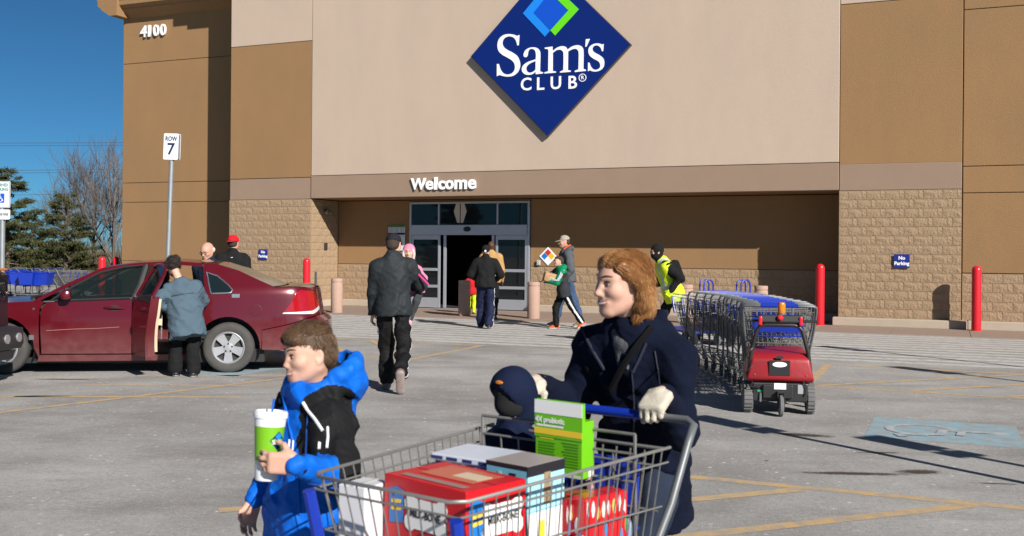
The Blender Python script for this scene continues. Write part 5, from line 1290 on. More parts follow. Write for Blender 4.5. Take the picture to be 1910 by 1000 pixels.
def face_bits(c, Rm, sc, par, h, brow=(.08, .05, .035), iris=(.12, .16, .2), smile=.3, open_mouth=0, lash=.0, child=False, teeth=False):
    X = lambda x, y, z: c + Rm @ (v3(x, y, z) * sc)
    ew = mat('eye white', (.36, .33, .31), .3); ei = mat('iris %.2f' % iris[0], iris, .2); ek = mat('pupil and lash', (.012, .01, .009), .4)
    for s_ in (1, -1):
        m = MB(); e = X(s_ * .031, -.0795, .0065); f = unit(Rm @ v3(s_ * .12, -1, 0))
        q = Vector((0, 0, 1)).rotation_difference(Vector(f)).to_matrix()
        m.lathe([(0, -.011 * sc), (.0085 * sc, -.007 * sc), (.0112 * sc, 0), (.0095 * sc, .0058 * sc), (.0055 * sc, .0098 * sc), (0, .0112 * sc)], 12, e, q, 0)
        m.lathe([(.0056 * sc, .0099 * sc), (.0028 * sc, .0116 * sc), (0, .012 * sc)], 12, e, q, 1); m.lathe([(.0027 * sc, .0119 * sc), (0, .0125 * sc)], 10, e, q, 2)
        m.build('eye', [ew, ei, ek], par)
        m = MB(); m.tube([X(s_ * (.013 + .036 * t), -.0935 + .0175 * t * t, .0115 + .006 * math.sin(t * 3.1)) for t in np.linspace(0, 1, 7)], [.0014 * sc, .0026 * sc, .0031 * sc, .0032 * sc, .0031 * sc, .0026 * sc, .0014 * sc], 5); m.build('eyelash', ek, par)
        m = MB(); m.tube([X(s_ * (.010 + .044 * t), -.0985 + .020 * t * t, .032 + .008 * math.sin(t * 2.6)) for t in np.linspace(0, 1, 7)], [.0026 * sc, .0036 * sc, .0036 * sc, .0034 * sc, .003 * sc, .0022 * sc, .001 * sc], 6); m.build('eyebrow', mat('brow %.3f' % brow[0], brow, .9), par)
    if teeth:
        m = MB(); m.tube([X(.023 * t * (1 + .4 * smile), -.1022 + .015 * t * t, -.0630 + .010 * smile * t * t) for t in np.linspace(-1, 1, 9)], [.001 * sc] + [.0036 * sc] * 7 + [.001 * sc], 6); m.build('teeth', mat('teeth', (.62, .58, .52), .3), par)
    if open_mouth:
        m = MB(); m.tube([X(.02 * t, -.1000 + .014 * t * t, -.063 + .004 * t * t) for t in np.linspace(-1, 1, 9)], [.001 * sc] + [.0045 * sc * open_mouth] * 7 + [.001 * sc], 6); m.build('mouth_gap', mat('dark mouth', (.05, .012, .012), .5), par)
SKIN = {}
def skin_mat(name, c):
    if name in SKIN: return SKIN[name]
    m = mat('skin ' + name, c, .55, var=.55, vscale=34, col2=tuple(x * y for x, y in zip(c, (.92, .72, .68))), bump=.08, bscale=300, spec=.35)
    b = m.node_tree.nodes['Principled BSDF']; b.inputs['Subsurface Weight'].default_value = .12; b.inputs['Subsurface Radius'].default_value = (.012, .004, .002)
    SKIN[name] = m; return m
def cloth(name, c, var=.25, rough=.85, bump=.25, bscale=180, c2=None, vs=5): return mat(name, c, rough, var=var, vscale=vs, col2=c2, bump=bump, bscale=bscale, spec=.12)
def ik(a, c, l1, l2, pole):
    a = np.asarray(a, float); c = np.asarray(c, float); d = c - a; L = np.linalg.norm(d)
    if L > (l1 + l2) * .999: c = a + d * (l1 + l2) * .999 / L; d = c - a; L = np.linalg.norm(d)
    u = d / L; t = (l1 * l1 - l2 * l2 + L * L) / (2 * L); hgt = math.sqrt(max(l1 * l1 - t * t, 0)); p = np.asarray(pole, float); p = unit(p - u * p.dot(u))
    return a + u * t + p * hgt, c
class Fig:
    """joints of a figure in its own frame: it faces -y, its left is +x"""
    def __init__(s, label, loc, rz, H, group='people outside the store', pel=(0, 0, .93), neck=(0, 0, 1.45), head=(0, 0, 0), hs=1., shw=.178, twist=0, headoff=None,
                 Lw=(.24, -.02, .85), Rw=(-.24, -.02, .85), Lp=(.3, .9, 0), Rp=(-.3, .9, 0), La=(.09, 0, .085), Ra=(-.09, 0, .085), Lf=(.1, -1, 0), Rf=(-.1, -1, 0), Lk=(.1, -1, 0), Rk=(-.1, -1, 0), fat=1.):
        s.root = empty('person', (loc[0], loc[1], loc[2] if len(loc) > 2 else 0), rz, label, 'person', group); s.rz = rz; s.k = k = H / 1.75; s.fat = fat; s.hs = hs * k
        A = lambda q: np.asarray(q, float) * k
        s.pel, s.nk = A(pel), A(neck); s.up = unit(s.nk - s.pel)
        x = rotm(twist) @ v3(1, 0, 0); x = unit(x - s.up * x.dot(s.up)); s.x = x; s.fr = unit(np.cross(s.up, x)) * -1
        if s.fr[1] > 0 and abs(twist) < 1.2 and abs(s.fr[1]) > .2: s.fr = -s.fr
        s.hx = unit(v3(1, 0, 0)); 
        s.Ls = s.nk - s.up * .080 * k + x * (shw - .006) * k; s.Rs = s.nk - s.up * .080 * k - x * (shw - .006) * k
        s.Le, s.Lw = ik(s.Ls, A(Lw), .285 * k, .265 * k, Lp); s.Re, s.Rw = ik(s.Rs, A(Rw), .285 * k, .265 * k, Rp)
        s.Lh = s.pel + v3(.09, 0, -.03) * k; s.Rh = s.pel + v3(-.09, 0, -.03) * k
        s.Lk, s.La = ik(s.Lh, A(La), .42 * k, .42 * k, Lk); s.Rk, s.Ra = ik(s.Rh, A(Ra), .42 * k, .42 * k, Rk)
        s.Lf, s.Rf = unit(Lf), unit(Rf)
        s.Rm = rotm(head[0], head[1], head[2]); s.hc = s.nk + (A(headoff) if headoff is not None else s.up * .165 * k * (.6 + .4 * hs) + s.Rm @ v3(0, -.03, 0) * k)
    def body(s, m, h, hands=(None, None), face=True, feet=False, head_h=None, matfn=None, **kw):
        S_ = Sdf(); k = s.k; f = s.fat
        head_sdf(S_, s.hc, s.Rm, s.hs, **kw)
        S_.cap(s.nk - s.up * .03 * k, s.hc + s.Rm @ v3(0, .022, -.05) * s.hs, .056 * k, .05 * s.hs, .03)
        S_.cap(s.Ls, s.Rs, .05 * k, .05 * k, .04); mid = s.nk - s.up * .2 * k
        S_.ell(mid, v3(.125, .078, .19) * k * f, np.stack([s.x, s.fr, s.up], 1), .06); S_.ell(s.pel + s.up * .1 * k, v3(.105, .07, .2) * k * f, None, .05); S_.ell(s.pel, v3(.12, .075, .09) * k * f, None, .05)
        for a, b, c in ((s.Ls, s.Le, s.Lw), (s.Rs, s.Re, s.Rw)): S_.cap(a, b, .042 * k, .034 * k, .03); S_.cap(b, c, .034 * k, .025 * k, .02)
        for a, b, c, d in ((s.Lh, s.Lk, s.La, s.Lf), (s.Rh, s.Rk, s.Ra, s.Rf)):
            S_.cap(a, b, .062 * k, .044 * k, .03); S_.cap(b, c, .044 * k, .03 * k, .03)
        for w, e, spec in ((s.Lw, s.Le, hands[0]), (s.Rw, s.Re, hands[1])):
            if spec is False: continue
            d = unit(w - e); sp = dict(d=d, pn=v3(-1 if w is s.Lw else 1, .3, 0), thumb=v3(0, -1, 0), sz=k, curl=.4)
            if spec: sp.update(spec)
            hand(S_, w, **sp)
        return S_.skin(h, 'body', m, s.root, matfn=matfn)
    def top(s, m, h, th=.022, length=.16, name='jacket', collar=.05, fold=(.009, 38), puff=0, matfn=None, sleeves=True, extra=None, flare=0, open_neck=0, sleeve_cut=0):
        S_ = Sdf(); k = s.k; f = s.fat; Rt = np.stack([s.x, s.fr, s.up], 1)
        S_.cap(s.Ls - s.up * .03 * k, s.Rs - s.up * .03 * k, (.052 + th) * k, (.052 + th) * k, .06, sq=(s.fr, 1.1))
        for sh in (s.Ls, s.Rs): S_.cap(s.nk + s.up * .005 * k, sh, (.048 + th * .7) * k, (.046 + th) * k, .05)
        S_.cap(s.nk - s.up * .06 * k, s.nk + s.up * .02 * k, (.075 + th) * k, (.060 + th * .5) * k, .05); S_.cap(s.nk - s.up * .02 * k, s.nk + s.up * collar * k, (.066 + th * .55) * k, (.066 + th * .5) * k, .03)
        S_.ell(s.nk - s.up * .2 * k, v3(.168 * f + th, .108 * f + th, .22) * k, Rt, .07); S_.ell(s.pel + s.up * .13 * k, v3(.15 * f + th, .105 * f + th, .22) * k, Rt, .08)
        S_.ell(s.pel + s.up * .0 * k, v3(.165 * f + th + flare, .118 * f + th + flare, .17) * k, Rt, .06)
        bot = s.pel - s.up * length * k
        for sx in (-1, 1): S_.cap(s.pel + s.x * sx * .06 * k, bot - s.up * .06 * k + s.x * sx * .065 * k, (.108 * f + th + flare * .6) * k, (.112 * f + th + flare * 1.3) * k, .06)
        if sleeves:
            for a, b, c in ((s.Ls, s.Le, s.Lw), (s.Rs, s.Re, s.Rw)):
                S_.cap(a, b, (.052 + th + puff) * k, (.045 + th + puff * .8) * k, .045); e = c + (b - c) * sleeve_cut; S_.cap(b, e, (.043 + th * .9 + puff * .8) * k, (.033 + min(th, .016) * .8) * k, .025)
        if extra: extra(S_, s)
        S_.cut(bot, -s.up, .012)
        fo = folds(fold[0] * k, fold[1] / k, int(h * 1e5) + len(name) + int(s.k * 1000)) if fold else None
        return S_.skin(h, name, m, s.root, fo, matfn)
    def cuff(s, m, h, r=.048, w=.02, back=.05):
        for e, c in ((s.Le, s.Lw), (s.Re, s.Rw)):
            u = unit(c - e); S_ = Sdf(); S_.cap(c - u * (back + w) * s.k, c - u * back * s.k, r * s.k, r * .96 * s.k, .01); S_.cut(c - u * (back - .02) * s.k, u); S_.skin(h, 'cuff', m, s.root, folds(.004, 90, 1))
    def trousers(s, m, h, th=.018, name='trousers', fold=(.016, 34), matfn=None, hem=.045, wide=0):
        S_ = Sdf(); k = s.k; f = s.fat
        S_.ell(s.pel + v3(0, 0, .02) * k, v3(.15 * f + th, .108 * f + th, .12) * k, None, .05)
        for a, b, c, d in ((s.Lh, s.Lk, s.La, s.Lf), (s.Rh, s.Rk, s.Ra, s.Rf)):
            S_.cap(a, b, (.076 + th) * k, (.054 + th + wide) * k, .02); u = unit(c - b); S_.cap(b, c - u * .012 * k, (.054 + th + wide) * k, (.044 + th + wide * 1.3) * k, .02)
        return S_.skin(h, name, m, s.root, folds(fold[0] * k, fold[1] / k, 5 + int(s.k * 777)), matfn)
    def shoes(s, m, h, sole=None, big=1.):
        for nm, c, d, b in (('shoe', s.La, s.Lf, s.Lk), ('shoe', s.Ra, s.Rf, s.Rk)):
            S_ = Sdf(); k = s.k; dn = unit(np.cross(np.cross(d, v3(0, 0, -1)), d)) if abs(d[2]) < .95 else unit(np.cross(np.cross(d, v3(0, 1, 0)), d)); dn = dn if dn[2] < 0 or abs(d[2]) > .9 else -dn; k = k * (big if abs(d[2]) > .5 else 1)
            he = c + dn * .045 * k - d * .035 * k; to = c + dn * .052 * k + d * .15 * k; sd = unit(np.cross(d, dn))
            S_.cap(c, he, .04 * k, .040 * k, .02); S_.cap(he, to, .040 * k, .036 * k, .03, sq=(dn, .85)); S_.cap(c, c + dn * .03 * k + d * .09 * k, .038 * k, .034 * k, .03)
            S_.cut(c + dn * .082 * k, dn, .006)
            o = S_.skin(h, nm, m, s.root)
            if sole is not None and o is not None:
                T_ = Sdf(); T_.cap(he + dn * .022 * k, to + dn * .018 * k, .045 * k, .043 * k, .02, sq=(dn, .4)); T_.cut(c + dn * .088 * k, dn, .004); T_.skin(h, 'sole', sole, o)
    def side_band(s, w=.014, sides=(1, -1)):
        def fn(C_):
            out = np.zeros(len(C_), int)
            for sx, hp, kn, an in ((1, s.Lh, s.Lk, s.La), (-1, s.Rh, s.Rk, s.Ra)):
                if sx not in sides: continue
                for a, b in ((hp, kn), (kn, an)):
                    t = np.clip((C_ - a) @ (b - a) / (b - a).dot(b - a), 0, 1); v = C_ - (a + t[:, None] * (b - a)); u = unit(b - a); f_ = unit(np.cross(v3(1, 0, 0), u))
                    out |= ((sx * v[:, 0] > .045 * s.k) & (np.abs(v @ f_) < w * s.k) & (np.linalg.norm(v, axis=1) < .16 * s.k)).astype(int)
            return out
        return fn
    def stripe(s, m, side, r, w=.011, pts=None, name='stripe', th=.018, out=None):
        k = s.k; hp, kn, an = ((s.Lh, s.Lk, s.La) if side > 0 else (s.Rh, s.Rk, s.Ra)); o = v3(side, 0, 0) if out is None else unit(out)
        a = [hp + o * (.082 + th) * k, (hp + kn) / 2 + o * (.071 + th) * k, kn + o * (.059 + th) * k, (kn + an) / 2 + o * (.053 + th) * k, an + o * (.047 + th) * k]
        mb = MB(); mb.tube([Vector(q) for q in a], r, 6); return mb.build(name, m, s.root)
def on_skin(o, F_, pts, lift=.003):
    """spots of a garment as seen from where the photographer stood, slightly proud of the cloth"""
    me = o.data; bv = BVHTree.FromPolygons([v.co for v in me.vertices], [tuple(p.vertices) for p in me.polygons]); out = []
    lc = F_.root.location; c_, s_ = math.cos(-F_.rz), math.sin(-F_.rz); rot = lambda d: Vector((d[0] * c_ - d[1] * s_, d[0] * s_ + d[1] * c_, d[2]))
    og = rot(Vector(_C) - Vector(lc))
    for px, py in pts:
        loc, n, _, _ = bv.ray_cast(og, rot(ray(px, py)).normalized())
        if loc is not None: out.append(loc + n * lift)
    return out
def sewn(F_, o, pts, r, name, m, lift=.002, n=6):
    q = on_skin(o, F_, pts, lift)
    if len(q) > 1: mb = MB(); mb.tube(q, r, n); return mb.build(name, m, F_.root)
def hair_short(F_, m, h, vol=.0, top=0., low=-.02, back=-.06, name='hair', fold=(.002, 120)):
    c, Rm, sc = F_.hc, F_.Rm, F_.hs; X = lambda x, y, z: c + Rm @ (v3(x, y, z) * sc); S_ = Sdf()
    S_.ell(X(0, .020, .036), v3(.0815 + vol, .1 + vol, .0935 + vol) * sc, Rm); S_.ell(X(0, -.035, .075), v3(.06 + vol, .055, .04 + top) * sc, Rm, .03)
    S_.ell(X(0, .05, -.015), v3(.068, .062, .05) * sc, Rm, .03)
    S_.ell(X(0, -.098, -.02), v3(.07, .06, .085) * sc, Rm, .012, True)
    for sx in (1, -1): S_.ell(X(sx * .085, -.02, -.045), v3(.04, .05, .052) * sc, Rm, .01, True)
    S_.cut(X(0, .06, back), Rm @ v3(0, -.35, -1))
    return S_.skin(h, name, m, F_.root, folds(fold[0], fold[1], 3))
from mathutils.bvhtree import BVHTree
def fur(F_, o, flow, n, L, r, m, seed=1, lift=.001, jit=.08, name='hair_strands', keep=None, steps=8, wild=0.):
    """combed strands that follow a hair surface"""
    me = o.data; C_ = np.zeros(len(me.polygons) * 3); Ar = np.zeros(len(me.polygons))
    me.polygons.foreach_get('center', C_); me.polygons.foreach_get('area', Ar); C_ = C_.reshape(-1, 3)
    bv = BVHTree.FromPolygons([v.co for v in me.vertices], [tuple(p.vertices) for p in me.polygons])
    q = (C_ - F_.hc) @ F_.Rm / F_.hs
    w = Ar * (np.ones(len(q)) if keep is None else keep(q)); rg = np.random.default_rng(seed); I = rg.choice(len(q), n, p=w / w.sum()); mb = MB()
    for i in I:
        p = Vector(C_[i]); jv = rg.normal(0, jit, 3); Ls = L * rg.uniform(.6, 1.3) * F_.hs / steps; pts = []; up_ = lift * rg.uniform(.4, 1.3)
        for k_ in range(steps + 1):
            loc, nrm, _, dist = bv.find_nearest(p)
            if loc is None: break
            e = k_ / steps; pts.append(loc + nrm * (up_ * (1 - .3 * e) + wild * e * e * rg.uniform(0, 1)))
            qq = F_.Rm.T @ (np.array(loc) - F_.hc) / F_.hs; d = Vector(F_.Rm @ (unit(flow(qq)) + jv)); d = d - nrm * d.dot(nrm)
            if d.length < 1e-4: break
            p = loc + d.normalized() * Ls
        if len(pts) > 2: mb.tube(pts, [r * .5] + [r] * (len(pts) - 3) + [r * .7, r * .2] if len(pts) > 3 else r, 3, cap=False)
    return tag(mb.build(name, m, F_.root, fix=False), kind='stuff')
def ball_cap(F_, m, h, brim_m=None, back=False, name='cap'):
    c, Rm, sc = F_.hc, F_.Rm, F_.hs; X = lambda x, y, z: c + Rm @ (v3(x, y, z) * sc); S_ = Sdf()
    S_.ell(X(0, .012, .048), v3(.087, .106, .088) * sc, Rm); S_.cut(X(0, 0, .032), Rm @ v3(0, .12, -1)); o = S_.skin(h, name, m, F_.root)
    T_ = Sdf(); y = .105 if back else -.115; T_.ell(X(0, y, .034), v3(.068, .075, .010) * sc, Rm @ rotm(0, .18 * (-1 if back else 1))); T_.skin(h * .8, 'brim', brim_m or m, o); return o
# ---------------------------------------------------------------- the woman with the cart
LIP = mat('lips', (.47, .19, .16), .4)
def wl(root_loc, rz, p):
    """world point into a figure's own frame"""
    d = np.asarray(p, float) - np.array([root_loc[0], root_loc[1], root_loc[2] if len(root_loc) > 2 else 0]); c, s_ = math.cos(-rz), math.sin(-rz)
    return np.array([d[0] * c - d[1] * s_, d[0] * s_ + d[1] * c, d[2]])
def lipfn(F_, w=.036, lift=.012):
    c, Rm, sc = F_.hc, F_.Rm, F_.hs
    def fn(C_):
        q = (C_ - c) @ Rm / sc
        z = q[:, 2] - lift * (q[:, 0] / w) ** 2
        return ((abs(q[:, 0]) < w * .95) & (q[:, 1] < -.080) & (((z < -.0540) & (z > -.0605)) | ((z < -.0655) & (z > -.0745)))).astype(int)
    return fn
cl = np.array([math.cos(CT), math.sin(CT), 0]); cyv = np.array([-math.sin(CT), math.cos(CT), 0]); CO3 = np.array([CARTO.x, CARTO.y, 0])
def cartw(x, y, z): return CO3 + cl * x + cyv * y + np.array([0, 0, z])
WLOC = (.50, 3.87); WRZ = R(-36.2); kW = 1.66 / 1.75
lb = wl(WLOC, WRZ, cartw(CHX, -.215, CHZ)); rb = wl(WLOC, WRZ, cartw(CHX, .30, CHZ))
hd = unit(v3(0, -.75, -.66)); pnL = unit(v3(0, -.66, .75)) * -1
pn = unit(v3(0, .5, -.86)); hdir = unit(v3(0, -.86, -.5))
lw = lb - hdir * .085 - pn * .034; rw = rb - hdir * .085 - pn * .034
hc_w = wl(WLOC, WRZ, P(1163, 531, 3.66))
nk_w = wl(WLOC, WRZ, P(1180, 616, 3.72))
F1 = Fig('red-haired smiling woman in a navy coat and cream gloves pushing the loaded cart', WLOC, WRZ, 1.66, pel=(0, .01, .90), neck=tuple(nk_w / kW), headoff=tuple((hc_w - nk_w) / kW), head=(R(-27), R(3), R(3)), hs=1.03,
         Lw=tuple(lw / kW), Rw=tuple(rw / kW), Lp=(-.05, .6, -1), Rp=(-.2, .6, -1), La=(.09, -.12, .085), Ra=(-.09, .2, .085), shw=.176, fat=.92)
PALE = skin_mat('pale', (.58, .36, .275))
F1.body([PALE, LIP], .0055, hands=(False, False), smile=1., fem=True, jaw=.92, matfn=lipfn(F1))
face_bits(F1.hc, F1.Rm, F1.hs, F1.root, .005, (.16, .075, .035), (.14, .12, .08), smile=1., teeth=True)
NAVYC = cloth('navy wool coat', (.0035, .0055, .016), .5, .95, .35, 260, (.006, .010, .026), 14)
def lapel(S_, s):
    k = s.k; X = lambda a, b, c: s.nk + s.x * a * k + s.fr * b * k + s.up * c * k
    for sx in (1, -1):
        S_.cap(X(sx * .06, .05, .035), X(sx * .105, -.06, -.01), .03 * k, .035 * k, .02); S_.cap(X(sx * .105, -.06, -.01), X(sx * .05, .12, -.17), .03 * k, .02 * k, .02)
    S_.cap(X(-.07, -.09, .03), X(.07, -.09, .03), .04 * k, .04 * k, .03)
F1.fr = F1.fr if F1.fr[1] < 0 else -F1.fr
wc = F1.top([NAVYC], .0065, .022, .30, 'coat', .015, (.010, 34), .004, extra=lapel, flare=.004, sleeve_cut=.10)
S_ = Sdf(); k = F1.k; X = lambda a, b, c: F1.nk + F1.x * a * k + F1.fr * b * k + F1.up * c * k
S_.cap(X(-.06, .02, .03), X(0, .085, -.02), .034 * k, .03 * k, .02); S_.cap(X(.06, .02, .03), X(0, .085, -.02), .034 * k, .03 * k, .02); S_.cap(X(.02, .088, -.02), X(.03, .118, -.10), .022 * k, .016 * k, .015); S_.cap(X(-.015, .09, -.02), X(.0, .12, -.09), .020 * k, .014 * k, .01)
S_.skin(.006, 'scarf', mat('grey striped scarf', (.11, .115, .13), .95, var=1, vscale=30, col2=(.025, .027, .035), stretch=(1, 1, .3), bump=.4, bscale=200), F1.root, folds(.004, 60, 2))
CREAMG = cloth('cream knit glove', (.62, .57, .47), .3, .95, .6, 320, (.5, .44, .35), 30)
for nm, w, e, th in (('glove', F1.Lw, F1.Le, v3(-1, 0, 0)), ('glove', F1.Rw, F1.Re, v3(1, 0, 0))):
    S_ = Sdf(); hand(S_, w, hdir, pn, th, 1.0, .95, .05, .01, 1.22, .5); S_.cap(w - unit(w - e) * .03, w + hdir * .02, .033, .030, .02); S_.skin(.0045, nm, CREAMG, F1.root, folds(.0012, 160, 4))
# strap of a shoulder bag, coat seam and buttons
BLKL = mat('black webbing strap', (.007, .007, .008), .85, spec=.1)
def surf_path(F_, pts, r, name, m, n=6):
    k = F_.k; mb = MB(); mb.tube([Vector(F_.nk + F_.x * a * k + F_.fr * b * k + F_.up * c * k) for a, b, c in pts], r, n); return mb.build(name, m, F_.root)
sewn(F1, wc, [(1212, 612), (1190, 640), (1165, 680), (1140, 720), (1118, 760), (1100, 800)], .0135, 'bag_strap', BLKL, .016)
sewn(F1, wc, [(1178, 690), (1181, 720), (1183, 750), (1183, 785), (1182, 815)], .003, 'coat_seam', mat('pale zip seam', (.02, .025, .04), .5), .002)
sewn(F1, wc, [(1085, 612), (1098, 640), (1112, 664), (1128, 690)], .006, 'lapel_edge', mat('lapel edge', (.010, .014, .03), .8), .003)
sewn(F1, wc, [(1205, 640), (1192, 670), (1180, 695)], .006, 'lapel_edge', mat('lapel edge', ()), .003)
sewn(F1, wc, [(1222, 655), (1228, 690), (1232, 730), (1236, 752)], .0025, 'pocket_seam', mat('pale zip seam', ()), .002)
for q in on_skin(wc, F1, [(1096, 688), (1104, 730)], .001):
    mb = MB(); mb.lathe([(0, 0), (.011, 0), (.012, .004), (0, .006)], 12, q, Vector((0, 0, 1)).rotation_difference(Vector(F1.fr)).to_matrix()); mb.build('button', BLKL, F1.root)
F1.trousers(cloth('dark jeans', (.02, .028, .05)), .012); F1.shoes(mat('black shoe', (.015, .014, .014), .5), .01)
# hair: auburn, side-parted, tucked back, falling to the collar
HAIRW = mat('auburn hair', (.36, .18, .068), .42, var=.9, vscale=34, col2=(.19, .075, .026), stretch=(1, 1, .14), spec=.35)
HAIRD = mat('auburn hair strand', (.45, .25, .105), .42, var=.9, vscale=11, col2=(.26, .11, .038), spec=.35)
c, Rm, sc = F1.hc, F1.Rm, F1.hs; X = lambda x, y, z: c + Rm @ (v3(x, y, z) * sc)
S_ = Sdf()
S_.ell(X(0, .022, .038), v3(.0845, .098, .092) * sc, Rm); S_.ell(X(-.01, -.03, .078), v3(.060, .058, .042) * sc, Rm, .03)
S_.ell(X(0, .055, -.02), v3(.076, .060, .08) * sc, Rm, .03)
for sx in (1, -1):
    S_.cap(X(sx * .060, -.045, .070), X(sx * .084, .004, .012), .020 * sc, .022 * sc, .025); S_.cap(X(sx * .084, .004, .012), X(sx * .078, .035, -.06), .022 * sc, .028 * sc, .025)
    S_.cap(X(sx * .072, .04, -.06), X(sx * .054, .018, -.125), .026 * sc, .015 * sc, .025)
S_.cap(X(.042, .055, -.05), X(.046, .07, -.10), .038 * sc, .024 * sc, .03); S_.cap(X(-.042, .055, -.05), X(-.042, .065, -.095), .040 * sc, .026 * sc, .03); S_.cap(X(.046, .072, -.098), X(.042, .092, -.098), .022 * sc, .016 * sc, .02)
S_.ell(X(0, -.100, -.026), v3(.074, .072, .088) * sc, Rm, .014, True)
for sx in (1, -1): S_.ell(X(sx * .085, -.045, -.035), v3(.035, .042, .06) * sc, Rm, .012, True)
def strands(Pt):
    q = (Pt - F1.hc) @ F1.Rm / F1.hs; a = np.arctan2(q[:, 0], q[:, 2]); return .0022 * np.sin(a * 15 + q[:, 1] * 25 + 1) + .0012 * np.sin(a * 31 - q[:, 1] * 30)
hw = S_.skin(.005, 'hair', HAIRW, F1.root, strands)
def wflow(q):
    sx = 1 if q[0] > -.012 else -1
    if q[1] < -.01 and q[2] > -.02: return v3(sx * .35, .85, -.55)
    if q[2] > .05: return v3(sx * .75, .55 + .8 * max(0, q[1]), -.5)
    return v3(-sx * .22, .35 if q[2] > -.03 else -.12, -1)
fur(F1, hw, wflow, 1700, .13, .0008, HAIRD, 1, .0012, .05, steps=9, wild=.003)
fur(F1, hw, wflow, 1300, .13, .0008, HAIRW, 2, .0016, .06, steps=9, wild=.004)
fur(F1, hw, wflow, 260, .10, .0006, HAIRD, 5, .0025, .14, steps=7, wild=.016)

# ---------------------------------------------------------------- the boy in blue
BLOC = (-.70, 3.50); BRZ = R(-52); kB = 1.38 / 1.75
bw = lambda px, py, D: wl(BLOC, BRZ, P(px, py, D))
cupc = P(500, 812, 3.12)
nk = bw(588, 742, 3.50); hcb = bw(577, 664, 3.47)
cupd = wl(BLOC, BRZ, P(502, 868, 3.12))
hdB = unit(wl((0, 0), BRZ, v3(-.98, -.02, .05))); pnB = unit(wl((0, 0), BRZ, v3(-.12, .98, .0)))
lwB = cupd - hdB * .075 - pnB * .030
lwB = bw(552, 866, 3.065)
F2 = Fig('boy in a bright blue and black hooded jacket holding a green paper cup', BLOC, BRZ, 1.38, pel=(0, .02, .93), neck=tuple(nk / kB), headoff=tuple((hcb - nk) / kB), head=(R(-4), R(5), R(-3)), hs=1.03, shw=.165,
         Lw=tuple(lwB / kB), Rw=tuple(bw(473, 935, 3.62) / kB), Lp=(.6, .35, -1), Rp=(-.7, .9, 0), La=(.10, -.1, .085), Ra=(-.1, .14, .085))
F2.fr = F2.fr if F2.fr[1] < 0 else -F2.fr
BSK = skin_mat('boy', (.54, .335, .25)); DSK = BSK
F2.body([BSK, LIP], .0052, hands=(dict(d=hdB, pn=pnB, thumb=v3(0, 0, 1), sz=.86, curl=.42, tcurl=.25), dict(d=unit(wl((0, 0), BRZ, v3(-.25, -.1, -1))), pn=v3(1, 0, 0), thumb=v3(0, -1, 0), sz=.8, curl=.4)), child=True, smile=.9, fem=True, matfn=lipfn(F2, .036))
face_bits(F2.hc, F2.Rm, F2.hs, F2.root, .005, (.10, .06, .035), (.10, .08, .05), smile=.9, teeth=True)
c, Rm, sc = F2.hc, F2.Rm, F2.hs; mb = MB(); mb.tube([Vector(c + Rm @ (v3(.024 * t, -.1005 + .0145 * t * t, -.0672 + .010 * t * t) * sc)) for t in np.linspace(-1, 1, 9)], [.001 * sc] + [.0034 * sc] * 7 + [.001 * sc], 6); mb.build('mouth_gap', mat('dark mouth', (.07, .015, .014), .5), F2.root)
BLUEJ = cloth('bright blue jacket', (.0045, .115, .56), .25, .55, .12, 90, (.003, .085, .44)); BLACKJ = cloth('black jacket yoke', (.012, .012, .013), .3, .7, .15, 120)
def bj(C_):
    k = F2.k; q = C_ - F2.nk; a = q @ F2.x / k; b = q @ F2.fr / k; u = q @ F2.up / k
    d = np.linalg.norm(C_ - F2.Ls, axis=1) / k; t = ((C_ - F2.Ls) @ unit(F2.Le - F2.Ls)) / k; t2 = ((C_ - F2.Le) @ unit(F2.Lw - F2.Le)) / k
    dl = np.linalg.norm(C_ - (F2.Ls + np.clip(((C_ - F2.Ls) @ unit(F2.Le - F2.Ls)), 0, np.linalg.norm(F2.Le - F2.Ls))[:, None] * unit(F2.Le - F2.Ls)), axis=1) / k
    left = (dl < .16) & (t > -.2) & (a > .085) & (t2 < .06) & (b < .118 + .42 * np.clip(t, 0, .3)) & (b > -.125)
    yoke = (a > .085) & (u > -.02 - .75 * (a - .05)) & (u < .02) & (b < .118) & (b > -.10)
    yr = (a < -.07) & (u > -.02 - .75 * (-a - .05)) & (u < .03) & (b < .2)
    rad = (a / .108) ** 2 + ((b + .04) / .112) ** 2
    lining = (rad < 1) & (u > .03) & (b < .05)
    return (left | yoke | yr | lining).astype(int)
def hood_b(S_, s):
    k = s.k; X_ = lambda a, b, c: s.nk + s.x * a * k + s.fr * b * k + s.up * c * k
    ring = [(.075, .10, .02), (.115, .05, .06), (.135, -.03, .115), (.115, -.115, .155), (.05, -.165, .165), (-.05, -.165, .165), (-.115, -.115, .155), (-.135, -.03, .115), (-.115, .05, .06), (-.075, .10, .02)]
    for p, q in zip(ring, ring[1:]): S_.cap(X_(*p), X_(*q), .030 * k, .030 * k, .03); S_.cap(X_(p[0] * .95, p[1] * .95, p[2] * .45), X_(q[0] * .95, q[1] * .95, q[2] * .45), .034 * k, .034 * k, .03)
    S_.cap(X_(.06, -.13, .06), X_(.03, -.13, -.10), .07 * k, .05 * k, .05); S_.cap(X_(-.06, -.13, .06), X_(-.03, -.13, -.10), .07 * k, .05 * k, .05)
    S_.cap(X_(-.05, .10, .03), X_(.05, .10, .03), .036 * k, .036 * k, .03); S_.cap(X_(-.04, .10, .055), X_(.04, .10, .055), .026 * k, .026 * k, .02)
    S_.ell(X_(0, -.035, .17), v3(.10, .105, .13) * k, np.stack([s.x, s.fr, s.up], 1), .015, True)
bo = F2.top([BLUEJ, BLACKJ], .0048, .038, .30, 'jacket', .0, (.012, 34), .008, matfn=bj, extra=hood_b, flare=.012)
WPIPE = mat('white piping', (.75, .76, .78), .5)
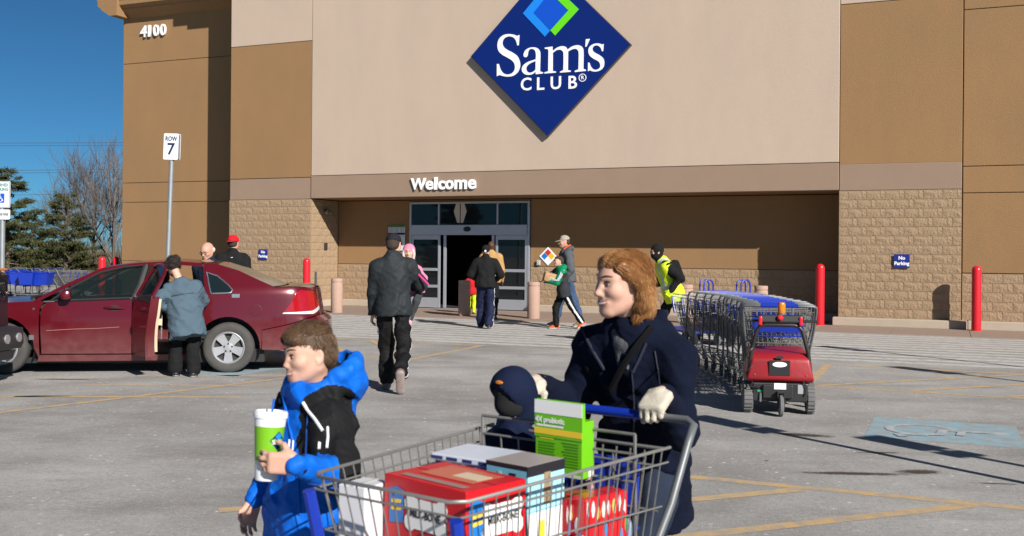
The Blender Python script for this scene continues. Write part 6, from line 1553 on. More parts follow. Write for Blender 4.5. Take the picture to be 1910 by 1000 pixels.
k = F2.k; X = lambda a, b, c: F2.nk + F2.x * a * k + F2.fr * b * k + F2.up * c * k
sewn(F2, bo, [(565, 750), (575, 765), (588, 783), (602, 804)], .0055, 'piping', WPIPE, .003)
sewn(F2, bo, [(541, 820), (539, 846)], .0035, 'zip_pull', WPIPE, .003); sewn(F2, bo, [(548, 821), (546, 847)], .0028, 'zip_pull', WPIPE, .003)
sewn(F2, bo, [(611, 797), (612, 815), (610, 836)], .0045, 'sleeve_print', WPIPE, .002); sewn(F2, bo, [(596, 826), (595, 838)], .005, 'piping', WPIPE, .002)
sewn(F2, bo, [(530, 742), (536, 775), (545, 815), (556, 900), (560, 960)], .005, 'zip_flap', BLUEJ, .002)
sewn(F2, bo, [(575, 900), (600, 905), (640, 915), (668, 912)], .004, 'jacket_seam', mat('dark blue seam', (.002, .05, .28), .7), .001); sewn(F2, bo, [(575, 770), (572, 810), (570, 850)], .003, 'jacket_seam', mat('dark blue seam', ()), .001)
for q in on_skin(bo, F2, [(519, 727), (524, 748)], .001):
    mb = MB(); mb.lathe([(0, 0), (.010, 0), (.010, .004), (0, .006)], 12, q, Vector((0, 0, 1)).rotation_difference(Vector(F2.fr)).to_matrix()); mb.build('snap_button', BLKPL, F2.root)
F2.cuff(BLUEJ, .006, .050, .022, .045); F2.cuff(BLACKJ, .006, .043, .02, .02)
HAIRB = mat('brown boy hair', (.095, .055, .03), .6, var=.7, vscale=40, col2=(.045, .024, .012), spec=.4)
c, Rm, sc = F2.hc, F2.Rm, F2.hs; X = lambda x, y, z: c + Rm @ (v3(x, y, z) * sc)
S_ = Sdf(); S_.ell(X(0, .020, .038), v3(.0815, .100, .0935) * sc, Rm); S_.ell(X(0, -.04, .088), v3(.064, .060, .042) * sc, Rm, .03); S_.ell(X(0, .02, .10), v3(.06, .07, .04) * sc, Rm, .03); S_.ell(X(0, .055, -.012), v3(.066, .056, .05) * sc, Rm, .03)
S_.cap(X(-.05, -.082, .078), X(.05, -.082, .078), .013 * sc, .013 * sc, .02)
S_.ell(X(0, -.104, -.018), v3(.074, .060, .080) * sc, Rm, .008, True)
for sx in (1, -1): S_.ell(X(sx * .085, -.038, -.03), v3(.045, .05, .062) * sc, Rm, .008, True); S_.ell(X(sx * .09, .012, -.012), v3(.03, .027, .036) * sc, Rm, .006, True)
S_.cut(X(0, .06, -.065), Rm @ v3(0, -.3, -1))
hb = S_.skin(.005, 'hair', HAIRB, F2.root)
def bflow(q):
    if q[2] > .085: return v3(.5, -1, -.1)
    if q[1] < -.03: return v3(.25, -.5, -1)
    return v3(0, .35, -1)
fur(F2, hb, bflow, 2600, .04, .0007, mat('brown boy hair strand', (.15, .09, .05), .5, var=.8, vscale=40, col2=(.05, .027, .014), spec=.4), 3, .0016, .14, steps=5, wild=.004)
fur(F2, hb, bflow, 320, .035, .0006, HAIRB, 6, .003, .4, steps=4, wild=.010)
# the cup in his hand
cup = empty('paper_cup', tuple(P(501, 826, 3.135)), 0, 'large green and white paper cup with blue straw in the boy\'s hand', 'cup'); cup.rotation_euler = (R(-4), R(3), R(0))
GRN = mat('lime cup print', (.16, .42, .01), .4, var=.1, vscale=8)
m = MB(); m.lathe([(0, -.112), (.032, -.112), (.034, -.108), (.0375, -.052), (.0375, -.0519)], 28); m.build('cup_base', SIGNPL, cup)
m = MB(); m.lathe([(.0378, -.052), (.0462, .052)], 28, cap=False); m.build('printed_band', GRN, cup)
m = MB(); m.lathe([(.0462, .052), (.0485, .075), (.0515, .077), (.052, .082), (.052, .092), (.049, .097), (.044, .098), (.043, .091), (.012, .090), (0, .090)], 56); m.build('lid', SIGNPL, cup)
m = MB(); m.tube([(.004, -.005, .085), (.008, -.012, .118), (.010, -.018, .135)], .0035, 8); m.build('straw', mat('blue straw', (.01, .12, .6), .4), cup)
for z0, z1, w, mm, of in ((-.018, .040, .026, NAVY, .0008), (.012, .036, .011, LBLUE, .0018)):
    m = MB(); vs = []
    def cyl(a, z, o): r = .0378 + (z + .052) / .104 * .0084 + o; return (r * math.cos(a), r * math.sin(a), z)
    a0 = R(-38); cz_ = (z0 + z1) / 2; pts = []
    for q in np.linspace(0, 1, 5)[:-1]: pts.append((w * q / w * 0 + w * (q), z1 - (z1 - cz_) * q))
    ring = [(w * q, z1 - (z1 - cz_) * q) for q in np.linspace(0, 1, 5)][:-1] + [(w * (1 - q), cz_ - (cz_ - z0) * q) for q in np.linspace(0, 1, 5)][:-1] + [(-w * q, z0 + (cz_ - z0) * q) for q in np.linspace(0, 1, 5)][:-1] + [(-w * (1 - q), cz_ + (z1 - cz_) * q) for q in np.linspace(0, 1, 5)][:-1]
    m.add([cyl(a0 + x / .042, z, of) for x, z in ring] + [cyl(a0, cz_, of)], [(i, (i + 1) % len(ring), len(ring)) for i in range(len(ring))]); m.build('diamond_mark', mm, cup)
me = text_mesh("Sam's", .017, .0002, .0002)
for v in me.vertices:
    q = cyl(R(-38) + v.co.x / .042, v.co.y - .0 + .006, .0016 + v.co.z); v.co = q
me.materials.clear(); me.materials.append(SIGNW); link('lettering', me, cup)
# ---------------------------------------------------------------- the toddler in the cart seat
khw = P(958, 730, 3.52)
TL = (khw[0], khw[1], 0); TRZ = R(-42); kt = .86 / 1.75
F3 = Fig('toddler in a dark navy hooded coat sitting in the cart seat', TL, TRZ, .86, pel=(0, .03, (khw[2] - .42) / kt), neck=(0, .02, (khw[2] - .145) / kt), headoff=(0, -.02, .145 / kt), head=(R(-8), R(16), 0), hs=1.36, shw=.16,
         Lw=(.2, -.22, (khw[2] - .33) / kt), Rw=(-.2, -.22, (khw[2] - .33) / kt), Lp=(.8, .5, -.4), Rp=(-.8, .5, -.4), La=(.14, -.3, .9), Ra=(-.14, -.3, .9), Lk=(.1, -1, 1), Rk=(-.1, -1, 1))
F3.body(PALE, .008, child=True)
face_bits(F3.hc, F3.Rm, F3.hs, F3.root, .008)
NAVYT = cloth('navy toddler coat', (.007, .012, .036), .3, .85, .25, 200)
F3.top(NAVYT, .009, .028, .10, 'coat', .07, (.008, 50), .0)
c, Rm, sc = F3.hc, F3.Rm, F3.hs; X = lambda x, y, z: c + Rm @ (v3(x, y, z) * sc)
S_ = Sdf(); S_.ell(X(0, -.005, .012), v3(.105, .128, .122) * sc, Rm); S_.cap(X(0, .04, -.06), X(0, .04, -.12), .09 * sc, .09 * sc, .03); S_.ell(X(0, -.135, -.04), v3(.083, .105, .103) * sc, Rm, .012, True)
T_ = Sdf(); T_.ell(X(0, -.03, -.05), v3(.085, .092, .075) * sc, Rm); T_.ell(X(0, -.01, .03), v3(.088, .098, .09) * sc, Rm, .02); T_.skin(.008, 'dark_face_shell', mat('black face shell', (.006, .006, .007), .95), F3.root)  # black shell added over the face to darken the hood opening
S_.skin(.007, 'hood', NAVYT, F3.root, folds(.003, 40, 2))
mb = MB(); q = X(.034, -.100, .088); mb.lathe([(0, .0), (.016, 0), (.016, .006), (0, .008)], 14, Vector(q), Matrix((Vector(Rm @ v3(1, 0, 0)), Vector(Rm @ v3(0, .28, .30)), Vector(Rm @ v3(.12, -.75, .6)))).transposed()); mb.build('orange_badge', mat('orange badge', (.7, .24, .02), .5), F3.root)
F3.trousers(NAVYT, .012, .03); F3.shoes(mat('black shoe', ()), .012)
# ---------------------------------------------------------------- people farther off
BLK_C = cloth('black fabric', (.010, .010, .011), .4, .9, .25, 160, (.02, .02, .022)); SLATE = cloth('dark slate shell jacket', (.020, .024, .027), .3, .6, .15, 90, (.03, .035, .038))
TRACK = cloth('black track trousers', (.009, .009, .010), .3, .7, .15, 90); NAVYP = cloth('navy track trousers', (.012, .016, .045), .3, .7, .15, 90)
JEANS = cloth('blue jeans', (.035, .065, .13), .5, .9, .3, 200, (.06, .1, .17)); WSTR = mat('white stripe', (.6, .62, .66), .6); SHOEB = mat('dark shoe', (.018, .017, .017), .5); SOLEW = mat('white sole', (.5, .48, .45), .6)
SKL = skin_mat('light', (.58, .36, .27)); SKR = skin_mat('ruddy', (.52, .30, .22)); SKD = skin_mat('dark', (.07, .035, .02))
HBR = mat('short brown hair', (.05, .03, .018), .8, var=.7, vscale=60, bump=.5, bscale=200); HGR = mat('white hair', (.5, .49, .47), .8); HDK = mat('dark curly hair', (.014, .009, .008), .85, var=.7, vscale=50, col2=(.035, .02, .015), bump=.8, bscale=110)
G2 = 'shoppers outside the store'
# man walking away with the girl on his arm
F = Fig('man in a dark slate jacket and cap walking to the doors with a child', (-1.355, 11.75), R(184), 1.80, G2, pel=(0, -.02, .93), neck=(.01, -.03, 1.46), head=(R(-14), R(4), 0),
        Lw=(.245, -.16, .83), Rw=(-.14, -.38, 1.13), Lp=(.5, .9, 0), Rp=(-1, .25, -.5), La=(.075, -.14, .085), Ra=(-.10, .36, .23), Lf=(.12, -1, -.02), Rf=(-.02, -.42, -.9), Lk=(.05, -1, 0), Rk=(-.1, -1, 0))
F.body(SKL, .009, hands=(None, None)); F.top(SLATE, .011, .030, .10, 'jacket', .055, (.012, 34), .012); F.trousers([TRACK, WSTR], .010, .022, wide=.016, matfn=F.side_band(.013)); F.shoes(mat('taupe trainer', (.16, .12, .11), .7, var=.6, vscale=25), .009, big=1.12, sole=mat('trainer sole', (.30, .24, .22), .7, var=.6, vscale=30))

hair_short(F, HBR, .009, -.002, back=-.075); ball_cap(F, cloth('charcoal cap', (.018, .018, .022)), .009)
WK = F
S_ = Sdf(); S_.cap(F.nk + F.x * .08 - F.fr * .07 + v3(0, 0, -.02), F.nk - F.x * .08 - F.fr * .07 + v3(0, 0, -.02), .012, .012); 
# the girl on his arm
gl = P(773, 470, 12.08)
GL = (gl[0], gl[1], 0); GRZ = R(-6)
gk = .98 / 1.75; gp = np.array([0, .03, 1.13]) / gk; gn = np.array([-.06, .0, 1.41]) / gk
F = Fig('small girl in a pink hooded coat with white fur trim carried on a man\'s arm', GL, GRZ, .98, G2, pel=tuple(gp), neck=tuple(gn), head=(R(4), R(8), R(-5)), hs=1.28, shw=.15,
        Lw=tuple(np.array([.08, -.20, 1.31]) / gk), Rw=tuple(np.array([-.12, -.17, 1.37]) / gk), Lp=(.8, .2, -.7), Rp=(-.8, .2, -.5), La=tuple(np.array([-.02, -.16, .80]) / gk), Ra=tuple(np.array([-.12, -.04, .84]) / gk), Lk=(.3, -1, .2), Rk=(-.3, -1, .2), Lf=(.2, -.8, -.5), Rf=(-.2, -.8, -.5))
F.hc = wl(GL, GRZ, P(763, 470, 11.97))
PINKJ = cloth('pink quilted coat', (.60, .19, .30), .35, .75, .3, 60, (.66, .30, .42)); FURW = mat('white fur trim', (.72, .70, .68), .95, bump=1, bscale=160)
F.body(SKL, .009, child=True); face_bits(F.hc, F.Rm, F.hs, F.root, .009)
F.top(PINKJ, .010, .026, .08, 'coat', .0, (.008, 60), .006); F.trousers(cloth('grey leggings', (.045, .05, .055)), .010, .022); F.shoes(cloth('pink striped boot', (.42, .10, .15), 1, c2=(.65, .42, .45), vs=22), .010)
c, Rm, sc = F.hc, F.Rm, F.hs; X = lambda x, y, z: c + Rm @ (v3(x, y, z) * sc)
S_ = Sdf(); S_.ell(X(0, .015, .022), v3(.108, .118, .118) * sc, Rm); S_.cap(X(0, .05, -.05), X(0, .05, -.11), .09 * sc, .085 * sc, .03); S_.ell(X(0, -.13, -.035), v3(.076, .11, .09) * sc, Rm, .01, True); S_.skin(.010, 'hood', PINKJ, F.root, folds(.003, 50, 2))
mb = MB(); mb.tube([Vector(X(.088 * math.sin(a), -.062 + .018 * math.cos(a), -.03 + .105 * math.cos(a))) for a in np.linspace(-2.3, 2.3, 20)], .021 * sc, 8); mb.build('fur_trim', FURW, F.root)
for sx in (-1, 1): surf_path(F, [(sx * .13, .10, .10), (sx * .14, .13, .0)], .018, 'hair_lock', mat('light brown hair', (.16, .09, .045), .7))
p0, p1 = P(750, 481, 11.78), P(799, 531, 11.80); o = MB().tube([p0, p1], [.012, .014], 8).build('pink_toy_wand', mat('hot pink toy', (.62, .03, .22), .4)); tag(o, 'hot pink toy stick held across her coat by the carried girl', 'toy')
p = P(753, 496, 11.83); o = MB().tube([p + v3(.0, 0, -.07), p + v3(.0, 0, .0), p + v3(-.005, 0, .06)], [.026, .032, .024], 10).build('snack_wrapper', mat('snack paper', (.6, .42, .27), .8, var=.8, vscale=30, col2=(.45, .2, .1))); tag(o, 'half-eaten snack in pale paper held by the carried girl', 'snack')
# man in black entering, navy trousers with white stripes
F = Fig('man in a black fleece and navy striped track trousers walking into the entrance', (-.55, 21.35), R(176), 1.74, G2, pel=(0, 0, .93), neck=(0, -.02, 1.46), Lw=(.20, -.24, 1.0), Rw=(-.20, -.24, 1.0), Lp=(.8, .6, -.3), Rp=(-.8, .6, -.3), La=(.10, -.12, .085), Ra=(-.10, .16, .10), fat=1.1)
F.body(SKL, .016); F.top(BLK_C, .016, .032, .08, 'fleece', .05, (.010, 32), .02); F.trousers([NAVYP, WSTR], .012, .024, wide=.02, matfn=F.side_band(.022)); F.shoes(SHOEB, .014, SOLEW)
c, Rm, sc = F.hc, F.Rm, F.hs; S_ = Sdf(); S_.ell(c + Rm @ (v3(0, .015, .035) * sc), v3(.088, .105, .095) * sc, Rm); S_.cut(c + Rm @ (v3(0, .03, -.02) * sc), Rm @ v3(0, -.4, -1)); S_.skin(.013, 'beanie', BLK_C, F.root)
mb = MB(); mb.lathe([(0, 0), (.022, 0), (.02, .006), (0, .008)], 10, Vector(c + Rm @ (v3(.0, .118, .0) * sc)), Matrix.Rotation(R(-90), 3, 'X')); mb.build('white_badge', SIGNW, F.root)
# man in tan coat ahead of him
F = Fig('bald man in a tan jacket just inside the entrance ahead of the man in black', ((916 - 955) / 1910 * 24.2, 24.2), R(172), 1.86, G2, Lw=(.24, -.1, .85), Rw=(-.24, -.1, .85), La=(.1, -.1, .085), Ra=(-.1, .1, .085), fat=1.08)
F.body(SKD, .016); F.top(cloth('tan jacket', (.42, .25, .10), .3), .016, .034, .12, 'jacket', .04, (.008, 32), .02); F.trousers(BLK_C, .018); F.shoes(SHOEB, .016)
# child in red behind the bollard
q = P(880, 500, 26.2); F = Fig('small child in a red coat and lime trousers half hidden behind the doorway bollard', (q[0], q[1]), R(178), 1.08, G2, hs=1.2, shw=.16, La=(.1, -.08, .085), Ra=(-.1, .1, .085), head=(R(30), 0, 0))
F.body(SKL, .014, child=True); F.top(cloth('red child coat', (.5, .015, .02)), .014, .04, .12, 'coat'); F.trousers(cloth('lime trousers', (.5, .62, .02)), .014, .03); F.shoes(SHOEB, .014); hair_short(F, HBR, .013)
# man in grey hooded top and jeans
F = Fig('man in a grey hooded top, jeans and beige cap walking left along the store front', (1.20, 21.9), R(-80), 1.95, G2, pel=(0, 0, .94), neck=(0, -.04, 1.47), head=(R(2), R(6), 0), Lw=(.22, -.16, .90), Rw=(-.22, -.30, 1.02), Lp=(.4, 1, 0), Rp=(-.4, 1, -.2), La=(.09, .26, .10), Ra=(-.09, -.20, .085), Lf=(.1, -1, -.1), Rf=(-.1, -1, .05))
GH = cloth('grey hooded top', (.085, .092, .10), .4, .9, .3, 200)
F.body(SKR, .013, hands=(None, None)); face_bits(F.hc, F.Rm, F.hs, F.root, .013)
def hoodback(S_, s):
    k = s.k; Y = lambda a, b, c: s.nk + s.x * a * k + s.fr * b * k + s.up * c * k
    S_.cap(Y(.06, -.09, .03), Y(-.06, -.09, .03), .06 * k, .06 * k, .04); S_.cap(Y(.09, -.02, .02), Y(.06, -.1, .04), .04 * k, .05 * k, .03); S_.cap(Y(-.09, -.02, .02), Y(-.06, -.1, .04), .04 * k, .05 * k, .03)
F.fr = F.fr if F.fr[1] < 0 else -F.fr
F.top(GH, .013, .030, .08, 'hooded_top', .03, (.010, 34), .016, extra=hoodback); F.trousers(JEANS, .013, .018); F.shoes(cloth('tan trainer', (.2, .16, .10), .7), .012, SOLEW)
surf_path(F, [(.05, -.08, .10), (.085, -.03, .085), (.07, .06, .03)], .018, 'orange_lining', mat('orange lining', (.6, .09, .02), .8)); surf_path(F, [(.085, .165, -.16), (.10, .16, -.24), (.06, .17, -.25), (.06, .172, -.17)], .012, 'orange_print', mat('orange lining', ()))
hair_short(F, HBR, .012, -.002, back=-.07); ball_cap(F, cloth('beige cap', (.33, .30, .24), .3), .011)
S_ = Sdf(); c, Rm, sc = F.hc, F.Rm, F.hs; S_.ell(c + Rm @ (v3(0, -.062, -.075) * sc), v3(.052, .05, .045) * sc, Rm); S_.skin(.011, 'beard', mat('ginger beard', (.22, .10, .05), .9), F.root)
p = P(1040, 522, 21.5); o = MB().box(p + v3(.06, .25, 0), (.26, .2, .2), bev=.04).build('red_parcel', mat('red parcel', (.5, .02, .06), .6)); tag(o, 'red parcel under the arm of the man in the beige cap', 'parcel')
# boy in green and black
F = Fig('boy in a green and black jacket striding left with a brown paper parcel', (1.06, 21.35), R(-84), 1.53, G2, pel=(0, .02, .92), neck=(0, -.05, 1.44), head=(R(8), 0, 0), hs=1.08, shw=.165, Lw=(.12, -.42, 1.16), Rw=(-.10, -.44, 1.14), Lp=(.6, .4, -1), Rp=(-.6, .4, -1), La=(.09, .46, .17), Ra=(-.08, -.13, .085), Lf=(.05, -.85, -.55), Rf=(-.05, -1, 0), Lk=(.05, -1, -.2), Rk=(0, -1, 0))
F.fr = F.fr if F.fr[1] < 0 else -F.fr
GRJ = cloth('green jacket', (.004, .20, .085), .3, .7); DGR = cloth('charcoal jacket', (.03, .032, .036), .3)
def gj(C_):
    k = F.k; q = C_ - F.nk; u = q @ F.up / k
    arm = np.minimum(np.linalg.norm(C_ - (F.Ls + np.clip((C_ - F.Ls) @ unit(F.Le - F.Ls), 0, None)[:, None] * unit(F.Le - F.Ls)), axis=1), np.linalg.norm(C_ - (F.Le + np.clip((C_ - F.Le) @ unit(F.Lw - F.Le), 0, None)[:, None] * unit(F.Lw - F.Le)), axis=1)) / k
    arr = np.minimum(np.linalg.norm(C_ - F.Rs, axis=1) * 0 + 9, np.linalg.norm(C_ - (F.Re + np.clip((C_ - F.Re) @ unit(F.Rw - F.Re), 0, None)[:, None] * unit(F.Rw - F.Re)), axis=1)) / k
    return np.where((arm < .085) | (arr < .085) | (u > -.10), 0, 1)
F.body(SKL, .013, child=True); face_bits(F.hc, F.Rm, F.hs, F.root, .013); F.top([GRJ, DGR], .012, .030, .16, 'jacket', .03, (.008, 40), .010, matfn=gj, extra=hoodback); F.trousers([TRACK, WSTR], .011, .02, wide=.01, matfn=F.side_band(.02)); F.shoes(cloth('orange trainer', (.55, .10, .04)), .012, SOLEW)
for dy in (-.012, .012, .034):
    mb = MB(); e = (F.Le - F.Ls); mb.tube([Vector(F.Ls + v3(.055, dy, .05)), Vector((F.Ls + F.Le) / 2 + v3(.085, dy, .02)), Vector(F.Le + v3(.07, dy, .03)), Vector((F.Le + F.Lw) / 2 + v3(.055, 0, .045 + dy)), Vector(F.Lw + v3(.035, 0, .03 + dy))], .007, 5); mb.build('sleeve_stripe', WSTR, F.root)
hair_short(F, HBR, .012, .0, back=-.07)
p = P(1030, 519, 21.25); o = MB().box(p, (.38, .22, .2), bev=.05, rot=Euler((0, R(14), R(8))).to_matrix()).build('paper_parcel', mat('brown paper', (.42, .25, .12), .85, var=.4, vscale=14, bump=.5, bscale=30)); tag(o, 'brown paper parcel carried in front of the boy in green', 'parcel')
# cart attendant
F = Fig('attendant in a yellow safety vest and black balaclava leaning along the cart row', (2.64, 17.1), R(-84), 1.78, G2, pel=(0, .06, .92), neck=(0, -.13, 1.43), head=(R(-4), R(8), 0), Lw=(.27, -.06, .96), Rw=(-.26, -.30, 1.0), Lp=(.5, 1, -.1), Rp=(-.5, 1, -.1), La=(.09, .42, .12), Ra=(-.09, -.12, .085), Lf=(0, -.9, -.4), headoff=(0, -.09, .165))
F.body(SKL, .011, hands=(False, False)); face_bits(F.hc, F.Rm, F.hs, F.root, .011)
F.top(BLK_C, .012, .030, .12, 'jacket', .05, (.010, 34), .016); F.trousers(cloth('dark work trousers', (.018, .02, .024)), .013, .022); F.shoes(SHOEB, .013)
HIV = mat('hi-vis yellow', (.58, .74, .012), .7, var=.15, vscale=6, bump=.2, bscale=80); REFL = mat('reflective tape', (.42, .45, .48), .35)
def vfn(C_):
    k = F.k; q = C_ - F.nk; u = q @ F.up / k; a = q @ F.x / k
    return ((abs(u + .40) < .028) | ((abs(abs(a) - .115) < .022) & (u > -.36))).astype(int)
F.top([HIV, REFL], .012, .050, .14, 'safety_vest', .0, (.006, 34), sleeves=False, matfn=vfn)
c, Rm, sc = F.hc, F.Rm, F.hs; X = lambda x, y, z: c + Rm @ (v3(x, y, z) * sc)
S_ = Sdf(); S_.ell(X(0, .012, .03), v3(.088, .108, .105) * sc, Rm); S_.ell(X(0, -.025, -.05), v3(.075, .085, .085) * sc, Rm, .03); S_.cap(X(0, .02, -.08), X(0, .04, -.17), .072 * sc, .085 * sc, .03); S_.ell(X(0, -.115, .002), v3(.058, .045, .026) * sc, Rm, .006, True); S_.skin(.0085, 'balaclava', BLK_C, F.root)
mb = MB()
for sx in (-1, 1): mb.box(X(sx * .033, -.097, .008), (.05 * sc, .012, .026 * sc), rot=Matrix(Rm.tolist()), bev=.004)
mb.tube([Vector(X(-.06, -.09, .012)), Vector(X(.06, -.09, .012))], .004, 5); mb.build('sunglasses', BLKPL, F.root)
for w, e, sx in ((F.Lw, F.Le, -1), (F.Rw, F.Re, 1)):
    S_ = Sdf(); hand(S_, w, unit(w - e), v3(sx, 0, 0), v3(0, -1, 0), 1.0, .5, .1, .01, 1.3); S_.cap(w - unit(w - e) * .05, w + unit(w - e) * .02, .042, .038); S_.skin(.010, 'glove', HIV, F.root)
p = F.nk + F.up * -.24 + F.fr * -.17; S_ = Sdf(); S_.rbox(p, (.13, .08, .2), np.stack([F.x, F.fr, F.up], 1), .05); S_.skin(.014, 'backpack', BLK_C, F.root)
# woman bending into the car
kk = 1.60 / 1.75; BL = (-4.11, 12.88); BZ = R(-163)
hcw = wl(BL, BZ, P(323, 497, 12.95)); nkw = wl(BL, BZ, P(338, 528, 12.9))
F = Fig('woman in a blue-grey coat bending into the open rear door of the red car', BL, BZ, 1.60, G2, pel=(0, .05, .93), neck=tuple(nkw / kk), headoff=tuple((hcw - nkw) / kk), head=(R(12), R(38), 0), hs=1.02,
        Lw=tuple(wl(BL, BZ, P(316, 580, 12.82)) / kk), Rw=(-.12, -.42, 1.0), Lp=(.6, .5, -.3), Rp=(-.6, .3, -.4), La=(.12, -.05, .085), Ra=(-.12, .06, .085), Lf=(.25, -1, 0), Rf=(-.15, -1, 0), fat=1.12)
F.body(SKL, .010, hands=(None, None))
COATB = cloth('blue-grey coat', (.075, .115, .15), .45, .9, .3, 160, (.055, .085, .115))
F.top(COATB, .010, .030, .40, 'coat', .02, (.014, 32), .016, flare=.03, sleeve_cut=.08)
k = F.k; mb = MB(); ce = F.pel + F.up * .18 * k; mb.tube([Vector(ce + F.x * .212 * k * math.sin(a) + F.fr * .165 * k * math.cos(a)) for a in np.linspace(0, 6.283, 29)[:-1]], .008, 6, closed=True); mb.build('belt_seam', cloth('darker coat seam', (.05, .08, .105)), F.root)
F.trousers(BLK_C, .011, .024, wide=.022); F.shoes(SHOEB, .011, SOLEW)
c, Rm, sc = F.hc, F.Rm, F.hs; S_ = Sdf(); S_.ell(c + Rm @ (v3(0, .03, .025) * sc), v3(.105, .122, .118) * sc, Rm); S_.ell(c + Rm @ (v3(0, -.11, -.03) * sc), v3(.06, .05, .08) * sc, Rm, .02, True)
hd_ = S_.skin(.010, 'hair', HDK, F.root, folds(.013, 75, 4)); fur(F, hd_, lambda q: v3(q[1], -q[0], -.5), 700, .03, .0016, HDK, 2, .004, 1.0, steps=4, wild=.02)
# older man behind the car
F = Fig('older bald man with glasses and a navy jacket looking down behind the red car', (P(393, 470, 15.5)[0], 15.5), R(-14), 1.73, G2, pel=(0, 0, .93), neck=(0, -.05, 1.43), head=(R(-6), R(20), 0), hs=1.08, fat=1.1)
F.body(SKR, .009); face_bits(F.hc, F.Rm, F.hs, F.root, .009, (.3, .28, .26)); F.top(cloth('navy winter jacket', (.012, .02, .035)), .012, .035, .12, 'jacket', .035, (.008, 36), .012); F.trousers(BLK_C, .018); F.shoes(SHOEB, .018)
c, Rm, sc = F.hc, F.Rm, F.hs; X = lambda x, y, z: c + Rm @ (v3(x, y, z) * sc)
S_ = Sdf()
for sx in (1, -1): S_.ell(X(sx * .071, .045, .005), v3(.010, .045, .036) * sc, Rm)
S_.ell(X(0, .100, .0), v3(.06, .018, .045) * sc, Rm, .03); S_.skin(.008, 'hair', HGR, F.root)
mb = MB()
for sx in (-1, 1): mb.tube([Vector(X(sx * .032 + .023 * math.cos(a), -.104, .006 + .018 * math.sin(a))) for a in np.linspace(0, 6.283, 15)[:-1]], .0024, 5, closed=True); mb.tube([Vector(X(sx * .055, -.10, .01)), Vector(X(sx * .078, .0, .01))], .0022, 5)
mb.tube([Vector(X(-.01, -.106, .008)), Vector(X(.01, -.106, .008))], .0024, 5); mb.build('glasses', BLKPL, F.root)
S_ = Sdf(); k = F.k; Y = lambda a, b, c_: F.nk + F.x * a * k + F.fr * b * k + F.up * c_ * k
F.fr = F.fr if F.fr[1] < 0 else -F.fr
S_.cap(Y(-.05, .08, .02), Y(0, .12, -.06), .03 * k, .03 * k); S_.cap(Y(.05, .08, .02), Y(0, .12, -.06), .03 * k, .03 * k); S_.skin(.009, 'plaid_scarf', cloth('plaid scarf', (.4, .4, .42), 1, c2=(.02, .03, .06), vs=40), F.root)
# man with red cap
F = Fig('man in a red cap and black jacket walking away behind the red car', (P(434, 470, 16.8)[0], 16.8), R(196), 1.83, G2, pel=(0, 0, .93), neck=(0, -.03, 1.46), head=(R(-24), R(3), 0), hs=1.02, La=(.1, -.1, .085), Ra=(-.1, .1, .085))
F.body(SKR, .011); F.top(BLK_C, .013, .032, .12, 'jacket', .04, (.009, 36), .012); F.trousers(JEANS, .018); F.shoes(SHOEB, .018); hair_short(F, HBR, .011, -.002, back=-.06)
ball_cap(F, cloth('red cap', (.60, .012, .022), .15), .010, back=True)
S_ = Sdf(); S_.cap(F.nk + F.up * -.06 - F.fr * .135, F.nk + F.up * -.065 - F.fr * .136 + F.x * .03, .006, .006); S_.skin(.005, 'logo', WSTR, F.root)
# ================================================================= goods in the foreground cart
def cart_item(name, x, y, z, rz=0, label=None, cat='box', group='goods in the foreground cart'):
    p = cartw(x, y, z); return empty(name, tuple(p), CT + rz, label, cat, group)
def card(nm, c, **kw): return mat(nm, c, .38, spec=.45, var=.12, vscale=9, **kw)
def bx(par, name, x0, x1, y0, y1, z0, z1, m, bev=.003): return MB().bb(x0, x1, y0, y1, z0, z1, 0, bev).build(name, m, par)
def face_text(par, t, size, at, ax, m, bold=.0, wide=1., name='lettering', tilt=0):
    """text on an upright face: ax is the reading direction in the thing's frame"""
    me = text_mesh(t, size, .0004, bold)
    for v in me.vertices: v.co.x *= wide; v.co.y += v.co.x * tilt
    stand(me, None, at, ax, (0, 0, 1)); me.materials.clear(); me.materials.append(m); return link(name, me, par)
def blob(par, name, at, ax, loop, m, d=.0012):
    me = outline_mesh([loop], d); stand(me, None, at, ax, (0, 0, 1)); me.materials.clear(); me.materials.append(m); return link(name, me, par)
INK = mat('black print', (.015, .015, .016), .5); WPR = mat('white print', (.74, .74, .73), .45)
CRED = card('red carton', (.52, .006, .012)); GOLD = mat('biscuit gold print', (.55, .33, .12), .5, var=.6, vscale=30, col2=(.33, .17, .05)); CBL = card('blue label', (.01, .16, .5)); YEL = mat('yellow print', (.75, .5, .03), .5)
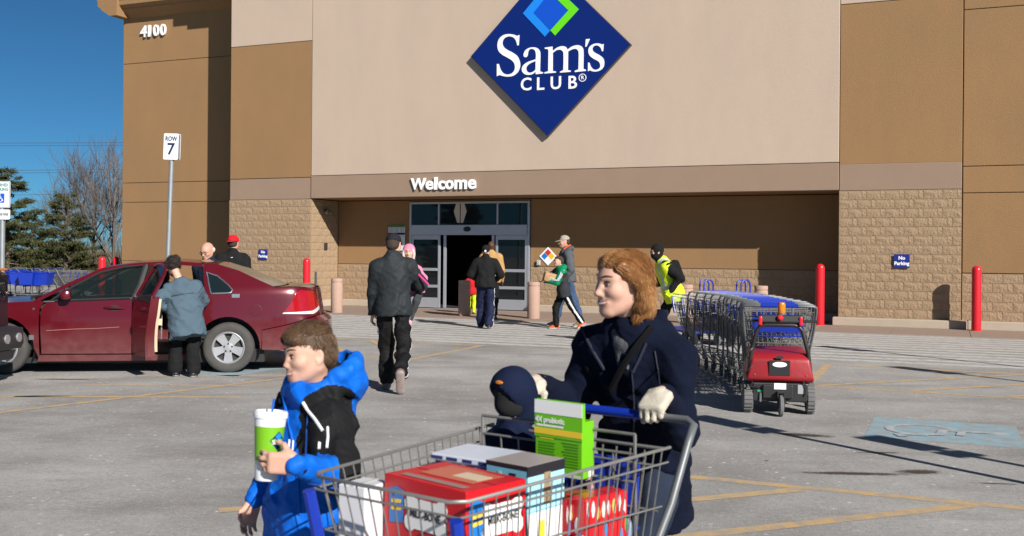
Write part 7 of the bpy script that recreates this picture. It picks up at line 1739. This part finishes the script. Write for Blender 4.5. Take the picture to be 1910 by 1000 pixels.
# big red dog-biscuit carton; its frame: -x looks to the cart's front, -y to the near side
r = cart_item('biscuit_carton', .272, -.025, .58, R(-7), 'big red dog-biscuit carton with white bone labels at the front of the cart')
A, Bq, Ht = .115, .165, .395
bx(r, 'carton', -A, A, -Bq, Bq, 0, Ht, CRED)
def bone(w, h): 
    P_ = []
    for sx, sy in ((1, 1), (-1, 1), (-1, -1), (1, -1)):
        for a in (np.linspace(-60, 140, 7) if sx * sy > 0 else np.linspace(140, -60, 7)):
            q = R(a); P_.append((sx * (w * .40 + h * .24 * math.cos(q)), sy * (h * .26 + h * .24 * math.sin(q))))
    return P_
for at, ax, w in (((-A - .0022, .0, 0), (0, -1, 0), 1.0), ((.01, -Bq - .0022, 0), (1, 0, 0), .95)):
    o = Vector(at); axv = Vector(ax); n = axv.cross(Vector((0, 0, 1)))
    blob(r, 'bone_label', o + axv * .01 + Vector((0, 0, .305)), ax, bone(.155 * w, .10), WPR)
    for i, ln in enumerate(('MILK-BONE',)): face_text(r, ln, .030, o + n * .0015 + axv * .01 + Vector((0, 0, .305)), ax, INK, .0006, .80 * w)
    blob(r, 'corner_label', o - axv * (.11 if w == 1 else .088) + Vector((0, 0, .31)), ax, [(-.028, -.045), (.028, -.038), (.028, .05), (0, .058), (-.028, .05)], CBL)
    for dz in (.016, -.004): blob(r, 'label_print', o + n * .0014 - axv * (.11 if w == 1 else .088) + Vector((0, 0, .31 + dz)), ax, [(-.02, -.006), (.02, -.002), (.02, .008), (-.02, .004)], YEL)
    e = [(.058 * math.cos(a) * (1 + .15 * math.sin(3 * a)), .085 * math.sin(a)) for a in np.linspace(0, 6.283, 22)[:-1]]
    blob(r, 'dog_print', o + axv * .005 + Vector((0, 0, .15)), ax, e, GOLD)
    for sx in (-1, 1): blob(r, 'dog_ear_print', o + n * .0012 + axv * (.005 + sx * .045) + Vector((0, 0, .17)), ax, [(.018 * math.cos(a), .042 * math.sin(a)) for a in np.linspace(0, 6.283, 12)[:-1]], mat('brown ear print', (.3, .15, .05), .5))
    for sx in (-.02, .02): blob(r, 'dog_eye_print', o + n * .0014 + axv * (.005 + sx) + Vector((0, 0, .175)), ax, [(.006 * math.cos(a), .006 * math.sin(a)) for a in np.linspace(0, 6.283, 9)[:-1]], INK)
    blob(r, 'dog_nose_print', o + n * .0014 + axv * .005 + Vector((0, 0, .145)), ax, [(.012 * math.cos(a), .009 * math.sin(a)) for a in np.linspace(0, 6.283, 10)[:-1]], INK)
bx(r, 'top_flap_seam', -.002, .002, -Bq + .005, Bq - .005, Ht + .0002, Ht + .0012, card('dark red seam', (.28, .004, .008)), 0)
bx(r, 'top_print', -.04, .085, -.11, .10, Ht + .0013, Ht + .002, card('salmon print', (.52, .13, .07)), 0); bx(r, 'top_print', -.01, .05, -.10, .0, Ht + .0021, Ht + .0028, mat('cream print', (.6, .48, .33), .5), 0); bx(r, 'top_print', -.095, -.07, -.13, .12, Ht + .0013, Ht + .002, mat('grey brown print', (.28, .2, .17), .5), 0)
# white carton at the far front corner
r = cart_item('white_carton', .15, .205, .60, R(4), 'plain white carton at the far front corner of the cart'); bx(r, 'carton', -.05, .06, -.045, .05, 0, .345, card('white carton', (.62, .63, .66)))
bx(r, 'tape', -.051, .061, -.006, .006, .3453, .3463, mat('clear tape', (.5, .5, .48), .25), 0)
r = cart_item('plastic_tub', .07, .15, .575, 0, 'white lidded plastic tub with blue band low in the cart front', 'tub'); MB().lathe([(0, 0), (.05, 0), (.058, .13), (.058, .14)], 24).build('tub', card('blue tub band', (.03, .2, .45)), r); MB().lathe([(.061, .14), (.062, .155), (.055, .16), (.05, .154), (0, .154)], 24).build('lid', card('white carton', ()), r)
# pink and white flat packs, navy boxes
r = cart_item('pink_pack', .475, .165, .885, R(3), 'flat pink pack with a pale top behind the red carton', 'pack'); bx(r, 'tray', -.09, .12, -.105, .115, 0, .04, card('pink carton', (.66, .20, .27))); bx(r, 'film', -.092, .122, -.107, .117, .0405, .046, card('pale film', (.60, .5, .5)))
for i, (z, m, dx) in enumerate(((.925, card('white tray pack', (.64, .65, .69)), 0), (.945, card('white tray pack', ()), .008), (.965, card('pale blue-white pack', (.56, .6, .68)), -.004))):
    r = cart_item('flat_pack', .545 + dx, .085 + .01 * i, z, R(-6 + 4 * i), ('lowest', 'middle', 'topmost')[i] + ' of the three flat white packs stacked beside the light blue boxes', 'pack'); bx(r, 'tray', -.09, .10, -.115, .11, 0, .019, m)
    for j in range(4): bx(r, 'edge_print', -.0912, -.0904, -.10 + .055 * j, -.07 + .06 * j, .004, .013, mat('navy print', (.02, .03, .12), .5), 0)
r = cart_item('navy_box', .47, .02, .89, R(2), 'small dark blue box with red dots between the flat packs and the light blue boxes'); bx(r, 'carton', -.06, .08, -.055, .05, 0, .05, card('deep blue carton', (.008, .02, .26)))
for j in range(3): blob(r, 'dot_print', (-.0612, -.035 + .03 * j, .025), (0, -1, 0), [(.007 * math.cos(a), .007 * math.sin(a)) for a in np.linspace(0, 6.283, 10)[:-1]], mat('red dot print', (.5, .03, .05), .5))
r = cart_item('navy_box', .45, .10, .868, R(-3), 'dark navy flat box under the white packs behind the pink pack'); bx(r, 'carton', .0, .16, -.10, .06, 0, .055, card('dark navy carton', (.008, .012, .04)))
# light blue boxes with a black top edge
LB = card('light blue carton', (.16, .44, .56)); KB = card('black carton', (.015, .015, .02)); TANP = mat('tan print', (.4, .28, .15), .6, var=.8, vscale=40, col2=(.1, .07, .05))
for i, (x, y, z, lab) in enumerate(((.50, -.105, .60, 'tall light blue and white carton with a black top standing behind the red carton'),)):
    r = cart_item('cereal_carton', x, y, z, R(-4), lab); bx(r, 'carton', -.085, .085, -.078, .078, 0, .395, LB)
    bx(r, 'top_panel', -.084, .084, -.076, .076, .3952, .3962, card('grey tan carton top', (.34, .30, .28)), 0); bx(r, 'top_band', -.0862, .0862, -.0792, -.0781, .366, .396, KB, 0); bx(r, 'top_band', -.0862, -.0852, -.0778, .0778, .384, .396, KB, 0)
    for (y0, y1, m, nm) in ((.02, .032, mat('blue print edge', (.3, .5, .55), .5), 'edge_print'), (-.035, -.012, KB, 'black_strip'), (-.031, -.016, TANP, 'figure_print')):
        MB().bb(-.0866 - (.0006 if nm == 'figure_print' else 0), -.0852, y0, y1, .12 if nm != 'edge_print' else .2, .371 if nm != 'figure_print' else .35).build(nm, m, r)
    MB().bb(-.084, .084, -.0790, -.0781, .004, .262).build('white_panel', WPR, r); MB().bb(-.084, .084, -.0786, -.0781, .266, .371).build('pale_blue_panel', card('pale blue panel', (.33, .66, .76)), r)
    MB().bb(-.012, .018, -.0800, -.0792, .28, .37).build('figure_print', TANP, r); MB().bb(-.035, -.008, -.0802, -.0794, .13, .235).build('yellow_print', YEL, r)
    blob(r, 'orange_print', (.04, -.0798, .09), (1, 0, 0), [(.03 * math.cos(a), .06 * math.sin(a)) for a in np.linspace(0, 6.283, 14)[:-1]], mat('orange print', (.6, .28, .08), .5)); MB().bb(-.06, -.045, -.0800, -.0792, .06, .16).build('black_print', INK, r)
# red wrapped packs at the near rear
PAT = [((.62, .6, .55), (.1, .3, .1)), ((.6, .45, .1), (.05, .2, .45)), ((.65, .6, .58), (.5, .05, .06))]
for i, (x, y, z, h, lab) in enumerate(((.685, -.235, .58, .305, 'bright red carton with white, green and yellow prints at the near side of the cart'), (.64, -.155, .58, .30, 'dark red printed carton squeezed behind the light blue carton'))):
    r = cart_item('snack_carton', x, y, z, R(-12 + 14 * i), lab); hw_ = .092 - .02 * i; cm = mat(('bright red film', 'dark red film')[i], ((.60, .012, .02), (.28, .012, .018))[i], .25, var=.3, vscale=14, spec=.6)
    bx(r, 'carton', -hw_, hw_, -.045, .045, 0, h, cm, .008)
    rg = np.random.default_rng(i + 3)
    for j in range(16):
        ca = PAT[j % 3][j % 2]; xx = -hw_ + .008 + (2 * hw_ - .016) * j / 15; zz = h - .06 - rg.uniform(0, .17) if j % 2 else h - .03 - rg.uniform(0, .02)
        pts = [(rg.uniform(.004, .009) * math.cos(a), rg.uniform(.012, .034) * math.sin(a)) for a in np.linspace(0, 6.283, 9)[:-1]]
        blob(r, 'carton_print', (xx, -.0458, zz), (1, 0, 0), pts, mat('bag print %d%d' % (j % 3, j % 2), ca, .4), .001)
        if j < 6: blob(r, 'carton_print', (-hw_ - .0008, -.035 + .013 * j, h - .05 - rg.uniform(0, .12)), (0, -1, 0), pts, mat('bag print %d%d' % (j % 3, j % 2), ca, .4), .001)
r = cart_item('striped_bag', .77, -.20, .56, R(-5), 'pale striped bag low under the green box at the near side', 'bag'); S_ = Sdf(); S_.rbox((0, 0, .12), (.07, .09, .12), None, .035); S_.skin(.009, 'bag', mat('pale striped film', (.5, .55, .6), .35, var=1, vscale=16, col2=(.12, .2, .35), stretch=(1, 1, .1), bump=.4, bscale=30), r, folds(.004, 35, 8))
# goods beneath, so that the load is carried
for i, (x, y, w, d, h, c_) in enumerate(((.50, .16, .22, .22, .29, (.45, .32, .18)), (.72, .10, .14, .24, .31, (.42, .3, .18)))):
    r = cart_item('brown_carton', x, y, .575 - .03 * i, 0, ('plain brown carton under the pink pack', 'plain brown carton under the green box')[i]); bx(r, 'carton', -w / 2, w / 2, -d / 2, d / 2, 0, h + .03 * i, mat('brown carton board', (.42, .30, .18), .85)); bx(r, 'tape', -w / 2 - .0005, w / 2 + .0005, -.02, .02, h + .03 * i + .0003, h + .03 * i + .001, mat('tan tape', (.4, .27, .14), .4), 0)
# the green box standing against the seat frame
r = cart_item('green_box', .785, -.052, .895, R(-3), 'upright bright green box with white and yellow top at the cart\'s rear'); GB_ = card('lime green carton', (.13, .45, .004)); 
bx(r, 'carton', -.03, .035, -.092, .092, 0, .178, GB_)
m = MB(); m.prism([(-.0325, .118), (-.0325, .232), (-.018, .236), (-.016, .176), (-.012, .118)], (0, .186, 0), (0, -.093, 0), (1, 0, 0), (0, 0, 1)); m.build('header_card', GB_, r)
m = MB(); m.bb(-.0338, -.0327, -.093, .093, .192, .2345); m.build('white_header', WPR, r); m = MB(); m.bb(-.0336, -.0327, -.093, .093, .127, .146); m.build('yellow_band', YEL, r)
face_text(r, '4X probiotic', .024, (-.0342, .032, .172), (0, -1, 0), WPR, .0008, .92); 
for z, a, b_ in ((.1545, .085, -.02),): MB().bb(-.0336, -.0328, b_, a, z - .003, z + .003).build('small_print', WPR, r)
face_text(r, 'shake well', .014, (-.0344, .025, .214), (0, -1, 0), mat('lilac print', (.45, .42, .6), .5), .0002) if False else None
for j in range(5): MB().bb(-.0312, -.0305, .012 + .004 * (j % 2), .078, .098 - .009 * j, .102 - .009 * j).build('fine_print', mat('dark green print', (.05, .20, .004), .5), r)
for j in range(9): MB().bb(-.0312, -.0305, -.078, -.015 - .006 * (j % 3), .104 - .009 * j, .108 - .009 * j).build('fine_print', mat('dark green print', ()), r)
MB().bb(-.0312, -.0305, .02, .075, .112, .115).build('yellow_print', YEL, r); MB().bb(.005, .03, -.0931, -.0922, .004, .032).build('white_code_panel', WPR, r); MB().bb(-.0303, -.0298, -.09, .09, .001, .012).build('pale_base_strip', mat('pale green print', (.5, .6, .4), .5), r)
